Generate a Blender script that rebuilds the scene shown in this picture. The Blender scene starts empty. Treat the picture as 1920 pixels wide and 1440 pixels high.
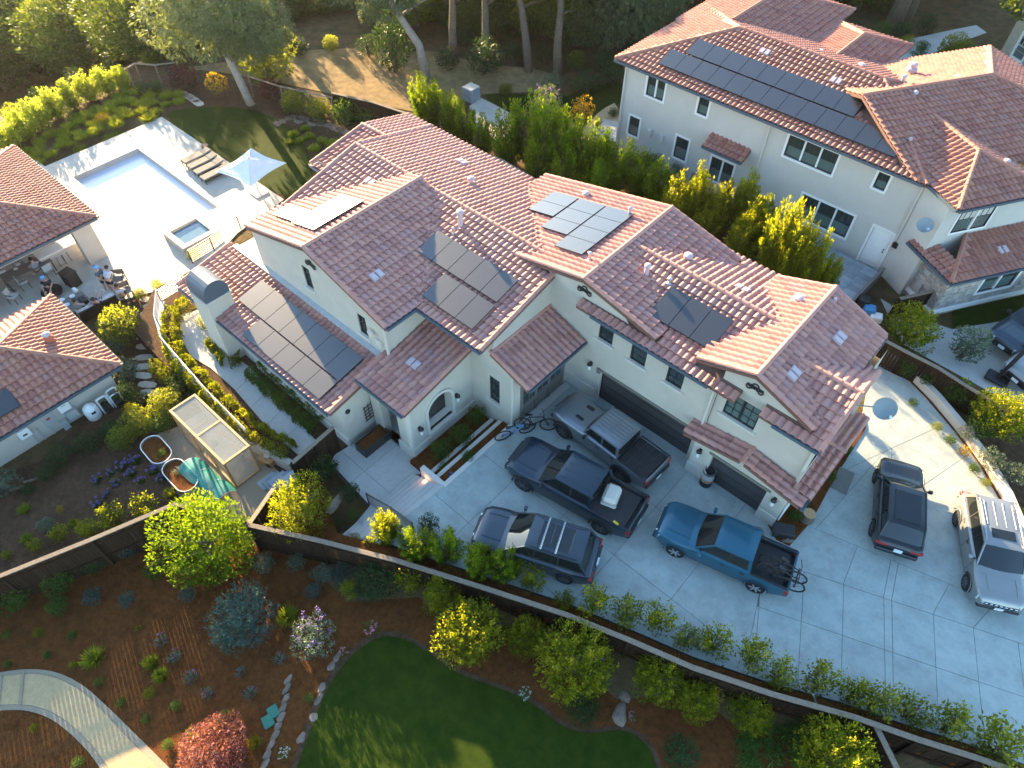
import bpy, bmesh, math, random
import numpy as np
from mathutils import Vector, Matrix, Quaternion
SC = bpy.context.scene
COL = SC.collection
PI = math.pi
# ------------------------------------------------------------------ camera, sky, sun, exposure
CAMH = 25.5
FPX = 1330.14
def _rot():
    yaw, pitch, roll = math.radians(131.4487), math.radians(50.5575), math.radians(-0.6774)
    f = Vector((math.cos(yaw)*math.cos(pitch), math.sin(yaw)*math.cos(pitch), -math.sin(pitch)))
    r = Vector((math.sin(yaw), -math.cos(yaw), 0)); d = f.cross(r)
    c, s = math.cos(roll), math.sin(roll)
    return c*r+s*d, -s*r+c*d, f
CR, CD, CF = _rot()
cam = bpy.data.cameras.new('camera'); camo = bpy.data.objects.new('camera', cam); COL.objects.link(camo)
m = Matrix((( CR.x, -CD.x, -CF.x, 0), (CR.y, -CD.y, -CF.y, 0), (CR.z, -CD.z, -CF.z, CAMH), (0, 0, 0, 1)))
camo.matrix_world = m
cam.sensor_width = 36; cam.lens = 36*FPX/1920; cam.clip_end = 1500; cam.clip_start = 0.5
SC.camera = camo
SUN_EL, SUN_TRAVEL = 12.5, -16.0          # the sun stands low on the pool side; light travels to +X and a little -Y
W = bpy.data.worlds.new('World'); SC.world = W; W.use_nodes = True
nt = W.node_tree; bg = nt.nodes['Background']
sky = nt.nodes.new('ShaderNodeTexSky'); sky.sky_type = 'NISHITA'; sky.sun_disc = False
sky.sun_elevation = math.radians(SUN_EL); sky.sun_rotation = math.radians(SUN_TRAVEL+180-90)*-1
sky.air_density = 1.0; sky.dust_density = 0.6; sky.ozone_density = 2.5
tn = nt.nodes.new('ShaderNodeMix'); tn.data_type = 'RGBA'; tn.blend_type = 'MULTIPLY'; tn.inputs[0].default_value = 1; tn.inputs[7].default_value = (.95, .985, .95, 1)
nt.links.new(sky.outputs[0], tn.inputs[6]); nt.links.new(tn.outputs[2], bg.inputs[0]); bg.inputs[1].default_value = 0.12
sl = bpy.data.lights.new('sun', 'SUN'); sl.energy = 5.0; sl.angle = math.radians(0.6); sl.color = (1.0, 0.74, 0.42)
so = bpy.data.objects.new('sun', sl); COL.objects.link(so)
e, t = math.radians(SUN_EL), math.radians(SUN_TRAVEL)
SUND = Vector((math.cos(e)*math.cos(t), math.cos(e)*math.sin(t), -math.sin(e)))
so.rotation_euler = SUND.to_track_quat('-Z', 'Y').to_euler(); so.location = (-60, 20, 40)
SC.view_settings.view_transform = 'Standard'; SC.view_settings.look = 'None'
SC.view_settings.exposure = 2.85; SC.view_settings.gamma = 1.0; SC.view_settings.use_curve_mapping = False
# ------------------------------------------------------------------ measuring helpers
def at(px, py, z=0.0):
    "point at height z seen at photo pixel (px,py) - used to survey positions"
    d = CR*((px-960)/FPX)+CD*((py-720)/FPX)+CF
    k = (z-CAMH)/d.z
    return Vector((d.x*k, d.y*k, z))
def mpp(p):
    "metres per photo pixel at a point"
    return (Vector(p)-Vector((0, 0, CAMH))).dot(CF)/FPX
def sst(a, b, x):
    u = min(1, max(0, (x-a)/(b-a))); return u*u*(3-2*u)
def lerp(a, b, u): return a+(b-a)*u
def pw(xs, ys, x): return float(np.interp(x, xs, ys))
# ------------------------------------------------------------------ mesh builder
class MB:
    def __init__(s): s.v = []; s.f = []; s.m = []; s.t = []
    def add(s, vs, fs, m=0, t=0.5):
        o = len(s.v); s.v.extend([tuple(p) for p in vs])
        for f in fs: s.f.append([o+i for i in f]); s.m.append(m); s.t.append(t)
        return s
    def quad(s, a, b, c, d, m=0, t=.5): return s.add([a, b, c, d], [(0, 1, 2, 3)], m, t)
    def box(s, x0, y0, z0, x1, y1, z1, m=0, t=.5):
        x0, x1 = sorted((x0, x1)); y0, y1 = sorted((y0, y1)); z0, z1 = sorted((z0, z1))
        return s.add([(x0,y0,z0),(x1,y0,z0),(x1,y1,z0),(x0,y1,z0),(x0,y0,z1),(x1,y0,z1),(x1,y1,z1),(x0,y1,z1)],
            [(0,3,2,1),(4,5,6,7),(0,1,5,4),(1,2,6,5),(2,3,7,6),(3,0,4,7)], m, t)
    def bbox(s, x0, y0, z0, x1, y1, z1, b=.02, m=0, t=.5):
        "box with chamfered edges"
        x0, x1 = sorted((x0, x1)); y0, y1 = sorted((y0, y1)); z0, z1 = sorted((z0, z1))
        b = min(b, (x1-x0)*.45, (y1-y0)*.45, (z1-z0)*.45)
        vs = []; idx = {}
        for ix, x in enumerate((x0, x1)):
            for iy, y in enumerate((y0, y1)):
                for iz, z in enumerate((z0, z1)):
                    sx = b if ix == 0 else -b; sy = b if iy == 0 else -b; sz = b if iz == 0 else -b
                    for k, p in enumerate(((x, y+sy, z+sz), (x+sx, y, z+sz), (x+sx, y+sy, z))):
                        idx[(ix, iy, iz, k)] = len(vs); vs.append(p)
        I = lambda a, b_, c, k: idx[(a, b_, c, k)]
        F = [(I(0,0,0,0),I(0,0,1,0),I(0,1,1,0),I(0,1,0,0)),(I(1,0,0,0),I(1,1,0,0),I(1,1,1,0),I(1,0,1,0)),
             (I(0,0,0,1),I(1,0,0,1),I(1,0,1,1),I(0,0,1,1)),(I(0,1,0,1),I(0,1,1,1),I(1,1,1,1),I(1,1,0,1)),
             (I(0,0,0,2),I(0,1,0,2),I(1,1,0,2),I(1,0,0,2)),(I(0,0,1,2),I(1,0,1,2),I(1,1,1,2),I(0,1,1,2))]
        for a in (0, 1):
            for b_ in (0, 1):
                F += [(I(a,b_,0,0),I(a,b_,0,1),I(a,b_,1,1),I(a,b_,1,0)), (I(a,0,b_,0),I(a,0,b_,2),I(a,1,b_,2),I(a,1,b_,0)), (I(0,a,b_,1),I(0,a,b_,2),I(1,a,b_,2),I(1,a,b_,1))]
                for c in (0, 1): F.append((I(a,b_,c,0),I(a,b_,c,1),I(a,b_,c,2)))
        return s.add(vs, F, m, t)
    def obox(s, c, ax, ay, az, m=0, t=.5):
        c, ax, ay, az = Vector(c), Vector(ax), Vector(ay), Vector(az)
        vs = [c+ax*i+ay*j+az*k for k in (-1, 1) for j in (-1, 1) for i in (-1, 1)]
        return s.add(vs, [(0,2,3,1),(4,5,7,6),(0,1,5,4),(1,3,7,5),(3,2,6,7),(2,0,4,6)], m, t)
    def bar(s, a, b, w, h=None, m=0, t=.5, up=(0, 0, 1)):
        "rectangular bar from a to b"
        a, b = Vector(a), Vector(b); h = w if h is None else h
        d = (b-a); L = d.length; d = d/L; u = Vector(up)
        if abs(d.dot(u)) > .98: u = Vector((1, 0, 0))
        sx = d.cross(u).normalized(); sz = sx.cross(d).normalized()
        return s.obox((a+b)/2, d*L/2, sx*w/2, sz*h/2, m, t)
    def prism(s, poly, z0, z1, m=0, ms=None, t=.5):
        n = len(poly); ar = sum(poly[i][0]*poly[(i+1) % n][1]-poly[(i+1) % n][0]*poly[i][1] for i in range(n))
        P = list(poly) if ar > 0 else list(reversed(poly))
        f0 = z0 if callable(z0) else (lambda x, y: z0); f1 = z1 if callable(z1) else (lambda x, y: z1)
        vs = [(p[0], p[1], f0(p[0], p[1])) for p in P]+[(p[0], p[1], f1(p[0], p[1])) for p in P]
        s.add(vs, [tuple(range(n, 2*n))], m, t)
        o = len(s.v)-2*n; ms = m if ms is None else ms
        for i in range(n):
            j = (i+1) % n; s.f.append([o+i, o+j, o+n+j, o+n+i]); s.m.append(ms); s.t.append(t)
        s.f.append([o+i for i in reversed(range(n))]); s.m.append(ms); s.t.append(t)
        return s
    def tube(s, pts, r, n=6, m=0, closed=False, cap=True, t=.5):
        P = [Vector(p) for p in pts]; k = len(P); R = r if isinstance(r, (list, tuple)) else [r]*k
        o = len(s.v); ref = None
        for i in range(k):
            if closed: d = P[(i+1) % k]-P[i-1]
            else: d = P[min(i+1, k-1)]-P[max(i-1, 0)]
            d.normalize()
            if ref is None: ref = Vector((0, 0, 1)) if abs(d.z) < .9 else Vector((1, 0, 0))
            a = d.cross(ref)
            if a.length < 1e-5: a = d.cross(Vector((0, 1, 0)))
            a.normalize(); b = d.cross(a); ref = -b
            for j in range(n):
                w = 2*PI*j/n; q = P[i]+(a*math.cos(w)+b*math.sin(w))*R[i]; s.v.append(tuple(q))
        for i in range(k if closed else k-1):
            for j in range(n):
                i2 = (i+1) % k; j2 = (j+1) % n
                s.f.append([o+i*n+j, o+i*n+j2, o+i2*n+j2, o+i2*n+j]); s.m.append(m); s.t.append(t)
        if cap and not closed:
            s.f.append([o+j for j in reversed(range(n))]); s.m.append(m); s.t.append(t)
            s.f.append([o+(k-1)*n+j for j in range(n)]); s.m.append(m); s.t.append(t)
        return s
    def lathe(s, prof, c=(0, 0, 0), n=16, m=0, axis='z', cap=True, t=.5):
        o = len(s.v); k = len(prof); c = Vector(c)
        for (r, z) in prof:
            for j in range(n):
                w = 2*PI*j/n; a, b = r*math.cos(w), r*math.sin(w)
                q = {'z': (a, b, z), 'y': (a, z, -b), 'x': (z, a, b)}[axis]
                s.v.append(tuple(c+Vector(q)))
        for i in range(k-1):
            for j in range(n):
                j2 = (j+1) % n; s.f.append([o+i*n+j, o+i*n+j2, o+(i+1)*n+j2, o+(i+1)*n+j]); s.m.append(m); s.t.append(t)
        if cap:
            s.f.append([o+j for j in reversed(range(n))]); s.m.append(m); s.t.append(t)
            s.f.append([o+(k-1)*n+j for j in range(n)]); s.m.append(m); s.t.append(t)
        return s
    def surf(s, G, m=0, t=.5, closed_u=False):
        "grid of points G[i][j]"
        o = len(s.v); nu = len(G); nv = len(G[0])
        for row in G: s.v.extend([tuple(p) for p in row])
        for i in range(nu-1 if not closed_u else nu):
            for j in range(nv-1):
                i2 = (i+1) % nu
                s.f.append([o+i*nv+j, o+i2*nv+j, o+i2*nv+j+1, o+i*nv+j+1]); s.m.append(m); s.t.append(t)
        return s
    def mesh(s, name, mats, off=None, smooth=False):
        me = bpy.data.meshes.new(name)
        v = s.v if off is None else [(a-off[0], b-off[1], c-off[2]) for a, b, c in s.v]
        me.from_pydata(v, [], s.f)
        for mt in mats: me.materials.append(mt)
        if len(mats) > 1: me.polygons.foreach_set('material_index', s.m)
        if any(x != .5 for x in s.t):
            at_ = me.attributes.new('tint', 'FLOAT', 'FACE'); at_.data.foreach_set('value', s.t)
        if smooth is True: me.polygons.foreach_set('use_smooth', [True]*len(me.polygons))
        me.update()
        if isinstance(smooth, float): me.set_sharp_from_angle(angle=math.radians(smooth)); me.polygons.foreach_set('use_smooth', [True]*len(me.polygons))
        return me
WLOC = {}
def link(o, parent=None):
    COL.objects.link(o)
    if parent is not None: o.parent = parent
    return o
def obj(name, mb, mats, parent=None, world=False, smooth=False, loc=None):
    "ONE mesh object; with world=True the builder's coordinates are world ones and the parent's place is taken off"
    if not isinstance(mats, (list, tuple)): mats = [mats]
    off = None
    if world and parent is not None: off = WLOC.get(parent.name, (0, 0, 0))
    if world and parent is None and loc is not None: off = loc
    me = mb if isinstance(mb, bpy.types.Mesh) else mb.mesh(name, mats, off, smooth)
    o = bpy.data.objects.new(name, me); link(o, parent)
    if world and parent is not None: WLOC[o.name] = off
    if loc is not None: o.location = loc
    return o
def tag(o, label=None, cat=None, group=None, kind=None):
    if label: o['label'] = label
    if cat: o['category'] = cat
    if group: o['group'] = group
    if kind: o['kind'] = kind
    return o
def thing(name, label, cat, loc=(0, 0, 0), rotz=0.0, group=None):
    o = bpy.data.objects.new(name, None); o.empty_display_size = .2; COL.objects.link(o)
    o.location = loc; o.rotation_euler = (0, 0, rotz); WLOC[o.name] = tuple(loc)
    return tag(o, label, cat, group)
def struct(name, mb, mats, smooth=False, kind='structure'):
    return tag(obj(name, mb, mats, smooth=smooth), kind=kind)
def dup(root, loc=None, rotz=None, label=None, group=None, scale=None):
    def cp(o, par):
        c = o.copy(); COL.objects.link(c)
        if par is not None: c.parent = par
        for ch in list(o.children): cp(ch, c)
        return c
    r = cp(root, None)
    if loc is not None: r.location = loc
    if rotz is not None: r.rotation_euler = (0, 0, rotz)
    if scale is not None: r.scale = scale if isinstance(scale, (tuple, list)) else (scale,)*3
    if label: r['label'] = label
    if group: r['group'] = group
    return r
RNG = random.Random(7)
# ------------------------------------------------------------------ materials
def _new(name):
    m = bpy.data.materials.new(name); m.use_nodes = True
    n = m.node_tree; b = n.nodes['Principled BSDF']; return m, n, b
def rgb(c): return (c[0], c[1], c[2], 1.0)
def mat(name, c, rough=.6, metal=0.0, var=0.0, vscale=3.0, c2=None, bump=0.0, bscale=40.0, coat=0.0, spec=.5, tint=None, world=True, detail=4.0, emit=None, stain=0.0, trans=0.0, alpha=1.0, rnd=0.0):
    """plain surface: noise between c and c2 (or a darker/lighter c), optional per-face tint, bump, coat"""
    m, n, b = _new(name); L = n.links
    b.inputs['Roughness'].default_value = rough; b.inputs['Metallic'].default_value = metal
    b.inputs['Coat Weight'].default_value = coat; b.inputs['Coat Roughness'].default_value = .04
    b.inputs['Specular IOR Level'].default_value = spec
    b.inputs['Transmission Weight'].default_value = trans; b.inputs['Alpha'].default_value = alpha
    if world:
        tc = n.nodes.new('ShaderNodeNewGeometry'); vec = tc.outputs['Position']
    else:
        tc = n.nodes.new('ShaderNodeTexCoord'); vec = tc.outputs['Object']
    col = None
    if var or c2:
        nz = n.nodes.new('ShaderNodeTexNoise'); nz.inputs['Scale'].default_value = vscale; nz.inputs['Detail'].default_value = detail
        nz.inputs['Roughness'].default_value = .65
        L.new(vec, nz.inputs['Vector'])
        r = n.nodes.new('ShaderNodeValToRGB'); r.color_ramp.elements[0].position = .3; r.color_ramp.elements[1].position = .7
        a = c if c2 else tuple(x*(1-var) for x in c); d = c2 if c2 else tuple(min(1, x*(1+var)) for x in c)
        r.color_ramp.elements[0].color = rgb(a); r.color_ramp.elements[1].color = rgb(d)
        L.new(nz.outputs[0], r.inputs[0]); col = r.outputs[0]
    if stain:
        n2 = n.nodes.new('ShaderNodeTexNoise'); n2.inputs['Scale'].default_value = vscale*.21; n2.inputs['Detail'].default_value = 7; n2.inputs['Roughness'].default_value = .7
        L.new(vec, n2.inputs['Vector'])
        r2 = n.nodes.new('ShaderNodeValToRGB'); r2.color_ramp.elements[0].position = .36; r2.color_ramp.elements[1].position = .6
        r2.color_ramp.elements[0].color = rgb((1-stain,)*3); r2.color_ramp.elements[1].color = (1, 1, 1, 1)
        L.new(n2.outputs[0], r2.inputs[0])
        mx = n.nodes.new('ShaderNodeMix'); mx.data_type = 'RGBA'; mx.blend_type = 'MULTIPLY'; mx.inputs[0].default_value = 1
        if col: L.new(col, mx.inputs[6])
        else: mx.inputs[6].default_value = rgb(c)
        L.new(r2.outputs[0], mx.inputs[7]); col = mx.outputs[2]
    if tint:
        an = n.nodes.new('ShaderNodeAttribute'); an.attribute_name = 'tint'
        r3 = n.nodes.new('ShaderNodeValToRGB'); els = r3.color_ramp.elements
        for i, (p, cc) in enumerate(tint):
            e_ = els[i] if i < 2 else els.new(p)
            e_.position = p; e_.color = rgb(cc)
        L.new(an.outputs['Fac'], r3.inputs[0])
        if col:
            mx = n.nodes.new('ShaderNodeMix'); mx.data_type = 'RGBA'; mx.blend_type = 'MULTIPLY'; mx.inputs[0].default_value = 1
            L.new(r3.outputs[0], mx.inputs[6]); L.new(col, mx.inputs[7]); col = mx.outputs[2]
        else: col = r3.outputs[0]
    if rnd:
        oi = n.nodes.new('ShaderNodeObjectInfo'); mr = n.nodes.new('ShaderNodeMapRange')
        mr.inputs[3].default_value = 1-rnd; mr.inputs[4].default_value = 1+rnd
        L.new(oi.outputs['Random'], mr.inputs[0])
        mx = n.nodes.new('ShaderNodeVectorMath'); mx.operation = 'SCALE'
        if col: L.new(col, mx.inputs[0])
        else: mx.inputs[0].default_value = c
        L.new(mr.outputs[0], mx.inputs['Scale']); col = mx.outputs[0]
    if col: L.new(col, b.inputs['Base Color'])
    else: b.inputs['Base Color'].default_value = rgb(c)
    if bump:
        nb = n.nodes.new('ShaderNodeTexNoise'); nb.inputs['Scale'].default_value = bscale; nb.inputs['Detail'].default_value = 5
        L.new(vec, nb.inputs['Vector'])
        bp = n.nodes.new('ShaderNodeBump'); bp.inputs['Strength'].default_value = bump; bp.inputs['Distance'].default_value = .05
        L.new(nb.outputs[0], bp.inputs['Height']); L.new(bp.outputs[0], b.inputs['Normal'])
    if emit:
        b.inputs['Emission Color'].default_value = rgb(emit[0]); b.inputs['Emission Strength'].default_value = emit[1]
    return m
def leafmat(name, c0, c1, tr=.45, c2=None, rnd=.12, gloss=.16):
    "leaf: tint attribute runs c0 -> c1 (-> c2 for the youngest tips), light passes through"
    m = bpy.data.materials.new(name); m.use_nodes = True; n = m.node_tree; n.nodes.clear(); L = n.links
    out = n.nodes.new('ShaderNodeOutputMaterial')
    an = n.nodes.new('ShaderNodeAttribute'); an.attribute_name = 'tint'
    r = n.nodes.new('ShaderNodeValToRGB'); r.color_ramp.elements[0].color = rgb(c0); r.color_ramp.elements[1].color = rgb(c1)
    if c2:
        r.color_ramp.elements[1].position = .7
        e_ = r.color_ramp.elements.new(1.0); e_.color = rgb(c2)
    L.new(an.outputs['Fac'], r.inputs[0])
    oi = n.nodes.new('ShaderNodeObjectInfo'); mr = n.nodes.new('ShaderNodeMapRange'); mr.inputs[3].default_value = 1-rnd; mr.inputs[4].default_value = 1+rnd
    L.new(oi.outputs['Random'], mr.inputs[0])
    sc = n.nodes.new('ShaderNodeVectorMath'); sc.operation = 'SCALE'; L.new(r.outputs[0], sc.inputs[0]); L.new(mr.outputs[0], sc.inputs['Scale'])
    d = n.nodes.new('ShaderNodeBsdfPrincipled'); d.inputs['Roughness'].default_value = .5; d.inputs['Specular IOR Level'].default_value = gloss
    L.new(sc.outputs[0], d.inputs['Base Color'])
    tr_ = n.nodes.new('ShaderNodeBsdfTranslucent')
    hs = n.nodes.new('ShaderNodeMix'); hs.data_type = 'RGBA'; hs.blend_type = 'MULTIPLY'; hs.inputs[0].default_value = 1; hs.inputs[7].default_value = (1.5, 1.35, .5, 1)
    L.new(sc.outputs[0], hs.inputs[6]); L.new(hs.outputs[2], tr_.inputs['Color'])
    mx = n.nodes.new('ShaderNodeMixShader'); mx.inputs[0].default_value = tr
    L.new(d.outputs[0], mx.inputs[1]); L.new(tr_.outputs[0], mx.inputs[2]); L.new(mx.outputs[0], out.inputs[0])
    return m
M = {}
M['stucco'] = mat('stucco_cream', (.50, .445, .37), .9, var=.06, vscale=1.2, bump=.25, bscale=60)
M['stucco_trim'] = mat('stucco_trim', (.56, .51, .44), .85, bump=.15, bscale=60)
M['stucco_n'] = mat('stucco_pale', (.52, .485, .43), .9, var=.05, vscale=1.0, bump=.25, bscale=60)
M['white'] = mat('white_paint', (.78, .76, .72), .55)
TT = [(0, (.37, .165, .135)), (.4, (.45, .20, .155)), (.75, (.51, .245, .185)), (1, (.42, .21, .185))]
M['tile'] = mat('roof_tile', (.95, .95, .95), .78, var=.12, vscale=9, tint=TT, bump=.2, bscale=50)
TN = [(0, (.31, .115, .085)), (.4, (.37, .145, .10)), (.75, (.42, .18, .12)), (1, (.35, .16, .125))]
M['tile_n'] = mat('roof_tile_red', (.95, .95, .95), .78, var=.12, vscale=9, tint=TN, bump=.2, bscale=50)
M['deck'] = mat('roof_underlay', (.16, .08, .06), .9)
M['gutter'] = mat('gutter_slate', (.075, .10, .125), .45)
M['ventgrey'] = mat('vent_mauve', (.46, .36, .37), .7, var=.08, vscale=8)
M['pipe'] = mat('galvanised_metal', (.55, .56, .57), .35, metal=.8)
M['lead'] = mat('flashing', (.40, .40, .40), .5, var=.1)
M['frame'] = mat('dark_window_frame', (.022, .022, .024), .45)
M['taupe'] = mat('taupe_joinery', (.17, .15, .13), .55)
M['glass'] = mat('window_glass', (.03, .045, .045), .04, spec=.8)
M['glass2'] = mat('window_glass_blind', (.10, .14, .13), .08, spec=.7)
M['garage'] = mat('garage_door', (.055, .05, .05), .5)
M['void'] = mat('dark_interior', (.02, .018, .016), .9)
M['bronze'] = mat('bronze_fixture', (.03, .03, .03), .4, metal=.6)
M['lampglass'] = mat('lantern_glass', (.75, .76, .74), .15)
M['solar'] = mat('solar_cell', (.014, .014, .017), .33, spec=1.0, coat=.5)
M['solarline'] = mat('solar_frame', (.025, .025, .03), .35, metal=.3)
M['clip'] = mat('panel_clip', (.5, .5, .5), .3, metal=.8)
M['concrete'] = mat('driveway_concrete', (.36, .395, .365), .8, var=.05, vscale=6, stain=.22, bump=.06, bscale=90, rnd=.04)
M['joint'] = mat('joint_filler', (.15, .15, .14), .95)
M['concrete2'] = mat('path_concrete', (.44, .42, .385), .82, var=.06, vscale=6, stain=.12, bump=.06, bscale=90, rnd=.03)
M['pooldeck'] = mat('pool_deck_stone', (.50, .445, .37), .8, var=.09, vscale=2, stain=.16, bump=.05, rnd=.06)
M['poolstuc'] = mat('retaining_stucco', (.50, .45, .385), .9, var=.05, bump=.2)
M['water'] = mat('pale_pool_cover', (.60, .60, .65), .22, spec=.6, var=.03, vscale=.7)
M['water2'] = mat('spa_water', (.10, .17, .20), .03, spec=.8)
M['mulch'] = mat('brown_mulch', (.17, .060, .018), .95, c2=(.085, .031, .010), vscale=5, bump=1.0, bscale=22, stain=.25, spec=.06)
M['mulch2'] = mat('grey_brown_mulch', (.125, .072, .04), .95, c2=(.06, .036, .022), vscale=6, bump=1.0, bscale=22, stain=.25, spec=.06)
M['forest'] = mat('forest_floor', (.14, .09, .045), .95, c2=(.06, .045, .02), vscale=1.2, bump=1.0, bscale=10, spec=.06)
M['drygrass'] = mat('dry_grass_slope', (.34, .24, .115), .95, c2=(.20, .135, .07), vscale=1.6, bump=.9, bscale=18, stain=.25, spec=.06)
M['lawn'] = mat('lawn', (.016, .032, .003), .9, c2=(.034, .052, .005), vscale=2.2, bump=.9, bscale=45, spec=.06)
M['granite'] = mat('decomposed_granite', (.54, .375, .20), .92, c2=(.43, .30, .16), vscale=7, bump=.35, bscale=60, spec=.06, stain=.12)
M['gravel'] = mat('pea_gravel', (.46, .36, .25), .9, c2=(.30, .235, .165), vscale=28, bump=1.0, bscale=55, spec=.06)
M['fence'] = mat('fence_board', (.032, .019, .012), .9, var=.25, vscale=12, bump=.4, bscale=40, rnd=.25, spec=.08)
M['fencecap'] = mat('weathered_cap', (.20, .16, .12), .85, var=.2, vscale=10, bump=.3, spec=.1)
M['wood'] = mat('cedar_timber', (.42, .23, .085), .6, var=.2, vscale=9, bump=.2)
M['black'] = mat('black_plastic', (.012, .012, .013), .55)
M['rubber'] = mat('tyre_rubber', (.014, .014, .015), .8)
M['chrome'] = mat('chrome', (.6, .6, .6), .15, metal=1)
M['alloy'] = mat('alloy_rim', (.5, .5, .52), .35, metal=.5)
M['darkalloy'] = mat('dark_rim', (.10, .10, .105), .4, metal=.4)
M['carglass'] = mat('car_glass', (.010, .013, .014), .03, spec=.6)
M['redlamp'] = mat('tail_lamp', (.35, .012, .012), .2)
M['clearlamp'] = mat('head_lamp', (.6, .62, .64), .12, metal=.3)
M['plate'] = mat('number_plate', (.72, .73, .74), .5)
M['liner'] = mat('bed_liner', (.014, .014, .016), .75, bump=.3, bscale=80)
def paint(name, c, metal=.35): return mat(name, c, .34, metal=metal, coat=.6, world=False)
M['p_navy'] = paint('paint_navy', (.005, .018, .033), .15); M['p_silver'] = paint('paint_silver', (.20, .22, .235), .6)
M['p_grey'] = paint('paint_graphite', (.035, .05, .065), .5); M['p_blue'] = paint('paint_teal_blue', (.008, .085, .135), .3)
M['p_black'] = paint('paint_black', (.004, .0045, .006), .1); M['p_white'] = paint('paint_warm_silver', (.26, .26, .25), .5)
M['fabric'] = mat('grey_cushion', (.17, .16, .14), .9, var=.1, vscale=9)
M['ltfabric'] = mat('pale_cushion', (.50, .49, .46), .9, var=.08, vscale=9)
M['umb'] = mat('umbrella_canvas', (.66, .66, .66), .85)
M['steel'] = mat('dark_steel', (.05, .05, .05), .45, metal=.5)
M['stone'] = mat('field_stone', (.20, .145, .11), .9, var=.25, vscale=5, bump=.6, bscale=20, rnd=.2, spec=.1)
M['veneer'] = mat('veneer_stone', (.47, .42, .37), .85, c2=(.30, .25, .21), vscale=5, bump=.8, bscale=14, rnd=.2)
M['slate'] = mat('slate_paver', (.20, .24, .27), .6, c2=(.32, .35, .37), vscale=2.0, bump=.2, rnd=.25)
M['flag'] = mat('stepping_flag', (.44, .36, .28), .85, var=.12, vscale=5, bump=.3, rnd=.1)
M['bark'] = mat('tree_bark', (.20, .145, .10), .9, c2=(.10, .07, .05), vscale=7, bump=.8, bscale=16)
M['palebark'] = mat('eucalyptus_bark', (.36, .31, .26), .85, c2=(.24, .19, .15), vscale=4, bump=.5, bscale=12)
M['skin'] = mat('skin', (.45, .27, .19), .6); M['hair'] = mat('dark_hair', (.02, .014, .01), .7)
M['net'] = mat('green_mesh_net', (.004, .30, .25), .6, alpha=.72, world=False)
M['greenlid'] = mat('green_lid', (.05, .16, .115), .7, spec=.2); M['orange'] = mat('orange_band', (.5, .16, .03), .5)
M['terracotta'] = mat('terracotta', (.35, .12, .07), .8); M['tan'] = mat('tan_plastic', (.50, .46, .39), .6)
M['shingle'] = mat('tan_shingle', (.40, .34, .235), .85, var=.12, vscale=6, bump=.4, bscale=16)
M['sheer'] = mat('greenhouse_film', (.55, .57, .52), .12, alpha=.18, spec=.7)
M['lettering'] = mat('pale_lettering', (.85, .86, .87), .5)
M['dish'] = mat('dish_grey', (.20, .235, .25), .5)
M['panelgrey'] = mat('utility_panel', (.42, .42, .40), .5, metal=.2); M['red'] = mat('red_sticker', (.45, .03, .03), .5)
M['blueitem'] = mat('blue_plastic', (.05, .22, .42), .5)
# leaves
LF = {}
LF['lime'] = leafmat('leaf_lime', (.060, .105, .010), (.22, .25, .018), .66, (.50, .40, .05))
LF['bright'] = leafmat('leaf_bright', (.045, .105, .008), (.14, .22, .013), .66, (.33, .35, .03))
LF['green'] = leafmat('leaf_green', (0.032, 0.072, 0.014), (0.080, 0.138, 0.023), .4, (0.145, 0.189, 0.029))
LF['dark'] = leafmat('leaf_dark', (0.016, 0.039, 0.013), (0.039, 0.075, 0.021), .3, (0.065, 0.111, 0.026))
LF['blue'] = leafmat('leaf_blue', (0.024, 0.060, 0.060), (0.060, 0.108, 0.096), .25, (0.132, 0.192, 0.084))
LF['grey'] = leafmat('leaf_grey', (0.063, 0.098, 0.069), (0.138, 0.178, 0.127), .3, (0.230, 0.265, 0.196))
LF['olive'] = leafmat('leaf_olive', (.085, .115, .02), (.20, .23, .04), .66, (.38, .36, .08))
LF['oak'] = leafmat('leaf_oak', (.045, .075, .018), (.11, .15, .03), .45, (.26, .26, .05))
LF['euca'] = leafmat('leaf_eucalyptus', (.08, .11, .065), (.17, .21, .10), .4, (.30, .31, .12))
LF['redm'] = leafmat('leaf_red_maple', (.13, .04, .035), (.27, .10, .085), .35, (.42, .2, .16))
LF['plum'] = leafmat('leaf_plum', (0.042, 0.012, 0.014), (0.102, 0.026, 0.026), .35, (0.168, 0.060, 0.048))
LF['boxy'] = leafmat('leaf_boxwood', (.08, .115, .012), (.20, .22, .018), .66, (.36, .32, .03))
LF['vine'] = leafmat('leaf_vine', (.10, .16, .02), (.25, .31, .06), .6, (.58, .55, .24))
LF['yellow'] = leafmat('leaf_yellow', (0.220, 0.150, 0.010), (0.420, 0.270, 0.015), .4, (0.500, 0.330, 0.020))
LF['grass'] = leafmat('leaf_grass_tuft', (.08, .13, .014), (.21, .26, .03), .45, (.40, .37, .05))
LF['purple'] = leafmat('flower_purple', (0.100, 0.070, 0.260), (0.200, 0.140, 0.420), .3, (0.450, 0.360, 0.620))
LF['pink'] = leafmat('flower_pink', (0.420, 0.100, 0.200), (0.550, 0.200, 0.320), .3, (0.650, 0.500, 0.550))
LF['whitef'] = leafmat('flower_white', (0.600, 0.600, 0.600), (0.700, 0.700, 0.680), .3)
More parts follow.
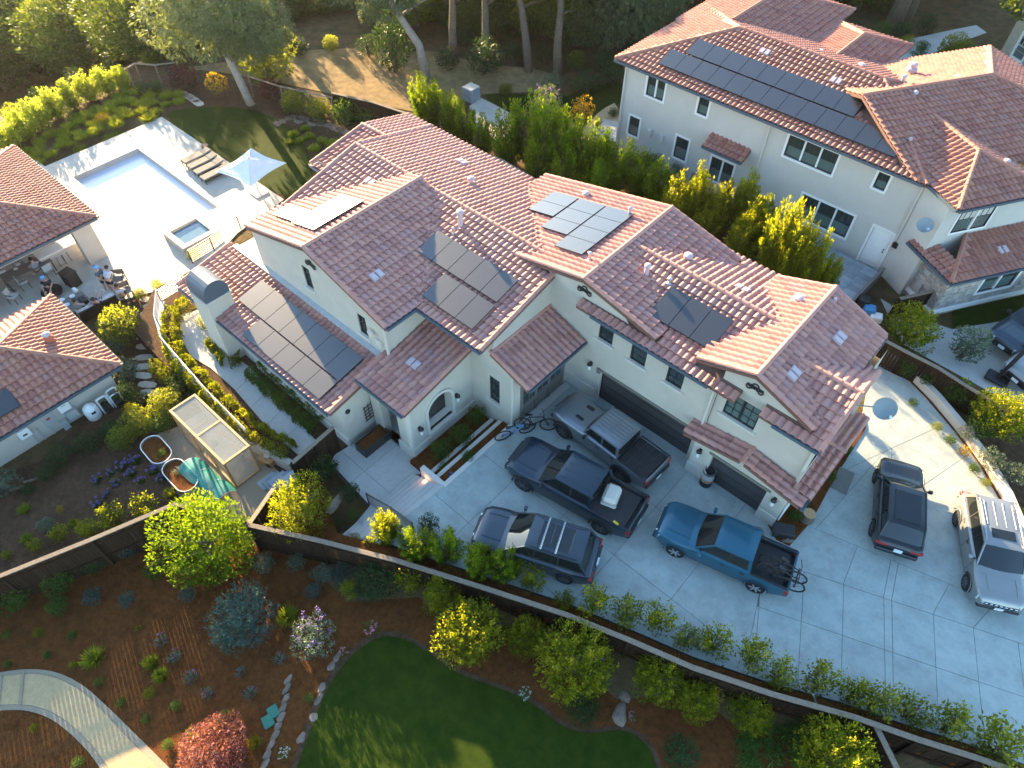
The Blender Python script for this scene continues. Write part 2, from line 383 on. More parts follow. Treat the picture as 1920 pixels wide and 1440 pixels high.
# ------------------------------------------------------------------ lie of the land
FPX2 = [(466, 984, .45), (600, 1014, .55), (740, 1050, .65), (900, 1100, .8), (1060, 1152, .9), (1180, 1200, 1.0), (1300, 1252, 1.05), (1450, 1302, 1.1), (1600, 1344, 1.1), (1720, 1386, 1.1), (1835, 1422, 1.1), (1990, 1478, 1.1)]
FENCE2 = [at(*p) for p in FPX2]
FPX1 = [(-260, 1178, .2), (-120, 1128, .2), (0, 1080, .25), (170, 1012, .35), (330, 944, .45)]
FENCE1 = [at(*p) for p in FPX1]
def fside(x, y):
    "metres north of the long front fence (negative: the lower garden)"
    P = FENCE1+FENCE2; best = None
    for a, b in zip(P, P[1:]):
        dx, dy = b.x-a.x, b.y-a.y; L2 = dx*dx+dy*dy
        u = max(0, min(1, ((x-a.x)*dx+(y-a.y)*dy)/L2)); qx, qy = a.x+dx*u, a.y+dy*u
        d = math.hypot(x-qx, y-qy); sg = dx*(y-a.y)-dy*(x-a.x)
        if best is None or d < best[0]: best = (d, 1 if sg > 0 else -1)
    return best[0]*best[1]
def T(x, y):
    lo = pw([-70, -34, -28, -18, -8, 2, 40], [-2.06, -2.06, -1.8, -1.7, -1.1, -.75, -.7], x)
    hi = pw([-70, -31, -22, -12, 60], [-2.06, -2.06, -.6, -.12, -.12], x)
    z = lerp(lo, hi, sst(15.5, 20, y))
    if x < -53: z -= 11.0*sst(0, 36, -53-x)  # drop added so the wood leaves the low sun clear
    if -51.5 < x < -36.5 and -8 < y < 17.5: z -= 1.0*sst(0, .6, min(x+51.5, -36.5-x, y+8, 17.5-y))
    if x > -13:
        s = fside(x, y); z = lerp(z, -.12, sst(-13, -11.5, x)*sst(.1, .6, s))
    return z
def gat(px, py, dz=0.0, h=0.0):
    "ground point under photo pixel (aiming h above ground)"
    z = 0.0
    for _ in range(5):
        p = at(px, py, z+h); z = T(p.x, p.y)+dz
    return Vector((p.x, p.y, z))
g = MB()
xs = [-900, -300, -140]+[-100+2.0*i for i in range(71)]+[70, 200, 700]; ys = [-500, -120, -40]+[-22+2.0*i for i in range(61)]+[140, 260, 700]
g.surf([[(x, y, T(x, y)) for y in ys] for x in xs])
struct('ground', g, [M['forest']], smooth=True)
def poly_area(P): return .5*sum(P[i][0]*P[(i+1) % len(P)][1]-P[(i+1) % len(P)][0]*P[i][1] for i in range(len(P)))
def clip(P, a, b, gap=0.0):
    "keep the part of polygon P left of line a->b, less a gap"
    dx, dy = b[0]-a[0], b[1]-a[1]; L = math.hypot(dx, dy); nx, ny = -dy/L, dx/L
    f = lambda p: (p[0]-a[0])*nx+(p[1]-a[1])*ny-gap
    out = []
    for i in range(len(P)):
        p, q = P[i], P[(i+1) % len(P)]; fp, fq = f(p), f(q)
        if fp >= 0: out.append(p)
        if (fp > 0 > fq) or (fp < 0 < fq):
            u = fp/(fp-fq); out.append((p[0]+(q[0]-p[0])*u, p[1]+(q[1]-p[1])*u))
    return out
def split(Ps, a, b, gap=.009, when=None):
    R = []
    for P in Ps:
        cx = sum(p[0] for p in P)/len(P); cy = sum(p[1] for p in P)/len(P)
        if when and not when(cx, cy): R.append(P); continue
        l, r = clip(P, a, b, gap), clip(P, b, a, gap)
        for q in (l, r):
            if len(q) > 2 and abs(poly_area(q)) > .02: R.append(q)
    return R
def smoothpoly(P, k=2):
    for _ in range(k):
        Q = []
        for i in range(len(P)):
            a, b = P[i], P[(i+1) % len(P)]
            Q += [(a[0]*.75+b[0]*.25, a[1]*.75+b[1]*.25), (a[0]*.25+b[0]*.75, a[1]*.25+b[1]*.75)]
        P = Q
    return P
def sheet(name, px, matl, dz=.02, smooth=0, world=False, kind='structure', zf=None, step=1.6):
    "a thin covering laid on the land"
    P = [(p[0], p[1]) for p in px] if world else [tuple(gat(*p)[:2]) for p in px]
    if smooth: P = smoothpoly(P, smooth)
    bm = bmesh.new(); vs = [bm.verts.new((p[0], p[1], 0)) for p in P]; bm.faces.new(vs)
    bmesh.ops.triangulate(bm, faces=bm.faces[:])
    x0, x1 = min(p[0] for p in P), max(p[0] for p in P); y0, y1 = min(p[1] for p in P), max(p[1] for p in P)
    st = max(step, max(x1-x0, y1-y0)/40)
    for ax, lo, hi in ((0, x0, x1), (1, y0, y1)):
        k = math.ceil(lo/st)*st
        while k < hi:
            no = (1, 0, 0) if ax == 0 else (0, 1, 0); co = (k, 0, 0) if ax == 0 else (0, k, 0)
            bmesh.ops.bisect_plane(bm, geom=bm.verts[:]+bm.edges[:]+bm.faces[:], plane_co=co, plane_no=no); k += st
    for v in bm.verts: v.co.z = (zf or T)(v.co.x, v.co.y)+dz
    bmesh.ops.recalc_face_normals(bm, faces=bm.faces[:])
    if bm.faces[:] and sum(f.normal.z for f in bm.faces) < 0: bmesh.ops.reverse_faces(bm, faces=bm.faces[:])
    me = bpy.data.meshes.new(name); bm.to_mesh(me); bm.free(); me.materials.append(matl)
    return tag(obj(name, me, matl), kind=kind), P
fl = [(p.x, p.y) for p in FENCE1+FENCE2]
sheet('garden_bed', fl+[(16, 10), (16, -14), (-36, -14)], M['mulch'], .012, world=True)
sheet('lawn', [(548, 1470), (575, 1390), (600, 1320), (640, 1248), (690, 1203), (735, 1190), (790, 1212), (850, 1262), (930, 1288), (1000, 1318), (1050, 1362), (1105, 1378), (1165, 1366), (1208, 1388), (1232, 1432), (1235, 1500), (560, 1520)], M['lawn'], .045, smooth=2)
sheet('lawn_edging', [(535, 1470), (565, 1385), (590, 1310), (632, 1240), (688, 1192), (735, 1180), (795, 1204), (855, 1254), (932, 1280), (1006, 1310), (1056, 1356), (1105, 1370), (1168, 1357), (1216, 1382), (1243, 1432), (1246, 1510), (545, 1530)], M['mulch2'], .03, smooth=2)
sheet('path', [(-40, 1276), (0, 1270), (50, 1263), (100, 1268), (150, 1292), (195, 1335), (245, 1390), (300, 1442), (360, 1500), (240, 1500), (212, 1452), (185, 1410), (150, 1372), (110, 1340), (70, 1324), (30, 1320), (-40, 1326)], M['granite'], .05, smooth=2)
sheet('path_shoulder', [(-40, 1268), (0, 1261), (50, 1254), (104, 1258), (156, 1283), (205, 1328), (262, 1384), (318, 1440), (380, 1500), (220, 1500), (198, 1456), (172, 1416), (140, 1382), (104, 1352), (68, 1336), (30, 1330), (-40, 1336)], M['gravel'], .03, smooth=2)
mb = MB()
for px in ((2, 1297), (43, 1294)):
    a, b = gat(px[0]+2, px[1]-31 if px[0] > 20 else px[1]-28), gat(px[0]-4, px[1]+28)
    mb.bar((a.x, a.y, a.z+.055), (b.x, b.y, b.z+.055), .10, .05, 0)
struct('path_band', mb, [M['gravel']])
# garden inside the left fence, and the gravel court round the greenhouse
sheet('planting_bed', [(-200, 1140), (0, 1074), (330, 936), (350, 900), (270, 830), (240, 730), (225, 640), (250, 560), (300, 545), (330, 640), (410, 760), (560, 880), (470, 980), (400, 960), (335, 945), (0, 1078), (-200, 1150)][0:12]+[(540, 880), (470, 975), (335, 940), (0, 1078), (-200, 1152)], M['mulch2'], .015)
sheet('planting_bed', [(-300, 1100), (-300, 850), (0, 890), (75, 866), (226, 720), (270, 760), (300, 850), (350, 935), (330, 944), (0, 1082)], M['mulch2'], .017)
sheet('gravel_court', [(282, 822), (300, 812), (335, 800), (372, 775), (396, 768), (420, 790), (545, 905), (520, 935), (468, 980), (400, 975), (345, 945), (318, 900), (268, 850)], M['gravel'], .035)
# pool terrace surroundings
sheet('planting_bed', [(-200, 300), (0, 225), (110, 160), (250, 118), (330, 130), (470, 160), (640, 210), (760, 215), (900, 330), (800, 400), (560, 420), (380, 290), (302, 212), (80, 318), (20, 330)], M['mulch2'], .015)
sheet('lawn', [(303, 216), (340, 205), (400, 200), (455, 203), (510, 218), (555, 248), (578, 285), (588, 325), (572, 360), (530, 376), (385, 280)], M['lawn'], .04, smooth=1)
sheet('dry_slope', [(330, 130), (420, 118), (560, 95), (690, 90), (800, 92), (900, 120), (1010, 130), (1060, 150), (1020, 172), (880, 178), (800, 215), (700, 195), (630, 178), (470, 145)], M['drygrass'], .03, smooth=1)
sheet('lawn', [(898, 178), (950, 176), (1010, 178), (1080, 168), (1170, 150), (1172, 190), (1130, 212), (1105, 232), (1040, 228), (960, 214)], M['lawn'], .04, smooth=1)
sheet('path', [(880, 200), (902, 184), (962, 216), (975, 260), (940, 270), (895, 240)], M['pooldeck'], .05)
sheet('path', [(1160, 190), (1128, 206), (1100, 234), (1080, 262), (1112, 268), (1160, 262)], M['granite'], .045, smooth=1)
sheet('path', [(1125, 222), (1110, 240), (1130, 262), (1165, 270), (1165, 232)], M['pooldeck'], .06)
sheet('planting_bed', [(800, 215), (900, 180), (960, 225), (1080, 262), (1160, 285), (1300, 330), (1500, 450), (1640, 560), (1600, 600), (1400, 520), (1150, 400), (900, 330)], M['mulch2'], .02)
sheet('path', [(1170, 292), (1230, 330), (1300, 372), (1290, 384), (1225, 345), (1165, 305)], M['concrete2'], .04)
# the neighbour's side on the right
sheet('lawn', [(1785, 582), (1925, 552), (1990, 560), (1990, 590), (1920, 596), (1785, 618)], M['lawn'], .05)
sheet('neighbour_drive', [(1650, 560), (1700, 590), (1785, 618), (1920, 596), (2100, 560), (2100, 900), (1920, 770), (1790, 700), (1690, 645)], M['concrete2'], .03)
sheet('planting_bed', [(1640, 655), (1700, 690), (1800, 745), (1930, 810), (2100, 900), (2100, 1400), (1965, 1200), (1905, 960), (1860, 880), (1800, 800), (1740, 735), (1660, 690)], M['mulch2'], .03)
sheet('path', [(1635, 90), (1700, 75), (1830, 48), (1850, 62), (1760, 95), (1700, 128), (1640, 108)], M['concrete2'], .04)
# ------------------------------------------------------------------ driveway of separate slabs
DR = [(-12.25, 13.95), (-12.3, 9.95), (-11.6, 9.95), (-12.35, 6.2)]
DR = [tuple(at(*p, 0)[:2]) for p in ((950, 800), (842, 914), (838, 905), (760, 1008))]
edge = [tuple((p+Vector((-.25, .75, 0)))[:2]) for p in FENCE2[2:]]
rightpx = [(2060, 1440), (1990, 1290), (1925, 1130), (1906, 1010), (1880, 940), (1850, 890), (1806, 830), (1760, 770), (1715, 715), (1668, 675), (1640, 660)]
OUT = [(-12.3, 17.8), (-12.3, 14.0)]+[(-12.3, 9.85), (-12.5, 6.9), (-12.35, 6.35)]+edge+[tuple(at(*p, 0)[:2]) for p in rightpx]
OUT += [tuple(at(*p, 0)[:2]) for p in ((1618, 775), (1622, 800), (1600, 835), (1560, 900), (1520, 975), (1480, 1022), (1455, 1010), (1447, 986))]+[(-1.25, 17.45), (-5.3, 17.6), (-5.4, 17.9), (-10.5, 17.9)]
dw = MB().prism(OUT, -1.2, -.016)
drive = struct('driveway', dw, [M['joint']])
P2 = lambda px: tuple(at(px[0], px[1], 0)[:2])
slabs = [OUT]
K = (P2((1395, 1262)), P2((1412, 1112))); K2 = (P2((1412, 1112)), P2((1450, 985)))
slabs = split(slabs, P2((1398, 1240)), P2((1452, 975)))
west = lambda x, y: x < lerp(-.2, -1.1, min(1, max(0, (y-10)/7)))-.0
east = lambda x, y: not west(x, y)
yl = [at(870, 942, 0).y, at(989, 925, 0).y, at(912, 869, 0).y]
for y in (9.2, 12.0, 14.85): slabs = split(slabs, (0, y), (1, y), when=west)
for x in (-10.35, -7.75, -5.2, -2.55): slabs = split(slabs, (x, 0), (x, 1), when=west)
L1a, L1b = P2((1493, 1067)), P2((1825, 1177)); L2a, L2b = P2((1428, 1140)), P2((1920, 1307)); L0a, L0b = P2((1518, 987)), P2((1780, 1095))
for a, b in ((L1a, L1b), (L2a, L2b), (L0a, L0b)): slabs = split(slabs, a, b, when=east)
def below(a, b):
    return lambda x, y: east(x, y) and (b[0]-a[0])*(y-a[1])-(b[1]-a[1])*(x-a[0]) < 0
def above(a, b):
    return lambda x, y: east(x, y) and (b[0]-a[0])*(y-a[1])-(b[1]-a[1])*(x-a[0]) > 0
def both(f, h): return lambda x, y: f(x, y) and h(x, y)
for p, q in (((1425, 1110), (1418, 1205)), ((1507, 1090), (1497, 1257)), ((1582, 1093), (1577, 1282)), ((1657, 1117), (1660, 1290)), ((1672, 1124), (1675, 1290)), ((1750, 1150), (1760, 1357)), ((1825, 1177), (1843, 1357)), ((1900, 1135), (1920, 1290))):
    slabs = split(slabs, P2(p), P2(q), when=below(L1a, L1b))
for p, q in (((1582, 1093), (1627, 973)), ((1657, 1117), (1673, 1037)), ((1672, 1124), (1687, 1040)), ((1750, 1150), (1780, 1095)), ((1825, 1177), (1840, 1160))):
    slabs = split(slabs, P2(p), P2(q), when=both(above(L1a, L1b), below(L0a, L0b)))
up0 = above(L0a, L0b); A0, A1, V0, V1 = P2((1613, 868)), P2((1745, 807)), P2((1671, 842)), P2((1676, 985))
side = lambda p, q, x, y: (q[0]-p[0])*(y-p[1])-(q[1]-p[1])*(x-p[0])
slabs = split(slabs, A0, A1, when=up0); slabs = split(slabs, V0, V1, when=lambda x, y: up0(x, y) and side(A0, A1, x, y) < 0)
slabs = split(slabs, P2((1727, 913)), P2((1800, 863)), when=lambda x, y: up0(x, y) and side(A0, A1, x, y) < 0 and side(V0, V1, x, y) > 0)
slabs = split(slabs, P2((1535, 985)), P2((1640, 868)), when=lambda x, y: up0(x, y) and side(A0, A1, x, y) < 0 and side(V0, V1, x, y) < 0)
for i, P in enumerate(slabs):
    dz = 0.0015*((i*7) % 3-1)
    obj('slab', MB().prism(P, -.05, dz), [M['concrete']], drive)
# ------------------------------------------------------------------ building kit: walls with openings, windows, tiled roofs
def wall(mb, p0, p1, zb, top, holes=(), depth=.12, m=0, mr=None):
    """wall face from p0 to p1 (outside on the right hand), bottom zb, top a height or [(s,z)..]; holes (s0,s1,zb0,zb1,zt0,zt1)"""
    dx, dy = p1[0]-p0[0], p1[1]-p0[1]; L = math.hypot(dx, dy); ux, uy = dx/L, dy/L; nx, ny = uy, -ux
    if not isinstance(top, (list, tuple)): top = [(0, top), (L, top)]
    hs = [h if len(h) == 6 else (h[0], h[1], h[2], h[2], h[3], h[3]) for h in holes]
    S = sorted({0, L, *[round(s, 4) for s, _ in top if 0 < s < L], *[round(h[0], 4) for h in hs], *[round(h[1], 4) for h in hs]})
    tf = lambda s: float(np.interp(s, [q[0] for q in top], [q[1] for q in top]))
    P = lambda s, z, d=0: (p0[0]+ux*s-nx*d, p0[1]+uy*s-ny*d, z)
    for a, b in zip(S, S[1:]):
        if b-a < 1e-4: continue
        mid = (a+b)/2
        hh = sorted([h for h in hs if h[0]-1e-3 <= mid <= h[1]+1e-3], key=lambda h: h[2])
        lo = (zb, zb)
        for h in hh:
            f = lambda s, i: h[i]+(h[i+1]-h[i])*((s-h[0])/(h[1]-h[0]))
            c = (f(a, 2), f(b, 2))
            if max(c[0]-lo[0], c[1]-lo[1]) > 1e-3: mb.quad(P(a, lo[0]), P(b, lo[1]), P(b, c[1]), P(a, c[0]), m)
            lo = (f(a, 4), f(b, 4))
        mb.quad(P(a, lo[0]), P(b, lo[1]), P(b, tf(b)), P(a, tf(a)), m)
    mr = m if mr is None else mr
    for h in hs:
        a, b = h[0], h[1]
        nb = [k for k in hs if k is not h]
        touchL = any(abs(k[1]-a) < 1e-3 and k[4] > h[2] for k in nb); touchR = any(abs(k[0]-b) < 1e-3 and k[4] > h[2] for k in nb)
        mb.quad(P(a, h[2]), P(b, h[3]), P(b, h[3], depth), P(a, h[2], depth), mr)
        mb.quad(P(a, h[4], depth), P(b, h[5], depth), P(b, h[5]), P(a, h[4]), mr)
        if not touchL: mb.quad(P(a, h[2], depth), P(a, h[4], depth), P(a, h[4]), P(a, h[2]), mr)
        if not touchR: mb.quad(P(b, h[3]), P(b, h[5]), P(b, h[5], depth), P(b, h[3], depth), mr)
def window(house, p0, p1, s0, s1, z0, z1, nx_=1, grid=(2, 3), depth=.1, frame='frame', glass='glass', sill='stucco_trim', trim=None, bars=.03, name='window', tw=.11):
    """framed window in an opening of wall p0->p1; nx_ lights side by side, glazing bars grid=(cols, rows) in each light"""
    dx, dy = p1[0]-p0[0], p1[1]-p0[1]; L = math.hypot(dx, dy); ux, uy = dx/L, dy/L; nx, ny = uy, -ux
    P = lambda s, z, d=0: Vector((p0[0]+ux*s-nx*d, p0[1]+uy*s-ny*d, z))
    U = Vector((ux, uy, 0)); N = Vector((nx, ny, 0)); Z = Vector((0, 0, 1))
    def blk(mb, a, b, c, d, d0, d1, m=0):   # s range, z range, depth range
        mb.obox((P((a+b)/2, (c+d)/2, (d0+d1)/2)), U*(b-a)/2, N*(d1-d0)/2, Z*(d-c)/2, m)
    fr = MB(); w = .055; d0, d1 = depth-.05, depth+.02
    blk(fr, s0, s1, z0, z0+w, d0, d1); blk(fr, s0, s1, z1-w, z1, d0, d1); blk(fr, s0, s0+w, z0+w, z1-w, d0, d1); blk(fr, s1-w, s1, z0+w, z1-w, d0, d1)
    lw = (s1-s0)/nx_
    for i in range(1, nx_): blk(fr, s0+lw*i-w*.8, s0+lw*i+w*.8, z0+w, z1-w, d0-(.03 if trim else 0), d1, 1 if trim else 0)
    for i in range(nx_):
        a, b = s0+lw*i, s0+lw*(i+1)
        for k in range(1, grid[0]):
            s = a+(b-a)*k/grid[0]
            lo = z0+w if not trim else z0+(z1-z0)*.5
            blk(fr, s-bars/2, s+bars/2, lo, z1-w, depth-.015, depth+.012)
        for k in range(1, grid[1]):
            z = z0+(z1-z0)*k/grid[1]
            if trim and k != grid[1]//2: continue
            blk(fr, a+w*.5, b-w*.5, z-bars/2, z+bars/2, depth-.017, depth+.011)
    if trim:
        blk(fr, s0-tw, s0, z0-tw, z1+tw, -.035, .004, 1); blk(fr, s1, s1+tw, z0-tw, z1+tw, -.035, .004, 1)
        blk(fr, s0, s1, z1, z1+tw, -.035, .004, 1); blk(fr, s0, s1, z0-tw, z0, -.05, .004, 1)
    f = obj(name, fr, [M[frame], M[trim or 'white']], house, world=True)
    for i in range(nx_):
        a, b = s0+lw*i+.02, s0+lw*(i+1)-.02
        p = MB(); zm = (z0+z1)/2
        if trim: blk(p, a, b, z0+.02, zm, depth, depth+.008, 1); blk(p, a, b, zm, z1-.02, depth+.002, depth+.01, 0)
        else: blk(p, a, b, z0+.02, z1-.02, depth, depth+.008)
        obj('pane', p, [M[glass], M['glass2']], f, world=True)
    if sill and not trim:
        s = MB(); blk(s, s0-.14, s1+.14, z0-.12, z0-.002, -.09, depth-.05)
        obj('sill', s, M[sill], f, world=True)
    return f
TW, TL = .285, .36        # cover width and exposed length of one roof tile
def tile_mb(lift=.068, n=8):
    us = [0, .03, .075, .125, .175, .205, .235, .26, TW]; zs = [.012, .05, .08, .088, .068, .034, .010, .002, .012]
    mb = MB(); top = []; L = TL+.05
    lo = [(u, 0, z+lift) for u, z in zip(us, zs)]; hi = [(u, L, z-.004) for u, z in zip(us, zs)]
    fr = [(u, .004, z+lift-.055) for u, z in zip(us, zs)]
    k = len(us)
    mb.add(lo+hi+fr, [(i, i+1, k+i+1, k+i) for i in range(k-1)]+[(2*k+i, 2*k+i+1, i+1, i) for i in range(k-1)])
    return mb
TILE = tile_mb()
TILE_V = np.array(TILE.v); TILE_F = np.array(TILE.f)
def cap_mb(r=.105, L=.42):
    mb = MB(); n = 7; a = []; b = []; c = []
    for i in range(n):
        w = PI*(i/(n-1)); co, si = math.cos(w), math.sin(w)
        a.append((co*r*1.06, 0, si*r*1.06)); b.append((co*r*.9, L, si*r*.9)); c.append((co*r*.8, .004, si*r*.8-.03))
    mb.add(a+b+c, [(i, i+1, n+i+1, n+i) for i in range(n-1)]+[(2*n+i, 2*n+i+1, i+1, i) for i in range(n-1)])
    return mb
CAP = cap_mb()
TINTS = [0.0, .15, .3, .42, .5, .6, .7, .82, .92, 1.0]
_tm = {}
def tinted(mb, name, matl, t):
    k = (name, matl.name, t)
    if k not in _tm:
        q = MB(); q.add(mb.v, mb.f, 0, t if t != .5 else .501); _tm[k] = q.mesh(name, [matl], smooth=40.0)
    return _tm[k]
class Roof:
    """planes of one roof; each plane: eave origin o, unit along-eave u, unit up-slope (plan) w, length U, run V, slope m, eave height z0, clip = polygon in (u,v)"""
    def __init__(s, house, matl, seed=1): s.h = house; s.mat = matl; s.pl = []; s.caps = []; s.rng = random.Random(seed)
    def plane(s, o, u, w, U, V, m, z0, poly=None, name='roof_deck', tiles=True):
        s.pl.append(dict(o=Vector((o[0], o[1])), u=Vector(u), w=Vector(w), U=U, V=V, m=m, z0=z0, poly=poly, name=name, tiles=tiles)); return s
    def cap(s, a, b): s.caps.append((Vector(a), Vector(b)))
    def zat(s, p, x, y):
        d = Vector((x, y))-p['o']; a, b = d.dot(p['u']), d.dot(p['w'])
        if p['poly']:
            P = p['poly']
            for i in range(len(P)):
                q, r = P[i], P[(i+1) % len(P)]
                if (r[0]-q[0])*(b-q[1])-(r[1]-q[1])*(a-q[0]) < 0: return None
        elif not (0 <= a <= p['U'] and 0 <= b <= p['V']): return None
        return p['z0']+p['m']*b
    def build(s, indiv=300, capname='ridge_tile', skip=None, capmax=300):
        cands = []; rest = []; campos = Vector((0, 0, CAMH))
        for p in s.pl:
            o, u, w, mm = p['o'], p['u'], p['w'], p['m']
            cs = 1/math.sqrt(1+mm*mm); step = TL*cs
            W3 = Vector((w.x*cs, w.y*cs, mm*cs)); U3 = Vector((u.x, u.y, 0)); N3 = U3.cross(W3)
            flip = N3.z < 0
            if flip: N3 = -N3
            poly = p['poly'] or [(0, 0), (p['U'], 0), (p['U'], p['V']), (0, p['V'])]
            # deck
            mb = MB(); pts = [o+u*a+w*b for a, b in poly]
            zf = lambda x, y: p['z0']+mm*((Vector((x, y))-o).dot(w))
            mb.prism([tuple(q) for q in pts], lambda x, y: zf(x, y)-.16, lambda x, y: zf(x, y)-.012)
            obj(p['name'], mb, [M['deck']], s.h, world=True)
            if not p['tiles']: continue
            v0 = min(b for a, b in poly); v1 = max(b for a, b in poly); u0 = min(a for a, b in poly); u1 = max(a for a, b in poly)
            nr = max(1, round((v1-v0+.02)/step)); nc = max(1, round((u1-u0)/TW))
            su = (u1-u0)/(nc*TW); sv = (v1-v0)/(nr*step)
            for r in range(nr):
                for c in range(nc):
                    a, b = u0+c*TW*su, v0+r*step*sv-(.05 if r == 0 else 0)
                    corners = [(a, b), (a+TW*su, b), (a+TW*su, b+step*sv), (a, b+step*sv)]
                    if p['poly']:
                        ins = []
                        for q in corners:
                            ok = True
                            for i in range(len(poly)):
                                A, B = poly[i], poly[(i+1) % len(poly)]
                                if (B[0]-A[0])*(q[1]-A[1])-(B[1]-A[1])*(q[0]-A[0]) < -1e-3-(.06*math.hypot(B[0]-A[0], B[1]-A[1]) if abs(B[1]-A[1]) < 1e-6 and A[1] <= v0+1e-6 else 0): ok = False; break
                            ins.append(ok)
                        if not any(ins): continue
                        full = all(ins)
                    else: full = True
                    ctr = o+u*(a+TW*.5)+w*(b+step*.5); zc = p['z0']+mm*(b+step*.5)
                    hid = False
                    for q in s.pl:
                        if q is p: continue
                        zq = s.zat(q, ctr.x, ctr.y)
                        if zq is not None and zc+.16 < zq < zc+1.15: hid = True; break
                    if hid or (skip and skip(ctr.x, ctr.y, zc)): continue
                    org = Vector((*(o+u*a+w*b), p['z0']+mm*b))
                    t = s.rng.choice(TINTS)
                    Mx = Matrix.Identity(4)
                    j = s.rng.uniform(-.006, .006)
                    for k, (vx) in enumerate((U3*su, W3*sv*1.0, N3)):
                        for i in range(3): Mx[i][k] = vx[i]
                    if flip:   # keep the tile right handed
                        org = Vector((*(o+u*(a+TW*su)+w*b), p['z0']+mm*b))
                        for i in range(3): Mx[i][0] = -U3[i]*su
                    for i in range(3): Mx[i][3] = org[i]+N3[i]*j
                    v = campos-org; size = max(0, v.normalized().dot(N3))/(v.length**2)
                    (cands if full else rest).append((size, Mx, t, p, poly))
        cands.sort(key=lambda q: -q[0])
        root = Vector(WLOC.get(s.h.name, (0, 0, 0)))
        off = Matrix.Translation(-root)
        for size, Mx, t, p, poly in cands[:indiv]:
            ob = bpy.data.objects.new('roof_tile', tinted(TILE, 'roof_tile', s.mat, t)); link(ob, s.h); ob.matrix_local = off @ Mx
        V = []; F = []; Tn = []; base = 0
        for size, Mx, t, p, poly in cands[indiv:]:
            A = np.array(off @ Mx); vv = TILE_V @ A[:3, :3].T+A[:3, 3]
            V.append(vv); F.append(TILE_F+base); base += len(vv); Tn.append(np.full(len(TILE_F), t))
        if V:
            me = bpy.data.meshes.new('roof_tiles'); VV = np.concatenate(V); FF = np.concatenate(F)
            me.from_pydata(VV.tolist(), [], FF.tolist()); me.materials.append(s.mat)
            a_ = me.attributes.new('tint', 'FLOAT', 'FACE'); a_.data.foreach_set('value', np.concatenate(Tn).astype(np.float32))
            me.set_sharp_from_angle(angle=math.radians(40)); me.polygons.foreach_set('use_smooth', [True]*len(me.polygons)); me.update()
            bm = None
            if rest:
                bm = bmesh.new(); bm.from_mesh(me)
            o_ = bpy.data.objects.new('roof_tiles', me); link(o_, s.h); o_['kind'] = 'stuff'
        if rest:
            groups = {}
            for q in rest: groups.setdefault(id(q[3]), []).append(q)
            for gq in groups.values():
                p, poly = gq[0][3], gq[0][4]; b2 = bmesh.new(); lay = b2.faces.layers.float.new('tint')
                for size, Mx, t, _, _ in gq:
                    vs = [b2.verts.new(Mx @ Vector(v)) for v in TILE.v]
                    for f in TILE.f:
                        try: fc = b2.faces.new([vs[i] for i in f]); fc[lay] = t; fc.smooth = True
                        except ValueError: pass
                for i in range(len(poly)):
                    A, B = poly[i], poly[(i+1) % len(poly)]
                    if abs(B[1]-A[1]) < 1e-6 and A[1] < .01: continue
                    pa, pb = p['o']+p['u']*A[0]+p['w']*A[1], p['o']+p['u']*B[0]+p['w']*B[1]
                    cx = sum((p['o']+p['u']*q[0]+p['w']*q[1]).x for q in poly)/len(poly); cy = sum((p['o']+p['u']*q[0]+p['w']*q[1]).y for q in poly)/len(poly)
                    no = Vector((-(pb.y-pa.y), pb.x-pa.x, 0))
                    if no.dot(Vector((cx-pa.x, cy-pa.y, 0))) > 0: no = -no
                    bmesh.ops.bisect_plane(b2, geom=b2.verts[:]+b2.edges[:]+b2.faces[:], plane_co=(pa.x, pa.y, 0), plane_no=no, clear_outer=True)
                bmesh.ops.translate(b2, verts=b2.verts[:], vec=-root)
                me = bpy.data.meshes.new('cut_tiles'); b2.to_mesh(me); b2.free(); me.materials.append(s.mat)
                o_ = bpy.data.objects.new('cut_tiles', me); link(o_, s.h); o_['kind'] = 'stuff'
        k = 0; jb = MB()
        for a, b in s.caps:
            d = b-a; L = d.length; n = max(1, round(L/.37)); d.normalize()
            x = d.cross(Vector((0, 0, 1))).normalized(); z = x.cross(d)
            for i in range(n):
                org = a+d*(L*i/n)-d*.02; t = s.rng.choice(TINTS[3:9])
                Mx = Matrix(((x.x, d.x, z.x, org.x), (x.y, d.y, z.y, org.y), (x.z, d.z, z.z, org.z), (0, 0, 0, 1)))
                if k < capmax:
                    ob = bpy.data.objects.new(capname, tinted(CAP, capname, s.mat, t)); link(ob, s.h); ob.matrix_local = off @ Mx
                else: jb.add([tuple(Mx @ Vector(v)) for v in CAP.v], CAP.f, 0, t)
                k += 1
        if jb.v: tag(obj('ridge_tiles', jb, [s.mat], s.h, world=True), kind='stuff')
X_, Y_ = Vector((1, 0)), Vector((0, 1))
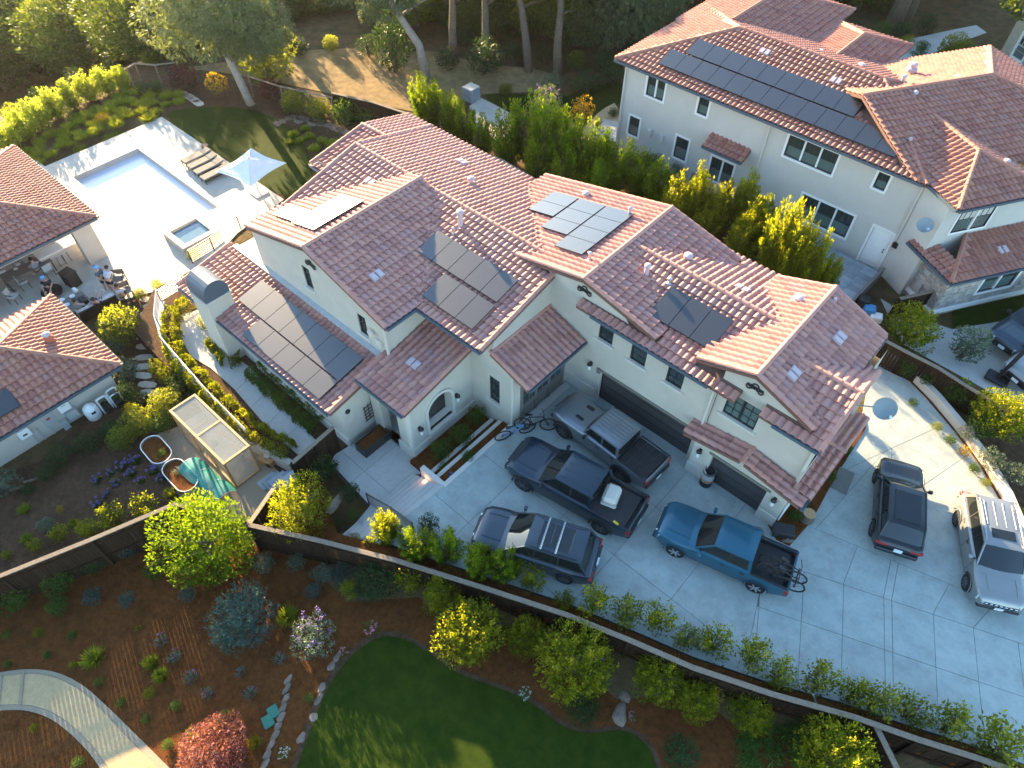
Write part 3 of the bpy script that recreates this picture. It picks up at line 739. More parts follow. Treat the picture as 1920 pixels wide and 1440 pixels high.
def gable(R, x0, x1, y0, yr, y1, zr, m0, m1, axis='x', caps=(True, True, True)):
    """gable with ridge along axis. axis x: ridge at y=yr from x0 to x1, eaves y0 and y1; axis y: swap roles"""
    if axis == 'x':
        R.plane((x0, y0), X_, Y_, x1-x0, yr-y0, m0, zr-m0*(yr-y0))
        R.plane((x0, y1), X_, -Y_, x1-x0, y1-yr, m1, zr-m1*(y1-yr))
        if caps[0]: R.cap((x1, yr, zr+.05), (x0, yr, zr+.05))
        for i, x in ((1, x0+.06), (2, x1-.06)):
            if caps[i]: R.cap((x, y0, zr-m0*(yr-y0)+.06), (x, yr, zr+.06)); R.cap((x, y1, zr-m1*(y1-yr)+.06), (x, yr, zr+.06))
    else:
        R.plane((y0, x0), Y_, X_, x1-x0, yr-y0, m0, zr-m0*(yr-y0))
        R.plane((y1, x0), Y_, -X_, x1-x0, y1-yr, m1, zr-m1*(y1-yr))
        if caps[0]: R.cap((yr, x1, zr+.05), (yr, x0, zr+.05))
        for i, y in ((1, x0+.06), (2, x1-.06)):
            if caps[i]: R.cap((y0, y, zr-m0*(yr-y0)+.06), (yr, y, zr+.06)); R.cap((y1, y, zr-m1*(y1-yr)+.06), (yr, y, zr+.06))
def solar(house, o, u, w, m, z, cols, rows, pw_, ph, skip=()):
    "grid of roof panels lying on a plane with lower left corner o (plan), height z there"
    cs = 1/math.sqrt(1+m*m); U3 = Vector((u[0], u[1], 0)); W3 = Vector((w[0]*cs, w[1]*cs, m*cs)); N3 = U3.cross(W3)
    if N3.z < 0: N3 = -N3
    for r in range(rows):
        for c in range(cols):
            if (c, r) in skip: continue
            q = Vector((o[0], o[1], z))+U3*(c*(pw_+.014)+pw_/2)+W3*(r*(ph+.018)+ph/2)+N3*.17
            mb = MB(); mb.obox(q, U3*pw_/2, W3*ph/2, N3*.02, 1); mb.obox(q+N3*.0225, U3*(pw_/2-.008), W3*(ph/2-.008), N3*.002, 0)
            obj('solar_panel', mb, [M['solar'], M['solarline']], house, world=True)
def pipe_vent(house, x, y, z, h=.5, r=.09, matl='ventgrey'):
    mb = MB().lathe([(r*1.9, -.1), (r*1.7, .05), (r, .09), (r, h), (r*1.35, h), (r*1.35, h+.1), (r*.6, h+.14)], (x, y, z), 12)
    obj('roof_vent', mb, [M[matl]], house, world=True, smooth=40.0)
def flat_vent(house, x, y, z, dx, dy, m, n=2):
    "pair of low hooded vent tiles; (dx,dy) runs down the slope"
    d = Vector((dx, dy, -m)).normalized(); s = Vector((-dy, dx, 0)).normalized(); nn = s.cross(d); nn = nn if nn.z > 0 else -nn
    mb = MB()
    for k in range(n):
        c = Vector((x, y, z))+s*(.31*(k-(n-1)/2))+nn*.1
        mb.obox(c, s*.13, d*.2, nn*.035); mb.obox(c+nn*.04, s*.10, d*.17, nn*.02)
    obj('roof_vent', mb, [M['ventgrey']], house, world=True)
def downpipe(house, x, y, z0, z1, r=.045, matl='stucco_trim'):
    mb = MB().box(x-r, y-r, z0, x+r, y+r, z1); obj('downpipe', mb, [M[matl]], house, world=True)
def gutter(house, a, b, z, out):
    "gutter along an eave from a to b, out = outward direction"
    a, b = Vector((*a, z)), Vector((*b, z)); o = Vector((*out, 0))
    mb = MB().bar(a+o*.05, b+o*.05, .13, .11, 0); mb.bar(a+o*.125, b+o*.125, .012, .14, 0)
    obj('gutter', mb, [M['gutter']], house, world=True)
def lantern(house, x, y, z, nx, ny):
    mb = MB(); c = Vector((x+nx*.14, y+ny*.14, z))
    mb.box(x-.06, y-.06, z-.05, x+.06, y+.06, z+.18, 0); mb.bar((x, y, z+.15), c+Vector((0, 0, .2)), .03, .03, 0)
    mb.lathe([(.03, .2), (.12, .12), (.125, .08), (.085, .08)], c, 8, 0); mb.lathe([(.085, .08), (.06, -.2), (.065, -.22), (.03, -.26)], c, 8, 1)
    obj('wall_lantern', mb, [M['bronze'], M['lampglass']], house, world=True)
# ------------------------------------------------------------------ the main house
PZ = -1.0                                   # level of entry patio and side path
H = thing('house', 'cream stucco house with pinkish clay tiled gables and black roof panels, in the middle', 'house', (-14, 16, 0))
ST = [M['stucco'], M['stucco_trim']]
# garage wing + middle gable front wall
FW = ((-13.6, 17.65), (-5.3, 17.65))
sF = lambda x: x+13.6
mb = MB()
holes = [(sF(-10.82), sF(-10.1), 3.85, 5.1), (sF(-9.2), sF(-8.45), 3.75, 4.85), (sF(-7.45), sF(-6.7), 3.75, 4.85), (sF(-10.4), sF(-5.62), -.05, 2.0)]
wall(mb, FW[0], FW[1], -.3, [(0, 5.95), (1.82, 6.3), (3.9, 5.75), (4.3, 5.35), (8.3, 5.35)], holes, .14)
obj('front_wall', mb, ST, H, world=True)
for a, b, c, d in holes[:3]: window(H, *FW, a, b, c, d, 1, (2, 3))
mb = MB().box(-10.4, 17.86, -.05, -5.62, 17.9, 2.0, 0)
for i in range(1, 4): mb.box(-10.38, 17.852, i*.5-.012, -5.64, 17.862, i*.5+.012, 1)
obj('garage_door', mb, [M['garage'], M['black']], H, world=True)
mb = MB().box(-10.6, 17.60, 2.0, -5.45, 17.655, 2.12, 0); mb.box(-10.42, 17.56, 2.12, -10.6, 17.64, 1.85, 0)
obj('door_lintel', mb, [M['taupe']], H, world=True)
mb = MB().box(-12.2, 17.59, -.2, -10.6, 17.66, .62); obj('base_course', mb, [M['stucco_trim']], H, world=True)
# third garage: lower wall stands proud under a tiled canopy
LW = ((-5.34, 17.25), (-1.27, 17.25)); mb = MB()
dh = [(.86, 3.30, -.05, 1.86)]
wall(mb, *LW, -.3, [(0, 2.55), (2.03, 2.95), (4.07, 2.55)], dh, .2)
wall(mb, (-5.34, 17.65), (-5.34, 17.25), -.3, 2.55); wall(mb, (-1.27, 17.25), (-1.27, 22.2), -.3, 3.6)
mb.quad((-5.34, 17.25, 2.55), (-3.3, 17.25, 2.95), (-3.3, 17.75, 2.95), (-5.34, 17.75, 2.55)); mb.quad((-3.3, 17.25, 2.95), (-1.27, 17.25, 2.55), (-1.27, 17.75, 2.55), (-3.3, 17.75, 2.95))
obj('garage_wall', mb, ST, H, world=True)
mb = MB().box(-4.5, 17.46, -.05, -2.02, 17.5, 1.9, 0)
for i in range(1, 4): mb.box(-4.48, 17.452, i*.47-.012, -2.04, 17.462, i*.47+.012, 1)
obj('garage_door', mb, [M['garage'], M['black']], H, world=True)
mb = MB().box(-4.62, 17.2, 1.86, -1.9, 17.255, 1.98); obj('door_lintel', mb, [M['taupe']], H, world=True)
for q0, q1 in ((-5.37, -4.5), (-2.02, -1.24)): obj('base_course', MB().box(q0, 17.2, -.2, q1, 17.255, .62), [M['stucco_trim']], H, world=True)
UW = ((-5.3, 17.72), (-1.4, 17.72)); mb = MB(); sU = lambda x: x+5.3
rw = (sU(-4.9), sU(-3.56), 3.87, 5.12)
wall(mb, *UW, 2.4, [(0, 6.2), (1.14, 6.6), (2.9, 5.95), (3.0, 5.3), (3.9, 5.25)], [rw], .12)
wall(mb, (-5.3, 17.9), (-5.3, 17.72), 2.4, 5.5)
wall(mb, (-1.4, 17.72), (-1.4, 21.8), 2.4, [(0, 5.3), (1.82, 6.2), (3.9, 5.3)])
wall(mb, (-1.4, 21.8), (-1.4, 23.2), -.3, 5.6)
wall(mb, (-1.4, 23.3), (-11.7, 23.6), -.3, 4.9)
wall(mb, (-11.7, 23.6), (-18.4, 23.4), -.3, [(0, 6.3), (6.6, 4.9)])
wall(mb, (-18.4, 23.4), (-18.4, 22.4), -.3, 4.8)
obj('gable_wall', mb, ST, H, world=True)
window(H, *UW, *rw, 2, (2, 3), glass='glass2')
for x, z in ((-2.92+.5, 6.05),): pass
# curly vent grilles under three gable peaks
def ornament(x, y, z, nx, ny):
    mb = MB(); s = Vector((-ny, nx, 0)); c = Vector((x+nx*.03, y+ny*.03, z))
    for k, (a, b, r) in enumerate(((-.24, -.06, .10), (0, .08, .13), (.24, -.06, .10), (-.12, .0, .08), (.12, .0, .08))):
        p = c+s*a+Vector((0, 0, b)); mb.tube([p+s*(r*math.cos(w))+Vector((0, 0, r*math.sin(w))) for w in [i*PI/4 for i in range(8)]], .028, 5, 0, closed=True)
    mb.obox(c-Vector((nx*.02, ny*.02, 0)), s*.33, Vector((nx*.01, ny*.01, 0)), Vector((0, 0, .07)), 0)
    obj('gable_vent', mb, [M['steel']], H, world=True)
ornament(-11.75, 17.65, 5.95, 0, -1); ornament(-4.1, 17.72, 6.0, 0, -1); ornament(-21.8, 11.6, 5.3, 0, -1)
# long wing: front wall, end wall, bay
mb = MB()
bw = (1.08, 1.62, .75, 2.35)
BW = ((-14.75, 14.0), (-12.2, 14.0))
wall(mb, *BW, -1.2, [(0, 4.75), (1.35, 4.75), (1.36, 3.95), (2.55, 3.3)], [(bw[0]+.0, bw[1]+.06, bw[2], bw[3])], .12)
wall(mb, (-17.0, 14.0), (-14.75, 14.0), -1.2, 4.75)
wall(mb, (-12.2, 14.0), (-12.2, 14.35), -.3, 3.25); wall(mb, (-12.2, 17.35), (-12.2, 17.65), -.3, 3.25)
wall(mb, (-13.42, 14.0), (-13.42, 17.65), 3.2, [(0, 4.75), (3.65, 5.65)])
obj('bay_wall', mb, ST, H, world=True)
window(H, *BW, bw[0], bw[1]+.06, bw[2], bw[3], 1, (2, 3))
# dark joinery of the bay: three glazed leaves over panels
mb = MB().box(-12.32, 14.35, -.1, -12.22, 17.35, 3.2, 0)
mb.box(-12.22, 14.35, -.1, -12.14, 14.5, 3.1, 0); mb.box(-12.22, 17.2, -.1, -12.14, 17.35, 3.1, 0); mb.box(-12.22, 14.5, 2.9, -12.14, 17.2, 3.1, 0); mb.box(-12.22, 14.5, .75, -12.15, 17.2, .9, 0)
for y in (15.4, 16.3): mb.box(-12.22, y-.05, -.1, -12.14, y+.05, 2.9, 0)
for y in (14.95, 15.85, 16.75): mb.box(-12.22, y-.33, .1, -12.18, y+.33, .62, 0)
fr = obj('bay_doors', mb, [M['taupe']], H, world=True)
for y in (14.95, 15.85, 16.75):
    p = MB().box(-12.215, y-.36, .98, -12.2, y+.36, 2.82, 0)
    for z in (1.6, 2.2): p.box(-12.2, y-.36, z-.015, -12.19, y+.36, z+.015, 1)
    p.box(-12.2, y-.015, .98, -12.19, y+.015, 2.82, 1)
    obj('pane', p, [M['glass'], M['taupe']], fr, world=True)
mb = MB().box(-12.1, 14.3, -.1, -11.75, 17.4, .10); obj('door_step', mb, [M['concrete2']], H, world=True)
# front-left gable block over the low wing
NW = ((-26.45, 11.62), (-17.25, 11.62)); mb = MB()
sN = lambda x: x+26.45
nh = [(sN(-22.35), sN(-21.75), 3.35, 4.65), (sN(-18.75), sN(-18.2), 2.75, 3.95)]
nh = [(3.75, 4.3, 3.5, 4.75), (7.35, 7.9, 3.0, 4.2)]
wall(mb, *NW, PZ-.3, [(0, 4.85), (4.5, 6.15), (9.2, 4.85)], nh, .12)
wall(mb, (-17.25, 11.62), (-17.25, 14.0), PZ-.3, 4.85); wall(mb, (-26.45, 18.2), (-26.45, 11.62), PZ-.9, 4.85)
wall(mb, (-28.2, 20.3), (-28.2, 16.9), PZ-.9, 5.0); wall(mb, (-28.2, 16.9), (-26.45, 16.9), PZ-.9, 5.0)
wall(mb, (-28.2, 22.8), (-28.2, 20.3), PZ-.9, 4.9); wall(mb, (-18.4, 22.7), (-28.2, 22.8), PZ-.9, 4.5)
obj('gable_wall', mb, ST, H, world=True)
for h in nh: window(H, *NW, *h, 1, (2, 4))
mb = MB().box(-17.9, 11.5, 3.15, -17.6, 11.61, 3.5); mb.lathe([(.16, -.1), (.16, 0)], (-18.1, 11.5, 3.75), 12, 0, 'y'); obj('utility_box', mb, [M['stucco_trim']], H, world=True)
# low wing along the side path
mb = MB()
wall(mb, (-28.4, 8.8), (-17.45, 8.8), PZ-.3, 1.95); wall(mb, (-17.45, 8.8), (-17.45, 11.62), PZ-.3, [(0, 1.95), (2.8, 2.5)])
wall(mb, (-28.4, 11.62), (-28.4, 8.8), PZ-.9, [(0, 2.5), (2.8, 1.95)])
obj('low_wall', mb, ST, H, world=True)
mb = MB().box(-24.4, 8.7, PZ-.2, -17.4, 8.79, PZ+.5); obj('base_course', mb, [M['stucco_trim']], H, world=True)
mb = MB().box(-28.6, 11.36, 2.5, -17.2, 11.62, 2.64); obj('wall_flashing', mb, [M['lead']], H, world=True)
# entry porch with the arched opening
mb = MB(); EW = ((-14.75, 10.25), (-14.75, 14.0))
N_ = 10; r_ = .72; sc_ = 1.72; arch = []
for i in range(N_):
    w0, w1 = PI*(1-i/N_), PI*(1-(i+1)/N_)
    arch.append((sc_+r_*math.cos(w0), sc_+r_*math.cos(w1), .05, .05, 1.25+r_*math.sin(w0), 1.25+r_*math.sin(w1)))
wall(mb, *EW, PZ-.3, [(0, 2.6), (3.75, 3.3)], arch, .45, 0, 1)
EL = ((-17.3, 10.25), (-14.75, 10.25))
wall(mb, *EL, PZ-.05, 2.55, [(.62, 1.75, PZ, 1.55)], .4)
wall(mb, (-17.3, 11.62), (-17.3, 10.25), PZ-.3, 2.6)
obj('porch_wall', mb, ST, H, world=True)
rim = MB(); pts = [(0, sc_-r_-.06, .05)]
for i in range(N_*2+1):
    w = PI*(1-i/(N_*2)); pts.append((0, sc_+(r_+.06)*math.cos(w), 1.25+(r_+.06)*math.sin(w)))
pts.append((0, sc_+r_+.06, .05))
for a, b in zip(pts, pts[1:]):
    rim.bar((-14.72, 10.25+a[1], a[2]), (-14.72, 10.25+b[1], b[2]), .14, .12, 0, up=(1, 0, 0))
rim.box(-14.86, 10.25+sc_-r_-.1, -.1, -14.62, 10.25+sc_+r_+.1, .05, 0)
obj('arch_trim', rim, [M['stucco_trim']], H, world=True)
mb = MB().box(-14.82, 10.18, PZ-.2, -14.66, 14.0, PZ+.72); mb.box(-15.62, 10.16, PZ-.2, -14.82, 10.24, PZ+.72); mb.box(-14.9, 10.17, PZ+.7, -14.68, 10.3, 2.4); obj('base_course', mb, [M['stucco_trim']], H, world=True)
mb = MB().quad((-17.2, 13.9, PZ), (-14.8, 13.9, PZ), (-14.8, 13.9, 2.4), (-17.2, 13.9, 2.4)); obj('porch_back', mb, [M['taupe']], H, world=True)
lantern(H, -14.75, 10.72, .75, 1, 0); lantern(H, -14.75, 12.95, .95, 1, 0); lantern(H, -10.95, 17.65, 2.05, 0, -1); lantern(H, -5.0, 17.25, 1.62, 0, -1); lantern(H, -1.65, 17.25, 1.62, 0, -1)
# chimney
mb = MB().box(-27.0, 8.05, PZ-.3, -25.55, 9.3, 3.0, 0); mb.box(-27.06, 8.0, 2.9, -25.49, 9.36, 3.0, 0)
ch = obj('chimney', mb, ST, H, world=True)
mb = MB(); n = 10; G = []
for x in (-26.98, -25.57):
    G.append([(x, 8.68-.62*math.cos(PI*i/n), 3.0+.25+.62*math.sin(PI*i/n)*1.05) for i in range(n+1)])
mb.surf(G); mb.add(G[0]+[(-26.98, 8.06, 3.0), (-26.98, 9.3, 3.0)], [tuple([11]+list(range(11))+[12])]); mb.add(G[1]+[(-25.57, 8.06, 3.0), (-25.57, 9.3, 3.0)], [tuple([12]+list(range(10, -1, -1))+[11])])
mb.quad((-26.98, 8.06, 3.0), (-25.57, 8.06, 3.0), G[1][0], G[0][0])
obj('chimney_cap', mb, [M['gutter']], ch, world=True)
# low parapet with the built-in grill left of the gable block
mb = MB().box(-29.0, 11.7, PZ-.9, -26.5, 14.3, 2.1, 0); mb.box(-28.9, 11.8, 2.1, -26.6, 14.2, 2.2, 1); obj('parapet', mb, [M['stucco'], M['white']], H, world=True)
# ---------------- roofs
R = Roof(H, M['tile'], 3)
LLe, LLm = 1.9, .19
R.plane((-29.0, 8.25), X_, Y_, 11.65, 3.25, LLm, LLe)                       # low wing
R.cap((-17.42, 8.25, LLe+.06), (-17.42, 11.45, LLe+.06+LLm*3.2)); R.cap((-28.94, 8.25, LLe+.06), (-28.94, 11.45, LLe+.06+LLm*3.2))
gable(R, 11.45, 18.3, -26.6, -21.85, -17.0, 6.2, .29, .29, 'y', (True, True, False))     # front-left gable
gable(R, -26.6, -13.3, 13.22, 18.25, 23.2, 5.93, .24, .24, 'x', (True, True, True))      # long wing
R.plane((-28.5, 16.65), X_, Y_, 2.2, 3.6, .16, 4.78); R.plane((-28.5, 23.2), X_, -Y_, 2.2, 3.0, .24, 4.72)   # rear-left bump
R.cap((-26.4, 20.2, 5.5), (-28.5, 20.2, 5.42)); R.cap((-28.44, 16.65, 4.84), (-28.44, 20.2, 5.42))
gable(R, 17.5, 23.75, -18.85, -11.78, -8.2, 6.56, .228, .228, 'y', (True, True, True))   # middle gable
gable(R, -11.78, -4.45, 17.2, 20.72, 24.2, 6.46, .295, .295, 'x', (True, False, False))  # garage wing
gable(R, 17.55, 23.6, -6.4, -4.17, -1.75, 6.72, .355, .39, 'y', (True, True, True))      # right gable
gable(R, -3.5, -1.12, 17.25, 19.54, 21.9, 6.43, .44, .40, 'x', (True, False, True))      # small gable facing the curve
R.plane((-17.55, 9.95), X_, Y_, 2.98, 3.95, .20, 2.6)                        # entry porch
R.cap((-14.63, 9.95, 2.66), (-14.63, 13.9, 3.46))
R.plane((-11.4, 17.6), -Y_, -X_, 3.75, 2.05, .35, 3.28)                      # bay
R.cap((-11.4, 13.91, 3.34), (-13.4, 13.91, 4.03)); R.cap((-13.42, 13.9, 4.03), (-13.42, 17.6, 4.03))
# two little peaked canopies
R.plane((-5.75, 17.78), -Y_, X_, .95, 2.42, .17, 2.62); R.plane((-0.75, 16.83), Y_, -X_, .95, 2.42, .17, 2.62)
R.cap((-3.27, 17.78, 3.08), (-3.27, 16.83, 3.08))
R.plane((-1.35, 17.35), X_, Y_, .8, 2.35, .2, 2.75); R.plane((-.55, 22.2), -X_, -Y_, .8, 2.45, .2, 2.75)
R.cap((-1.35, 19.72, 3.27), (-.5, 19.72, 3.27))
R.build()
gutter(H, (-11.0, 17.2), (-5.55, 17.2), 5.38, (0, -1)); gutter(H, (-2.95, 17.25), (-1.15, 17.25), 5.36, (0, -1)); gutter(H, (-17.0, 13.22), (-13.3, 13.22), 4.66, (0, -1))
gutter(H, (-17.0, 11.5), (-17.0, 13.2), 4.72, (1, 0)); gutter(H, (-28.9, 8.25), (-27.05, 8.25), 1.84, (0, -1)); gutter(H, (-25.5, 8.25), (-17.4, 8.25), 1.84, (0, -1))
gutter(H, (-17.5, 9.95), (-14.6, 9.95), 2.53, (0, -1)); gutter(H, (-11.4, 13.9), (-11.4, 17.6), 3.2, (1, 0)); gutter(H, (-1.75, 21.9), (-1.75, 23.5), 5.72, (1, 0)); gutter(H, (-28.5, 16.65), (-26.6, 16.65), 4.72, (0, -1))
gutter(H, (-.7, 16.83), (-.7, 17.7), 2.52, (1, 0))
downpipe(H, -5.42, 17.6, 2.5, 5.4); downpipe(H, -1.34, 17.66, 2.7, 5.3, .06); downpipe(H, -12.28, 13.94, -.2, 3.3); downpipe(H, -17.2, 11.55, 2.6, 4.75); downpipe(H, -1.2, 21.9, -.2, 5.5)
mb = MB().quad((-1.36, 18.4, 4.3), (-1.36, 19.6, 4.9), (-1.36, 19.6, 5.9), (-1.36, 18.4, 5.35)); obj('gable_trim', mb, [M['white']], H, world=True)
# ---------------- roof panels
zLL = lambda y: LLe+LLm*(y-8.25)
solar(H, (-23.65, 8.4), (1, 0), (0, 1), LLm, zLL(8.4)+.02, 5, 1, 1.09, 1.06); solar(H, (-25.5, 9.5), (1, 0), (0, 1), LLm, zLL(9.5)+.02, 7, 1, 1.04, 1.45)
zL = lambda y: 5.93-.24*(18.25-y)
solar(H, (-19.0, 15.2), (1, 0), (0, 1), .24, zL(15.2)+.03, 5, 1, .935, 1.38); solar(H, (-17.1, 13.68), (1, 0), (0, 1), .24, zL(13.68)+.03, 3, 1, .955, 1.4)
zM = lambda x: 6.56-.228*(-11.78-x)
for (x0, y0, n) in ((-17.2, 20.53, 2), (-15.68, 19.6, 3), (-14.18, 18.68, 4)):
    solar(H, (x0, y0), (0, 1), (1, 0), .228, zM(x0)+.03, n, 1, .905, 1.47)
zG = lambda y: 6.46-.295*(20.72-y)
solar(H, (-9.1, 18.3), (1, 0), (0, 1), .295, zG(18.3)+.03, 3, 1, .93, 1.56)
zN = lambda x: 6.2-.29*(-21.85-x)
solar(H, (-25.9, 12.6), (0, 1), (1, 0), .29, zN(-25.9)+.03, 1, 1, 1.0, 1.8); solar(H, (-24.1, 12.5), (0, 1), (1, 0), .29, zN(-24.1)+.03, 3, 1, .93, 1.8)
# ---------------- vents and pipes
pipe_vent(H, -18.45, 17.35, zL(17.35), .75, .12); pipe_vent(H, -18.4, 16.85, zL(16.85)+.05, .25, .05, 'pipe'); pipe_vent(H, -9.3, 19.9, zG(19.9)+.05, .2, .06, 'pipe')
pipe_vent(H, -15.8, 22.9, zM(-15.8), .15, .12); pipe_vent(H, -13.0, 22.3, zM(-13.0), .4, .07); pipe_vent(H, -12.4, 18.7, zM(-12.4), .35, .06, 'pipe')
pipe_vent(H, -10.3, 19.75, zG(19.75), .5, .1); pipe_vent(H, -9.6, 21.7, zG(19.75), .2, .14)
pipe_vent(H, -3.9, 23.0, 6.55, .12, .05); pipe_vent(H, -5.0, 22.35, 6.4, .12, .16)
flat_vent(H, -2.95, 21.6, 6.3, 1, 0, .39); flat_vent(H, -3.35, 18.75, 6.42, 1, 0, .39); flat_vent(H, -19.0, 12.9, 5.42, 1, 0, .29); flat_vent(H, -16.0, 11.9, 3.0, 0, -1, .2)
flat_vent(H, -22.4, 21.4, 5.2, 0, 1, .24); flat_vent(H, -7.0, 21.6, 6.2, 0, 1, .29); flat_vent(H, -24.0, 16.9, 5.6, 0, -1, .24)
pipe_vent(H, -20.6, 20.2, 5.46, .25, .13)
# roof cable conduit over the back slope
mb = MB().tube([(-20.6, 19.0, 5.83), (-18.2, 19.05, 5.83), (-16.0, 19.15, 5.8), (-15.0, 19.8, 5.75)], .02, 5); obj('conduit', mb, [M['steel']], H, world=True)
# satellite dish on the curve side
def dish(house, x, y, z, aim, arm, r=.55):
    a = Vector(aim).normalized(); s = a.cross(Vector((0, 0, 1))).normalized(); u = s.cross(a); c = Vector((x, y, z)); mb = MB(); n = 20; rings = []
    for k in (0.02, .35, .7, 1.0):
        rings.append([c+(s*math.cos(2*PI*i/n)*r*1.1+u*math.sin(2*PI*i/n)*r)*k+a*(k*k*.13) for i in range(n)])
    mb.surf([list(r_)+[r_[0]] for r_ in rings], 0)
    rings2 = [[p-a*.02 for p in r_] for r_ in rings]; mb.surf([list(r_)+[r_[0]] for r_ in reversed(rings2)], 0)
    f = c+a*.5-u*.25; mb.tube([c-u*r, f], .018, 5, 1); mb.obox(f, a*.07, s*.05, u*.05, 1)
    mb.tube([c-a*.02, c-a*.15, Vector(arm)], .03, 6, 1)
    d = obj('satellite_dish', mb, [M['dish'], M['pipe']], house, world=True, smooth=50.0)
    return d, c, a, s, u
dish(H, -.35, 21.35, 4.6, (.45, -.55, .72), (-1.35, 21.0, 4.3), .42)
# trellis and dish-like plate on the low wing's end wall
mb = MB()
for i in range(5): mb.bar((-17.40, 9.9+i*.2, PZ+.75), (-17.40, 9.9+i*.2, PZ+1.75), .03, .03)
for i in range(5): mb.bar((-17.38, 9.82, PZ+.8+i*.22), (-17.38, 10.78, PZ+.8+i*.22), .03, .03)
obj('wall_trellis', mb, [M['steel']], H, world=True)
mb = MB().lathe([(.12, 0), (.12, .06)], (-17.44, 9.1, 1.2), 12, 0, 'x'); obj('wall_plate', mb, [M['steel']], H, world=True)
mb = MB()
for i in range(6): mb.bar((-1.2, 17.5+i*.16, .25), (-1.2, 17.5+i*.16, 1.3-.12*i), .035, .03)
for i in range(5): mb.bar((-1.18, 17.42, .35+i*.22), (-1.18, 18.35-.1*i, .35+i*.22), .035, .03)
obj('wall_trellis', mb, [M['white']], H, world=True)
# ------------------------------------------------------------------ entry patio, steps, side path, planters
PE = [tuple(at(*p, PZ)[:2]) for p in ((628, 852), (620, 868), (655, 905), (694, 948))]
pat = MB().prism([(-17.45, 8.8)]+PE+[(-14.15, 5.9), (-14.15, 9.6), (-13.75, 10.2), (-14.75, 14.0), (-17.3, 14.0)], -2.0, PZ-.014)
patio = struct('patio', pat, [M['joint']])
ps = [[(-17.42, 8.78)]+PE+[(-14.15, 5.95), (-14.15, 9.65), (-13.8, 10.2), (-14.75, 13.9), (-17.28, 13.9)]]
ps = split(ps, (-15.9, 0), (-15.9, 1)); ps = split(ps, (0, 8.3), (1, 8.3)); ps = split(ps, (0, 10.2), (1, 10.2))
for P in ps: obj('slab', MB().prism(P, PZ-.06, PZ), [M['concrete2']], patio)
stp = struct('steps', MB().prism([(-14.15, 5.5), (-12.3, 6.2), (-12.3, 9.85), (-14.15, 9.6)], -2.0, PZ+.02), [M['concrete2']])
ns = 7
for i in range(ns):
    x0 = -14.15+1.85*i/ns; z = PZ+(0-PZ)*(i+1)/ns-.004
    obj('step', MB().prism([(x0, lerp(5.5, 6.2, i/ns)), (-12.3, 6.2), (-12.3, 9.8), (x0, 9.62)], PZ-.1, z), [M['concrete2']], stp)
    mbn = MB().box(x0, lerp(5.5, 6.2, i/ns)+.05, z-.02, x0+.02, 9.6, z+.003)
    obj('step_nosing', mbn, [M['stucco_trim']], stp)
# side path
SP = [(-27.9, 6.0), (-26.6, 5.9), (-18.6, 6.5), (-17.9, 7.6), (-17.5, 8.8), (-28.4, 8.8), (-31.5, 11.6), (-33.2, 11.4)]
sp = MB().prism([(-33.2, 8.2), (-31.2, 5.9), (-27.8, 5.75), (-18.2, 6.35), (-17.5, 8.8), (-28.4, 8.8), (-28.4, 11.6), (-33.0, 11.6)], -2.4, PZ-.03)
struct('terrace', sp, [M['mulch2']])
pathpx = [(337, 592), (372, 580), (384, 600), (398, 640), (440, 668), (470, 690), (540, 770), (602, 836), (558, 852), (500, 800), (440, 730), (395, 690), (358, 668), (336, 628)]
PP = [tuple(at(*p, PZ)[:2]) for p in pathpx]
pth = struct('side_path', MB().prism(PP, PZ-.1, PZ-.012), [M['joint']])
pp = [PP]
for p, q in (((440, 735), (475, 700)), ((470, 765), (505, 730)), ((500, 797), (535, 762)), ((529, 825), (565, 795))): pp = split(pp, tuple(at(*p, PZ)[:2]), tuple(at(*q, PZ)[:2]))
for P in pp: obj('slab', MB().prism(P, PZ-.06, PZ), [M['concrete2']], pth)
# retaining wall of the terrace
rwpx = [(304, 566), (300, 612), (313, 655), (400, 755), (470, 826), (546, 868)]
RW = [at(*p, PZ+.05) for p in rwpx]
mb = MB()
for a, b in zip(RW, RW[1:]): mb.bar((a.x, a.y, -1.65), (b.x, b.y, -1.65), .24, 1.5, 0); mb.bar((a.x, a.y, PZ+.0), (b.x, b.y, PZ+.0), .3, .1, 1)
rwo = tag(obj('retaining_wall', mb, [M['poolstuc'], M['concrete2']]), 'low pale stucco retaining wall with a hedge on top, beside the gravel court', 'retaining wall')
# slim metal railing standing on it
def railing(name, label, P, h=.95, nr=6, post=1.4, group=None, matl='pipe', topm=None):
    t = thing(name, label, 'railing', tuple(P[0]), 0, group)
    for a, b in zip(P, P[1:]):
        a, b = Vector(a), Vector(b); L = (b-a).length; n = max(1, round(L/post))
        for i in range(n+1):
            q = a.lerp(b, i/n)
            obj('post', MB().bar(q, q+Vector((0, 0, h)), .05, .05), [M[matl]], t, world=True)
        for k in range(nr):
            z = Vector((0, 0, .12+(h-.14)*k/(nr-1))); r = .016 if k < nr-1 else .03
            obj('rail', MB().tube([a+z, b+z], r, 5), [M[topm or matl]], t, world=True)
    return t
railing('railing', 'silver cable railing on the terrace wall above the gravel court', [tuple(p+Vector((0, 0, .05))) for p in RW[:5]], .85)
railing('railing', 'short pale railing between terrace hedge and pool deck', [tuple(at(304, 566, PZ)), tuple(at(352, 537, PZ))], .8)
railing('railing', 'dark horizontal bar railing in front of the raised spa', [tuple(at(362, 494, -1.6)), tuple(at(402, 470, -1.6)), tuple(at(452, 430, -1.6))], .95, 8, 1.6, None, 'steel')
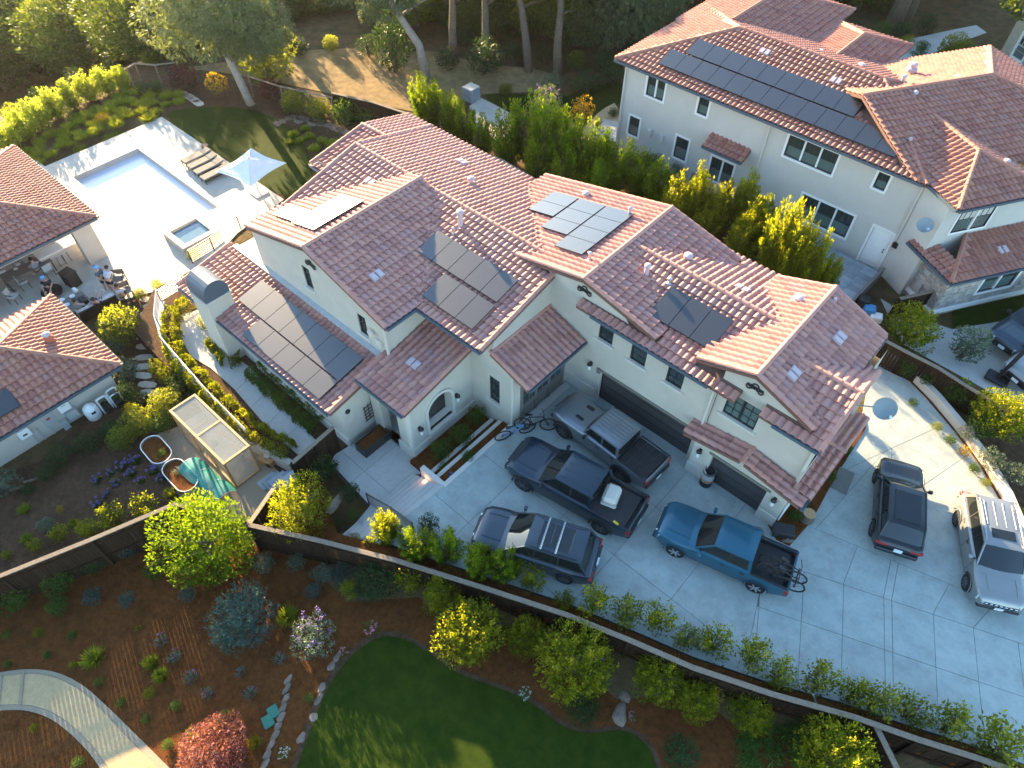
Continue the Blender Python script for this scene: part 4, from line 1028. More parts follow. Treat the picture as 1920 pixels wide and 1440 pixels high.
# terraced planters beside the porch
for i, (x, z1) in enumerate(((-13.45, -.55), (-12.95, -.25), (-12.32, .02))):
    y0 = 9.95 if i < 2 else 9.72
    mb = MB().box(x-.11, y0, -1.4, x+.11, 13.95, z1)
    tag(obj('planter_wall', mb, [M['stucco_trim']]), ['low concrete planter curb nearest the porch wall', 'middle concrete planter curb between the porch and the driveway', 'concrete planter curb along the driveway edge'][i], 'planter wall', 'terraced planter curbs')
mb = MB().box(-13.7, 9.68, -1.4, -12.43, 9.9, -.02); tag(obj('planter_wall', mb, [M['stucco_trim']]), 'concrete planter end wall with step lights beside the entry steps', 'planter wall')
for x in (-13.3, -12.75):
    tag(obj('step_light', MB().bbox(x-.07, 9.63, -.35, x+.07, 9.675, -.28, .01), [mat('step_light_glow', (.8, .5, .3), .5, emit=((1, .45, .2), 1.5))]), 'small glowing orange step light on the planter end wall', 'step light', 'glowing step lights')
    ld = bpy.data.lights.new('step_light_lamp', 'POINT'); ld.energy = .7; ld.color = (1, .45, .2); ld.shadow_soft_size = .05
    lo_ = bpy.data.objects.new('step_light_lamp', ld); COL.objects.link(lo_); lo_.location = (x, 9.52, -.38)
for (x0, x1, z) in ((-14.7, -13.56, -.75), (-13.34, -13.06, -.5), (-12.84, -12.43, -.18)):
    struct('planter_soil', MB().box(x0, 9.92, -1.5, x1, 13.95, z), [M['mulch']])
# see-through metal screen along the south side of the steps
t = thing('screen_fence', 'low dark mesh screen in two leaves along the entry steps', 'screen fence', tuple(at(693, 946, PZ)))
a, b, c = at(693, 946, PZ), at(738, 972, PZ+.4), at(776, 1000, -.2)
for p, q in ((a, b), (b, c)):
    obj('mesh_panel', MB().bar(p+Vector((0, 0, .45)), q+Vector((0, 0, .45)), .02, .8), [M['panelgrey']], t, world=True)
    obj('frame', MB().bar(p+Vector((0, 0, .88)), q+Vector((0, 0, .88)), .05, .06), [M['steel']], t, world=True)
for p in (a, b, c): obj('post', MB().bar(p, p+Vector((0, 0, .92)), .06, .06), [M['steel']], t, world=True)
# ------------------------------------------------------------------ hip roofs
def hip(R, o, u, w, U, V, z0, m, ends=(True, True)):
    o, u, w = Vector(o), Vector(u), Vector(w); h = V/2
    l, r = (h if ends[0] else 0), (h if ends[1] else 0)
    R.plane(o, u, w, U, h, m, z0, [(0, 0), (U, 0), (U-r, h), (l, h)])
    R.plane(o+u*U+w*V, -u, -w, U, h, m, z0, [(0, 0), (U, 0), (U-l, h), (r, h)])
    if ends[0]: R.plane(o+w*V, -w, u, V, h, m, z0, [(0, 0), (V, 0), (h, h)])
    if ends[1]: R.plane(o+u*U, w, -u, V, h, m, z0, [(0, 0), (V, 0), (h, h)])
    P = lambda a, b, z: Vector((*(o+u*a+w*b), z))
    zr = z0+m*h+.05; z1 = z0+.05
    R.cap(P(U-r, h, zr), P(l, h, zr))
    if ends[0]: R.cap(P(0, 0, z1), P(h, h, zr)); R.cap(P(0, V, z1), P(h, h, zr))
    if ends[1]: R.cap(P(U, 0, z1), P(U-h, h, zr)); R.cap(P(U, V, z1), P(U-h, h, zr))
# ------------------------------------------------------------------ the neighbour's house
NB = thing('house', 'large pale neighbouring house with red hipped tile roofs and white trimmed windows', 'house', (-12, 38, 0))
SN = [M['stucco_n'], M['white']]
FWN = ((-22.25, 34.95), (-4.6, 34.95)); mb = MB(); q = lambda x: x+22.25
NWs = [((-20.62, -19.42, 4.1, 5.38), 2), ((-17.15, -16.5, 4.28, 5.35), 1), ((-11.6, -8.85, 3.98, 5.2), 3), ((-6.72, -6.13, 4.28, 5.18), 1), ((-9.85, -6.9, .92, 2.36), 3), ((-21.45, -20.72, 1.24, 2.46), 1), ((-18.05, -17.2, 1.1, 2.48), 1), ((-15.55, -14.1, .75, 2.2), 2)]
wall(mb, *FWN, -.6, 5.62, [(q(a), q(b), c, d) for (a, b, c, d), n in NWs]+[(q(-5.78), q(-4.74), .05, 2.3)], .1)
wall(mb, (-22.25, 43.8), (-22.25, 34.95), -.6, 5.62); wall(mb, (-4.6, 34.95), (-2.98, 33.98), -.6, 5.62); wall(mb, (-2.98, 33.98), (.2, 39.2), -.6, 5.62)
obj('wall', mb, SN, NB, world=True)
for (a, b, c, d), n in NWs: window(NB, *FWN, q(a), q(b), c, d, n, (3, 2), .09, trim='white', bars=.035)
mb = MB().box(-5.76, 34.99, .05, -4.76, 35.03, 2.28, 0)
for z0, z1 in ((.25, 1.05), (1.2, 2.1)): mb.box(-5.6, 34.975, z0, -4.92, 34.99, z1, 0)
mb.box(-5.9, 34.9, 0, -5.78, 34.96, 2.42, 0); mb.box(-4.74, 34.9, 0, -4.62, 34.96, 2.42, 0); mb.box(-5.78, 34.9, 2.3, -4.74, 34.96, 2.42, 0); mb.lathe([(.03, 0), (.04, .05)], (-4.85, 34.92, 1.1), 8, 1, 'y'); mb.lathe([(.03, 0), (.04, .05)], (-4.85, 34.92, 1.25), 8, 1, 'y')
obj('door', mb, [M['white'], M['bronze']], NB, world=True)
mb = MB().box(-4.55, 34.72, 1.75, -4.3, 34.9, 2.05); obj('wall_lantern', mb, [M['bronze']], NB, world=True)
# pent roof over the garden door
RN = Roof(NB, M['tile_n'], 11)
RN.plane((-15.95, 34.15), X_, Y_, 2.55, .82, .5, 3.1)
hip(RN, (-22.75, 34.5), X_, Y_, 18.3, 9.8, 5.68, .33)
aV, bV = Vector((.8526, -.5225)), Vector((.5225, .8526)); c0 = Vector((-2.6, 33.62))
hip(RN, c0-aV*8.0, aV, bV, 8.0, 5.1, 5.66, .40, (False, True))
dO = Vector((-8.0, 40.2))-bV*3.4+aV*5.6
hip(RN, dO, bV, -aV, 13.0, 10.4, 5.7, .30, (False, True))
hip(RN, (-23.6, 40.6), Y_, -X_+X_*0-X_*0, 0.01, 0.01, 5, .3) if False else None
hip(RN, (-15.3, 41.0), Y_, -X_, 9.2, 7.6, 5.7, .31, (False, True))
hip(RN, (-10.6, 41.0), Y_, -X_, 6.9, 4.6, 5.7, .31, (False, True))
# low roof wrapped round the stone corner
lo = c0+aV*1.75-bV*.1
RN.plane(lo-aV*3.2, aV, bV, 3.2, .9, .33, 2.75, [(0, 0), (3.2, 0), (2.3, .9), (0, .9)])
RN.plane(lo, bV, -aV, 7.5, 2.2, .30, 2.75, [(0, 0), (7.5, 0), (7.5, 2.2), (2.2, 2.2)])
P3 = lambda v, z: Vector((v.x, v.y, z))
RN.cap(P3(lo, 2.8), P3(lo+bV*2.2-aV*2.2, 3.45))
RN.build(indiv=300)
gutter(NB, (-22.75, 34.5), (-4.6, 34.5), 5.62, (0, -1)); gutter(NB, tuple(c0-aV*2.1), tuple(c0), 5.6, tuple(-bV)); gutter(NB, tuple(c0), tuple(c0+bV*5.1), 5.6, tuple(aV)); gutter(NB, (-15.95, 34.15), (-13.4, 34.15), 3.04, (0, -1))
gutter(NB, tuple(lo-aV*3.2), tuple(lo), 2.68, tuple(-bV)); gutter(NB, tuple(lo), tuple(lo+bV*7.5), 2.68, tuple(aV))
downpipe(NB, -22.15, 34.88, -.3, 5.6); downpipe(NB, -12.75, 34.88, -.3, 5.6, .04); downpipe(NB, -4.55, 34.85, 1.5, 5.6, .04)
for x in (-19.9, -19.0):
    obj('wall_light', MB().box(x-.14, 34.75, 1.75, x+.14, 34.94, 2.15), [M['stucco_n']], NB, world=True)
# stone veneer corner
A = lambda a, b, z=0: (*(c0+aV*a+bV*b), z)
sv = MB()
wall(sv, A(-2.75, .45)[:2], A(1.3, .45)[:2], -.4, [(0, 3.9), (.6, 3.2), (1.0, 2.75), (4.05, 2.75)]); wall(sv, A(1.3, .45)[:2], A(1.3, 7.4)[:2], -.4, 2.75, [(2.3, 4.4, .95, 2.3)], .1)
obj('stone_wall', sv, [M['veneer']], NB, world=True)
# the veneer's separate stones
rr = random.Random(5); 
for (p0, p1, zt, hol) in ((A(-2.3, .45), A(1.3, .45), 2.55, None), (A(1.3, .45), A(1.3, 7.2), 2.55, (2.1, 4.6, .75, 2.5))):
    p0, p1 = Vector(p0[:2]), Vector(p1[:2]); L = (p1-p0).length; u = (p1-p0)/L; n = Vector((u.y, -u.x)); z = .42
    while z < zt-.1:
        hh = rr.uniform(.15, .24); s = rr.uniform(0, .2)
        while s < L-.15:
            ww = rr.uniform(.25, .55)
            if not (hol and s+ww > hol[0] and s < hol[1] and z+hh > hol[2] and z < hol[3]) and s+ww < L:
                c = p0+u*(s+ww/2)+n*.012
                obj('stone', MB().obox((c.x, c.y, z+hh/2), (u.x*ww*.47, u.y*ww*.47, 0), (n.x*rr.uniform(.02, .045), n.y*.03, 0), (0, 0, hh*.45)), [M['veneer']], NB, world=True)
            s += ww
        z += hh
window(NB, A(1.3, .45)[:2], A(1.3, 7.4)[:2], 2.3, 4.4, .95, 2.3, 2, (1, 2), .08, trim='white', bars=.03)
mb = MB(); mb.bar(A(-2.3, .38, .3), A(1.3, .38, .3), .16, .2); mb.bar(A(1.37, .4, .3), A(1.37, 7.3, .3), .16, .2); mb.bar(A(-2.78, .42, -.2), A(-2.78, .42, 3.8), .14, .1); mb.bar(A(-2.75, .4, 3.95), A(-1.75, .4, 2.75), .12, .14)
obj('stone_sill', mb, [M['white']], NB, world=True)
mb = MB().obox(A(-.9, .36, 1.35), tuple((aV*.42).to_3d()), tuple((bV*.05).to_3d()), (0, 0, .6)); obj('utility_panel', mb, [M['panelgrey']], NB, world=True)
mb = MB().obox(A(-1.0, .30, 1.35), tuple((aV*.06).to_3d()), tuple((bV*.005).to_3d()), (0, 0, .07)); obj('sticker', mb, [M['red']], NB, world=True)
mb = MB().obox(A(.1, .34, 1.9), tuple((aV*.16).to_3d()), tuple((bV*.07).to_3d()), (0, 0, .14)); mb.obox(A(.0, .36, .9), tuple((aV*.2).to_3d()), tuple((bV*.05).to_3d()), (0, 0, .28)); obj('utility_box', mb, [M['panelgrey']], NB, world=True)
mb = MB()
for k in range(4): mb.tube([A(-2.0+.22*k, .3, .1), A(-2.0+.22*k, .28, .9+.2*(k % 2)), A(-1.9+.22*k, .3, 1.1+.2*(k % 2))], .05, 6)
mb.obox(A(-1.7, .22, .75), tuple((aV*.3).to_3d()), tuple((bV*.1).to_3d()), (0, 0, .15)); obj('meter_pipes', mb, [M['pipe']], NB, world=True)
dish(NB, -3.55, 33.55, 4.35, (.35, -.6, .7), (-3.6, 34.2, 4.1), .36)
# upper window on the turned wing
window(NB, (-2.98, 33.98), (.2, 39.2), .9, 2.9, 3.75, 5.2, 2, (3, 2), .0, trim='white', bars=.03)
# roof panels and vents
zN2 = lambda y: 5.68+.33*(y-34.5)
solar(NB, (-20.2, 35.1), (1, 0), (0, 1), .33, zN2(35.1)+.02, 13, 1, 1.05, 1.28); solar(NB, (-19.3, 36.4), (1, 0), (0, 1), .33, zN2(36.4)+.02, 9, 1, 1.1, 1.26)
for x, y in ((-15.6, 38.4), (-11.3, 38.2), (-9.9, 37.7), (-7.6, 36.6)): flat_vent(NB, x, y, zN2(y), 0, -1, .33)
for x, y in ((-8.2, 37.3), (-6.3, 36.3)): pipe_vent(NB, x, y, zN2(y)-.1, .3, .06)
pipe_vent(NB, -8.6, 40.1, 7.0, .4, .1); pipe_vent(NB, -7.6, 39.3, 6.8, .4, .1); pipe_vent(NB, -2.2, 38.0, 5.9, .35, .12)
for x, y, z in ((-13.6, 41.2, 6.6), (-11.0, 40.6, 6.9), (-6.6, 42.6, 7.0), (-8.9, 42.4, 7.0)): pipe_vent(NB, x, y, z-.1, .2, .16)
flat_vent(NB, -.2, 36.2, 3.05, aV.x, aV.y, .3); flat_vent(NB, 1.0, 37.9, 3.05, aV.x, aV.y, .3); flat_vent(NB, -20.6, 42.6, 6.3, -1, 0, .33)
# ------------------------------------------------------------------ pool pavilion and pool house on the left
PV = thing('pavilion', 'open tiled roof pool pavilion with wide stucco pier, beside the pool', 'pavilion', (-43, 3, -2.05))
RP = Roof(PV, M['tile_n'], 21)
hip(RP, (-38.55, -6.0), Y_, -X_, 14.65, 10.2, .82, .30, (False, True))
RP.build(indiv=0)
gutter(PV, (-38.55, -6), (-38.55, 8.6), .74, (1, 0)); gutter(PV, (-48.7, 8.65), (-38.55, 8.65), .74, (0, 1))
mb = MB(); mb.box(-39.6, 7.2, -2.1, -38.95, 8.25, .75); mb.box(-39.5, -6, .25, -39.0, 7.2, .75); mb.box(-48.2, 7.3, -2.1, -47.6, 8.25, .75); mb.box(-47.6, 7.75, .3, -39.6, 8.2, .75); mb.box(-39.6, .6, -2.1, -38.95, 1.3, .3); mb.box(-39.6, -6, -2.1, -38.95, -5.3, .3)
obj('pier_frame', mb, [M['stucco']], PV, world=True)
mb = MB().box(-48.2, -6, -2.1, -48.0, 7.3, .75); mb.box(-48.2, -6, -2.1, -46, -5.8, .75); obj('back_wall', mb, [M['stucco']], PV, world=True)
PH = thing('pool_house', 'small stucco pool house with hipped tile roof and black roof panels, at the left edge', 'pool house', (-31, 0, -1.9))
RQ = Roof(PH, M['tile_n'], 22)
hip(RQ, (-28.15, -9.0), Y_, -X_, 13.1, 6.9, .22, .40, (False, True))
RQ.build(indiv=0)
gutter(PH, (-28.15, -9), (-28.15, 4.05), .14, (1, 0)); gutter(PH, (-35.0, 4.1), (-28.15, 4.1), .14, (0, 1))
mb = MB(); wall(mb, (-28.75, -9), (-28.75, 3.55), -2.1, .2); wall(mb, (-28.75, 3.55), (-34.5, 3.55), -2.1, .2); wall(mb, (-34.5, 3.55), (-34.5, -9), -2.1, .2)
obj('wall', mb, ST, PH, world=True)
zQ = lambda x: .22+.40*(-28.15-x)
solar(PH, (-28.75, -8.3), (0, 1), (-1, 0), .40, zQ(-28.75)+.03, 6, 1, 1.35, 1.05); solar(PH, (-29.75, -8.3), (0, 1), (-1, 0), .40, zQ(-29.75)+.03, 5, 1, 1.35, 1.05)
mb = MB().box(-31.3, 2.35, .8, -30.95, 2.7, 1.3, 0); mb.lathe([(.16, 0), (.2, .1), (.08, .2)], (-31.12, 2.52, 1.3), 10, 1); obj('roof_vent', mb, [M['terracotta'], M['ventgrey']], PH, world=True)
# electrical panels on its wall (x = -28.75)
def wpanel(name, y, z, w, h, d, matl, extra=None):
    mb = MB().bbox(-28.745, y-w/2, z-h/2, -28.745+d, y+w/2, z+h/2, .01); o = obj(name, mb, [M[matl]], PH, world=True)
    if extra: obj(extra[0], MB().box(-28.745+d, y-extra[1]/2, z+extra[3]-extra[2]/2, -28.74+d, y+extra[1]/2, z+extra[3]+extra[2]/2), [M[extra[4]]], o, world=True)
    return o
wpanel('utility_box', -.75, -.75, .5, .5, .2, 'white', ('sticker', .2, .1, -.05, 'black')); wpanel('utility_panel', .35, -.8, .5, .85, .14, 'panelgrey', ('sticker', .16, .13, .05, 'red'))
wpanel('control_box', 1.15, -.55, .5, .55, .25, 'white', ('sticker', .2, .05, .1, 'panelgrey')); wpanel('control_box', 1.25, -1.15, .5, .45, .35, 'panelgrey'); wpanel('utility_box', .75, -1.55, .3, .5, .3, 'panelgrey')
mb = MB()
for y, z0 in ((-.55, -.95), (-.25, -.95), (.2, -1.2)): mb.tube([(-28.7, y, z0), (-28.7, y, -1.85)], .025, 5)
obj('conduit', mb, [M['panelgrey']], PH, world=True)
# pool plant beside that wall: filter tank, pumps, white pipes
gz = lambda x, y: T(x, y)
mb = MB().lathe([(.26, 0), (.33, .08), (.34, .55), (.30, .75), (.16, .85), (.1, .95), (.02, .97)], (-28.2, 1.95, T(-28.2, 1.95)), 16, 0); mb.box(-27.9, 1.85, T(-28.2, 1.95)+.55, -27.85, 2.05, T(-28.2, 1.95)+.65, 1)
tag(obj('pool_filter', mb, [M['white'], M['black']], smooth=40.0), 'white cylindrical pool filter tank beside the pool house wall', 'filter tank')
for k, y in enumerate((2.55, 3.1)):
    b = T(-28.2, y); t = thing('pool_pump', ['black pool pump under white pipe loops next to the white filter tank', 'black pool pump under white pipe loops nearest the pool house corner'][k], 'pump', (-28.2, y, b), 0, 'pool pumps')
    obj('motor', MB().lathe([(.05, -.35), (.14, -.33), (.14, .1), (.17, .12), (.17, .34), (.08, .36)], (-28.1, y, b+.25), 12, 0, 'x'), [M['black']], t, world=True, smooth=40.0)
    mb = MB()
    for j in range(3):
        x = -28.35+.16*j; h = .75+.12*((j+k) % 3)
        mb.tube([(x, y-.2, b), (x, y-.2, b+h), (x+.05, y-.1, b+h+.08), (x+.05, y+.15, b+h+.08), (x, y+.25, b+h), (x, y+.25, b+.1)], .035, 6)
    obj('pipe', mb, [M['white']], t, world=True)
# ------------------------------------------------------------------ pool terrace
DZ = -2.0
deckpx = [(84, 312), (303, 219), (388, 276), (532, 374), (470, 420), (436, 412), (452, 432), (392, 476), (356, 500), (295, 540), (244, 572), (238, 585)]
DK = [tuple(at(*p, DZ)[:2]) for p in deckpx]
DKall = DK[:11]+[tuple(at(180, 610, DZ)[:2]), (-36.0, 4.6), (-52, 4.6), (-52, -8), (-54, -8), (-54, 9.9)]
DKall = [tuple(at(*p, DZ)[:2]) for p in deckpx[:4]]+[(-35.2, 14.6), (-34.3, 12.4), (-34.2, 8.6), (-34.9, 7.0), (-36.3, 5.0), (-36.3, -9), (-52, -9), (-52, 9.95)]
pool = [(-48.0, 10.6), (-38.25, 10.6), (-38.25, 15.25), (-48.0, 15.25)]
deck = MB()
# deck laid as a ring of prisms round the basin
def ringpieces(P, hole):
    x0, y0 = hole[0]; x1, y1 = hole[2]
    R1 = clip(P, (x0, 0), (x0, 1)); L1 = clip(P, (x0, 1), (x0, 0)); out = [R1] if False else []
    left = clip(P, (x0, 0), (x0, 1)); right = clip(P, (x1, 1), (x1, 0))
    mid = clip(clip(P, (x0, 1), (x0, 0)), (x1, 0), (x1, 1))
    return [left, right, clip(mid, (1, y0), (0, y0)), clip(mid, (0, y1), (1, y1))]
for P in ringpieces(DKall, pool):
    if len(P) > 2: deck.prism(P, DZ-.5, DZ-.012)
dko = struct('pool_deck', deck, [M['joint']])
pcs = [p for p in ringpieces(DKall, pool) if len(p) > 2]
for x in (-50, -46, -44, -42, -40, -36.6): pcs = split(pcs, (x, 0), (x, 1), .004)
for y in (-5, -2, 1, 4, 7.2, 8.9, 12.9, 16.9): pcs = split(pcs, (0, y), (1, y), .004)
for P in pcs: obj('deck_slab', MB().prism(P, DZ-.05, DZ), [M['pooldeck']], dko)
bas = MB(); x0, y0 = pool[0]; x1, y1 = pool[2]
bas.quad((x0, y0, DZ-.35), (x1, y0, DZ-.35), (x1, y1, DZ-.35), (x0, y1, DZ-.35), 0)
struct('pool_cover', bas, [M['water']])  # pale cover drawn over the basin, no open water
cp = MB()
for a, b, c, d in ((x0-.0, y0, x1, y0+.04), (x0, y1-.04, x1, y1), (x0, y0+.04, x0+.04, y1-.04), (x1-.04, y0+.04, x1, y1-.04)): cp.box(a, b, DZ-1.2, c, d, DZ+.004)
struct('pool_coping', cp, [M['concrete2']])
# raised spa
S0, S1 = (-38.0, 11.35), (-35.7, 13.75)
t = thing('spa', 'raised square spa with dark water and pale coping beside the pool', 'spa', (-36.8, 12.5, DZ))
mb = MB(); x0, y0, x1, y1 = S0[0], S0[1], S1[0], S1[1]; w = .33; zt = DZ+.45
for a, b, c, d in ((x0, y0, x1, y0+w), (x0, y1-w, x1, y1), (x0, y0+w, x0+w, y1-w), (x1-w, y0+w, x1, y1-w)): mb.box(a, b, DZ-.4, c, d, zt)
obj('coping', mb, [M['pooldeck']], t, world=True)
obj('water', MB().quad((x0+w, y0+w, zt-.16), (x1-w, y0+w, zt-.16), (x1-w, y1-w, zt-.16), (x0+w, y1-w, zt-.16)), [M['water2']], t, world=True)
obj('spillway', MB().box(x0-.12, 12.2, zt-.1, x0+.3, 12.9, zt-.04), [M['pooldeck']], t, world=True)
# loungers
def lounger():
    t = thing('sun_lounger', '', 'sun lounger')
    mb = MB()
    for s in (-.32, .32): mb.box(-.98, s-.02, .2, .98, s+.02, .26)
    for k in range(7): mb.box(-.9+k*.27, -.3, .21, -.84+k*.27, .3, .25)
    obj('frame', mb, [M['steel']], t)
    for x in (-.9, .9):
        for y in (-.3, .3): obj('leg', MB().box(x-.025, y-.025, 0, x+.025, y+.025, .2), [M['steel']], t)
    obj('cushion', MB().bbox(-1.0, -.33, .26, .5, .33, .38, .05), [M['fabric']], t)
    mb = MB().bbox(0, -.33, 0, .62, .33, .12, .05); c = obj('back_cushion', mb, [M['fabric']], t); c.location = (.46, 0, .27); c.rotation_euler = (0, -.12, 0)
    return t
lp = [(367, 293), (378, 303), (390, 313), (403, 324)]
Lo = lounger(); nm = ['farthest from the umbrella', 'second from the far stool', 'second from the umbrella', 'nearest the umbrella']
for i, p in enumerate(lp):
    q = at(*p, DZ+.3); o = Lo if i == 0 else dup(Lo)
    o.location = (q.x, q.y, DZ); o.rotation_euler = (0, 0, math.radians(90)); o['label'] = 'grey cushioned sun lounger on the pool deck, '+nm[i]; o['group'] = 'sun loungers by the pool'
for p, l in (((386, 278), 'round stone side stool at the far end of the loungers'), ((432, 320), 'round stone side stool between the loungers and the umbrella')):
    q = at(*p, DZ+.2); o = tag(obj('side_stool', MB().lathe([(.20, 0), (.24, .1), (.24, .38), (.22, .45), (.05, .46)], (0, 0, 0), 14), [M['stone']], smooth=40.0), l, 'stool', 'stone stools'); o.location = (q.x, q.y, DZ)
# umbrella
ub = at(486, 362, DZ); t = thing('umbrella', 'pale square cantilever umbrella standing at the lawn edge of the pool deck', 'umbrella', tuple(ub))
obj('base', MB().box(-.45, -.45, 0, .45, .45, .08), [M['ltfabric']], t); obj('pole', MB().tube([(0, 0, .08), (-.05, -.05, 2.55)], .035, 8), [M['pipe']], t)
c = at(470, 312, DZ+2.4)-ub; cz = 2.35; mb = MB(); apex = (c.x, c.y, cz+.55); hs = 1.5; ang = math.radians(10)
cor = []
for k in range(4):
    w = ang+PI/4+k*PI/2; cor.append((c.x+hs*1.414*math.cos(w), c.y+hs*1.414*math.sin(w), cz))
n = 6
for k in range(4):
    a, b = Vector(cor[k]), Vector(cor[(k+1) % 4]); ap = Vector(apex); G = []
    for i in range(n+1):
        e_ = a.lerp(b, i/n); e_ = e_.lerp(Vector((c.x, c.y, cz)), .12*math.sin(PI*i/n)); G.append([ap.lerp(e_, j/4)-Vector((0, 0, .10*math.sin(PI*j/4))) for j in range(5)])
    mb.surf(G)
obj('canopy', mb, [M['umb']], t)
mb = MB()
for k in range(4): mb.tube([(c.x, c.y, cz+.5), tuple(Vector(cor[k])-Vector((0, 0, .03)))], .015, 5)
obj('rib', mb, [M['pipe']], t); obj('arm', MB().tube([(-.05, -.05, 2.5), (c.x, c.y, cz+.62)], .035, 6), [M['pipe']], t)
# ------------------------------------------------------------------ patio under and beside the pavilion: furniture
def chair(matl='steel', seatm='ltfabric', name='patio_chair'):
    t = thing(name, '', 'chair')
    obj('seat', MB().bbox(-.24, -.24, .42, .24, .24, .47, .02), [M[seatm]], t); obj('backrest', MB().bbox(-.24, .2, .5, .24, .24, .88, .02), [M[seatm]], t)
    for x in (-.22, .22):
        for y in (-.22, .22): obj('leg', MB().bar((x, y, 0), (x*.95, y*.95, .42 if y < 0 else .86), .03, .03), [M[matl]], t)
        obj('armrest', MB().bar((x*1.08, -.2, .64), (x*1.08, .22, .66), .04, .03), [M[matl]], t)
    return t
def table(name, label, cat, px, L, W_, h, rz, matl, legm='steel', z=DZ):
    q = at(*px, z+h) ; t = thing(name, label, cat, (q.x, q.y, z), rz)
    obj('tabletop', MB().bbox(-L/2, -W_/2, h-.05, L/2, W_/2, h, .015), [M[matl]], t)
    for x in (-1, 1):
        for y in (-1, 1): obj('leg', MB().box(x*(L/2-.08)-.03, y*(W_/2-.08)-.03, 0, x*(L/2-.08)+.03, y*(W_/2-.08)+.03, h-.05), [M[legm]], t)
    return t
def put(name, label, cat, mb, mats, px, z=DZ, h=0, rz=0, group=None, smooth=False):
    q = at(*px, z+h); o = tag(obj(name, mb, mats, smooth=smooth), label, cat, group); o.location = (q.x, q.y, z); o.rotation_euler = (0, 0, rz); return o
table('dining_table', 'long dark dining table set with plates under the pavilion eave', 'table', (48, 502), 2.6, 1.0, .75, PI/2, 'taupe')
ch0 = chair()
chs = [((14, 522), 'pale armchair alone at the left end of the long dining table', 1.6), ((42, 528), 'pale armchair on the near side of the dining table, left of the seated person', 3.1), ((88, 505), 'pale armchair at the right end of the dining table', -1.5), ((30, 490), 'pale armchair on the far side of the dining table, nearest the left edge', 0.1), ((70, 478), 'pale armchair on the far side of the dining table, nearest the pool', 0.1)]
for i, (p, l, a) in enumerate(chs):
    q = at(*p, DZ+.45); o = ch0 if i == 0 else dup(ch0); o.location = (q.x, q.y, DZ); o.rotation_euler = (0, 0, a); o['label'] = l; o['group'] = 'armchairs at the dining table'
for i, (p, c_, r_) in enumerate((((34, 497), 'white', .13), ((50, 492), 'tan', .1), ((62, 486), 'terracotta', .1), ((58, 500), 'white', .12), ((40, 505), 'terracotta', .09), ((30, 505), 'white', .12))):
    put('dish_plate', ['white serving plate at the left of the dining table', 'tan bowl in the middle of the dining table', 'clay bowl at the pool end of the dining table', 'white plate beside the tan bowl on the dining table', 'small clay bowl on the near edge of the dining table', 'white plate on the near left edge of the dining table'][i], 'plate', MB().lathe([(r_*.6, 0), (r_, .03), (r_, .045), (r_*.7, .02)], (0, 0, 0), 12), [M[c_]], p, DZ+.75)
put('kitchen_counter', 'pale outdoor kitchen counter with a sink under the pavilion roof', 'counter', (lambda m: m.box(-1.3, -.35, 0, 1.3, .35, .9, 0) or m)(MB()).box(-1.35, -.4, .9, 1.35, .4, .96, 1).box(.2, -.2, .955, .8, .2, .965, 2), [M['stucco'], M['white'], M['pipe']], (112, 462), DZ, .9, 1.55)
for i, (p, l) in enumerate((((118, 474), 'slim bar stool at the counter beside the cooler shadow'), ((108, 480), 'slim bar stool in the middle of the kitchen counter'), ((126, 468), 'slim bar stool at the pool end of the counter'))):
    q = at(*p, DZ+.6); t = thing('bar_stool', l, 'bar stool', (q.x, q.y, DZ), 0, 'bar stools at the counter')
    obj('seat', MB().bbox(-.2, -.2, .68, .2, .2, .73, .02), [M['ltfabric']], t)
    for x in (-.17, .17):
        for y in (-.17, .17): obj('leg', MB().bar((x, y, 0), (x*.8, y*.8, .68), .025), [M['steel']], t)
mb = MB().box(-.35, -.3, .1, .35, .3, .95, 0); mb.box(-.38, -.33, .95, .38, .33, 1.0, 0); mb.box(-.5, -.04, .8, -.35, .04, .86, 1)
o = put('patio_cabinet', 'black boxy patio grill cart in the middle of the patio', 'grill', mb, [M['black'], M['pipe']], (131, 520), DZ, .6, .2)
mb = MB().lathe([(.25, .0), (.5, .12), (.55, .3), (.52, .34), (.1, .3)], (0, 0, 0), 18, 0)
put('fire_bowl', 'round black fire bowl near the pool house roof corner', 'fire bowl', mb, [M['black']], (96, 545), DZ, .3, 0, None, 40.0)
t = table('coffee_table', 'low dark grey square coffee table in front of the sofa', 'table', (138, 568), 1.5, 1.3, .4, PI/2, 'fabric')
for p, l in (((142, 546), 'white paper bag on the coffee table'), ((136, 556), 'white plate on the coffee table'), ((126, 572), 'white dish at the near corner of the coffee table'), ((117, 563), 'small white cup on the left of the coffee table')):
    k = 'bag' if 'bag' in l else 'plate'
    put('paper_bag' if k == 'bag' else 'dish_plate', l, k, MB().bbox(-.16, -.1, 0, .16, .1, .2, .04) if k == 'bag' else MB().lathe([(.08, 0), (.15, .03), (.15, .05), (.1, .02)], (0, 0, 0), 12), [M['white']], p, DZ+.4)
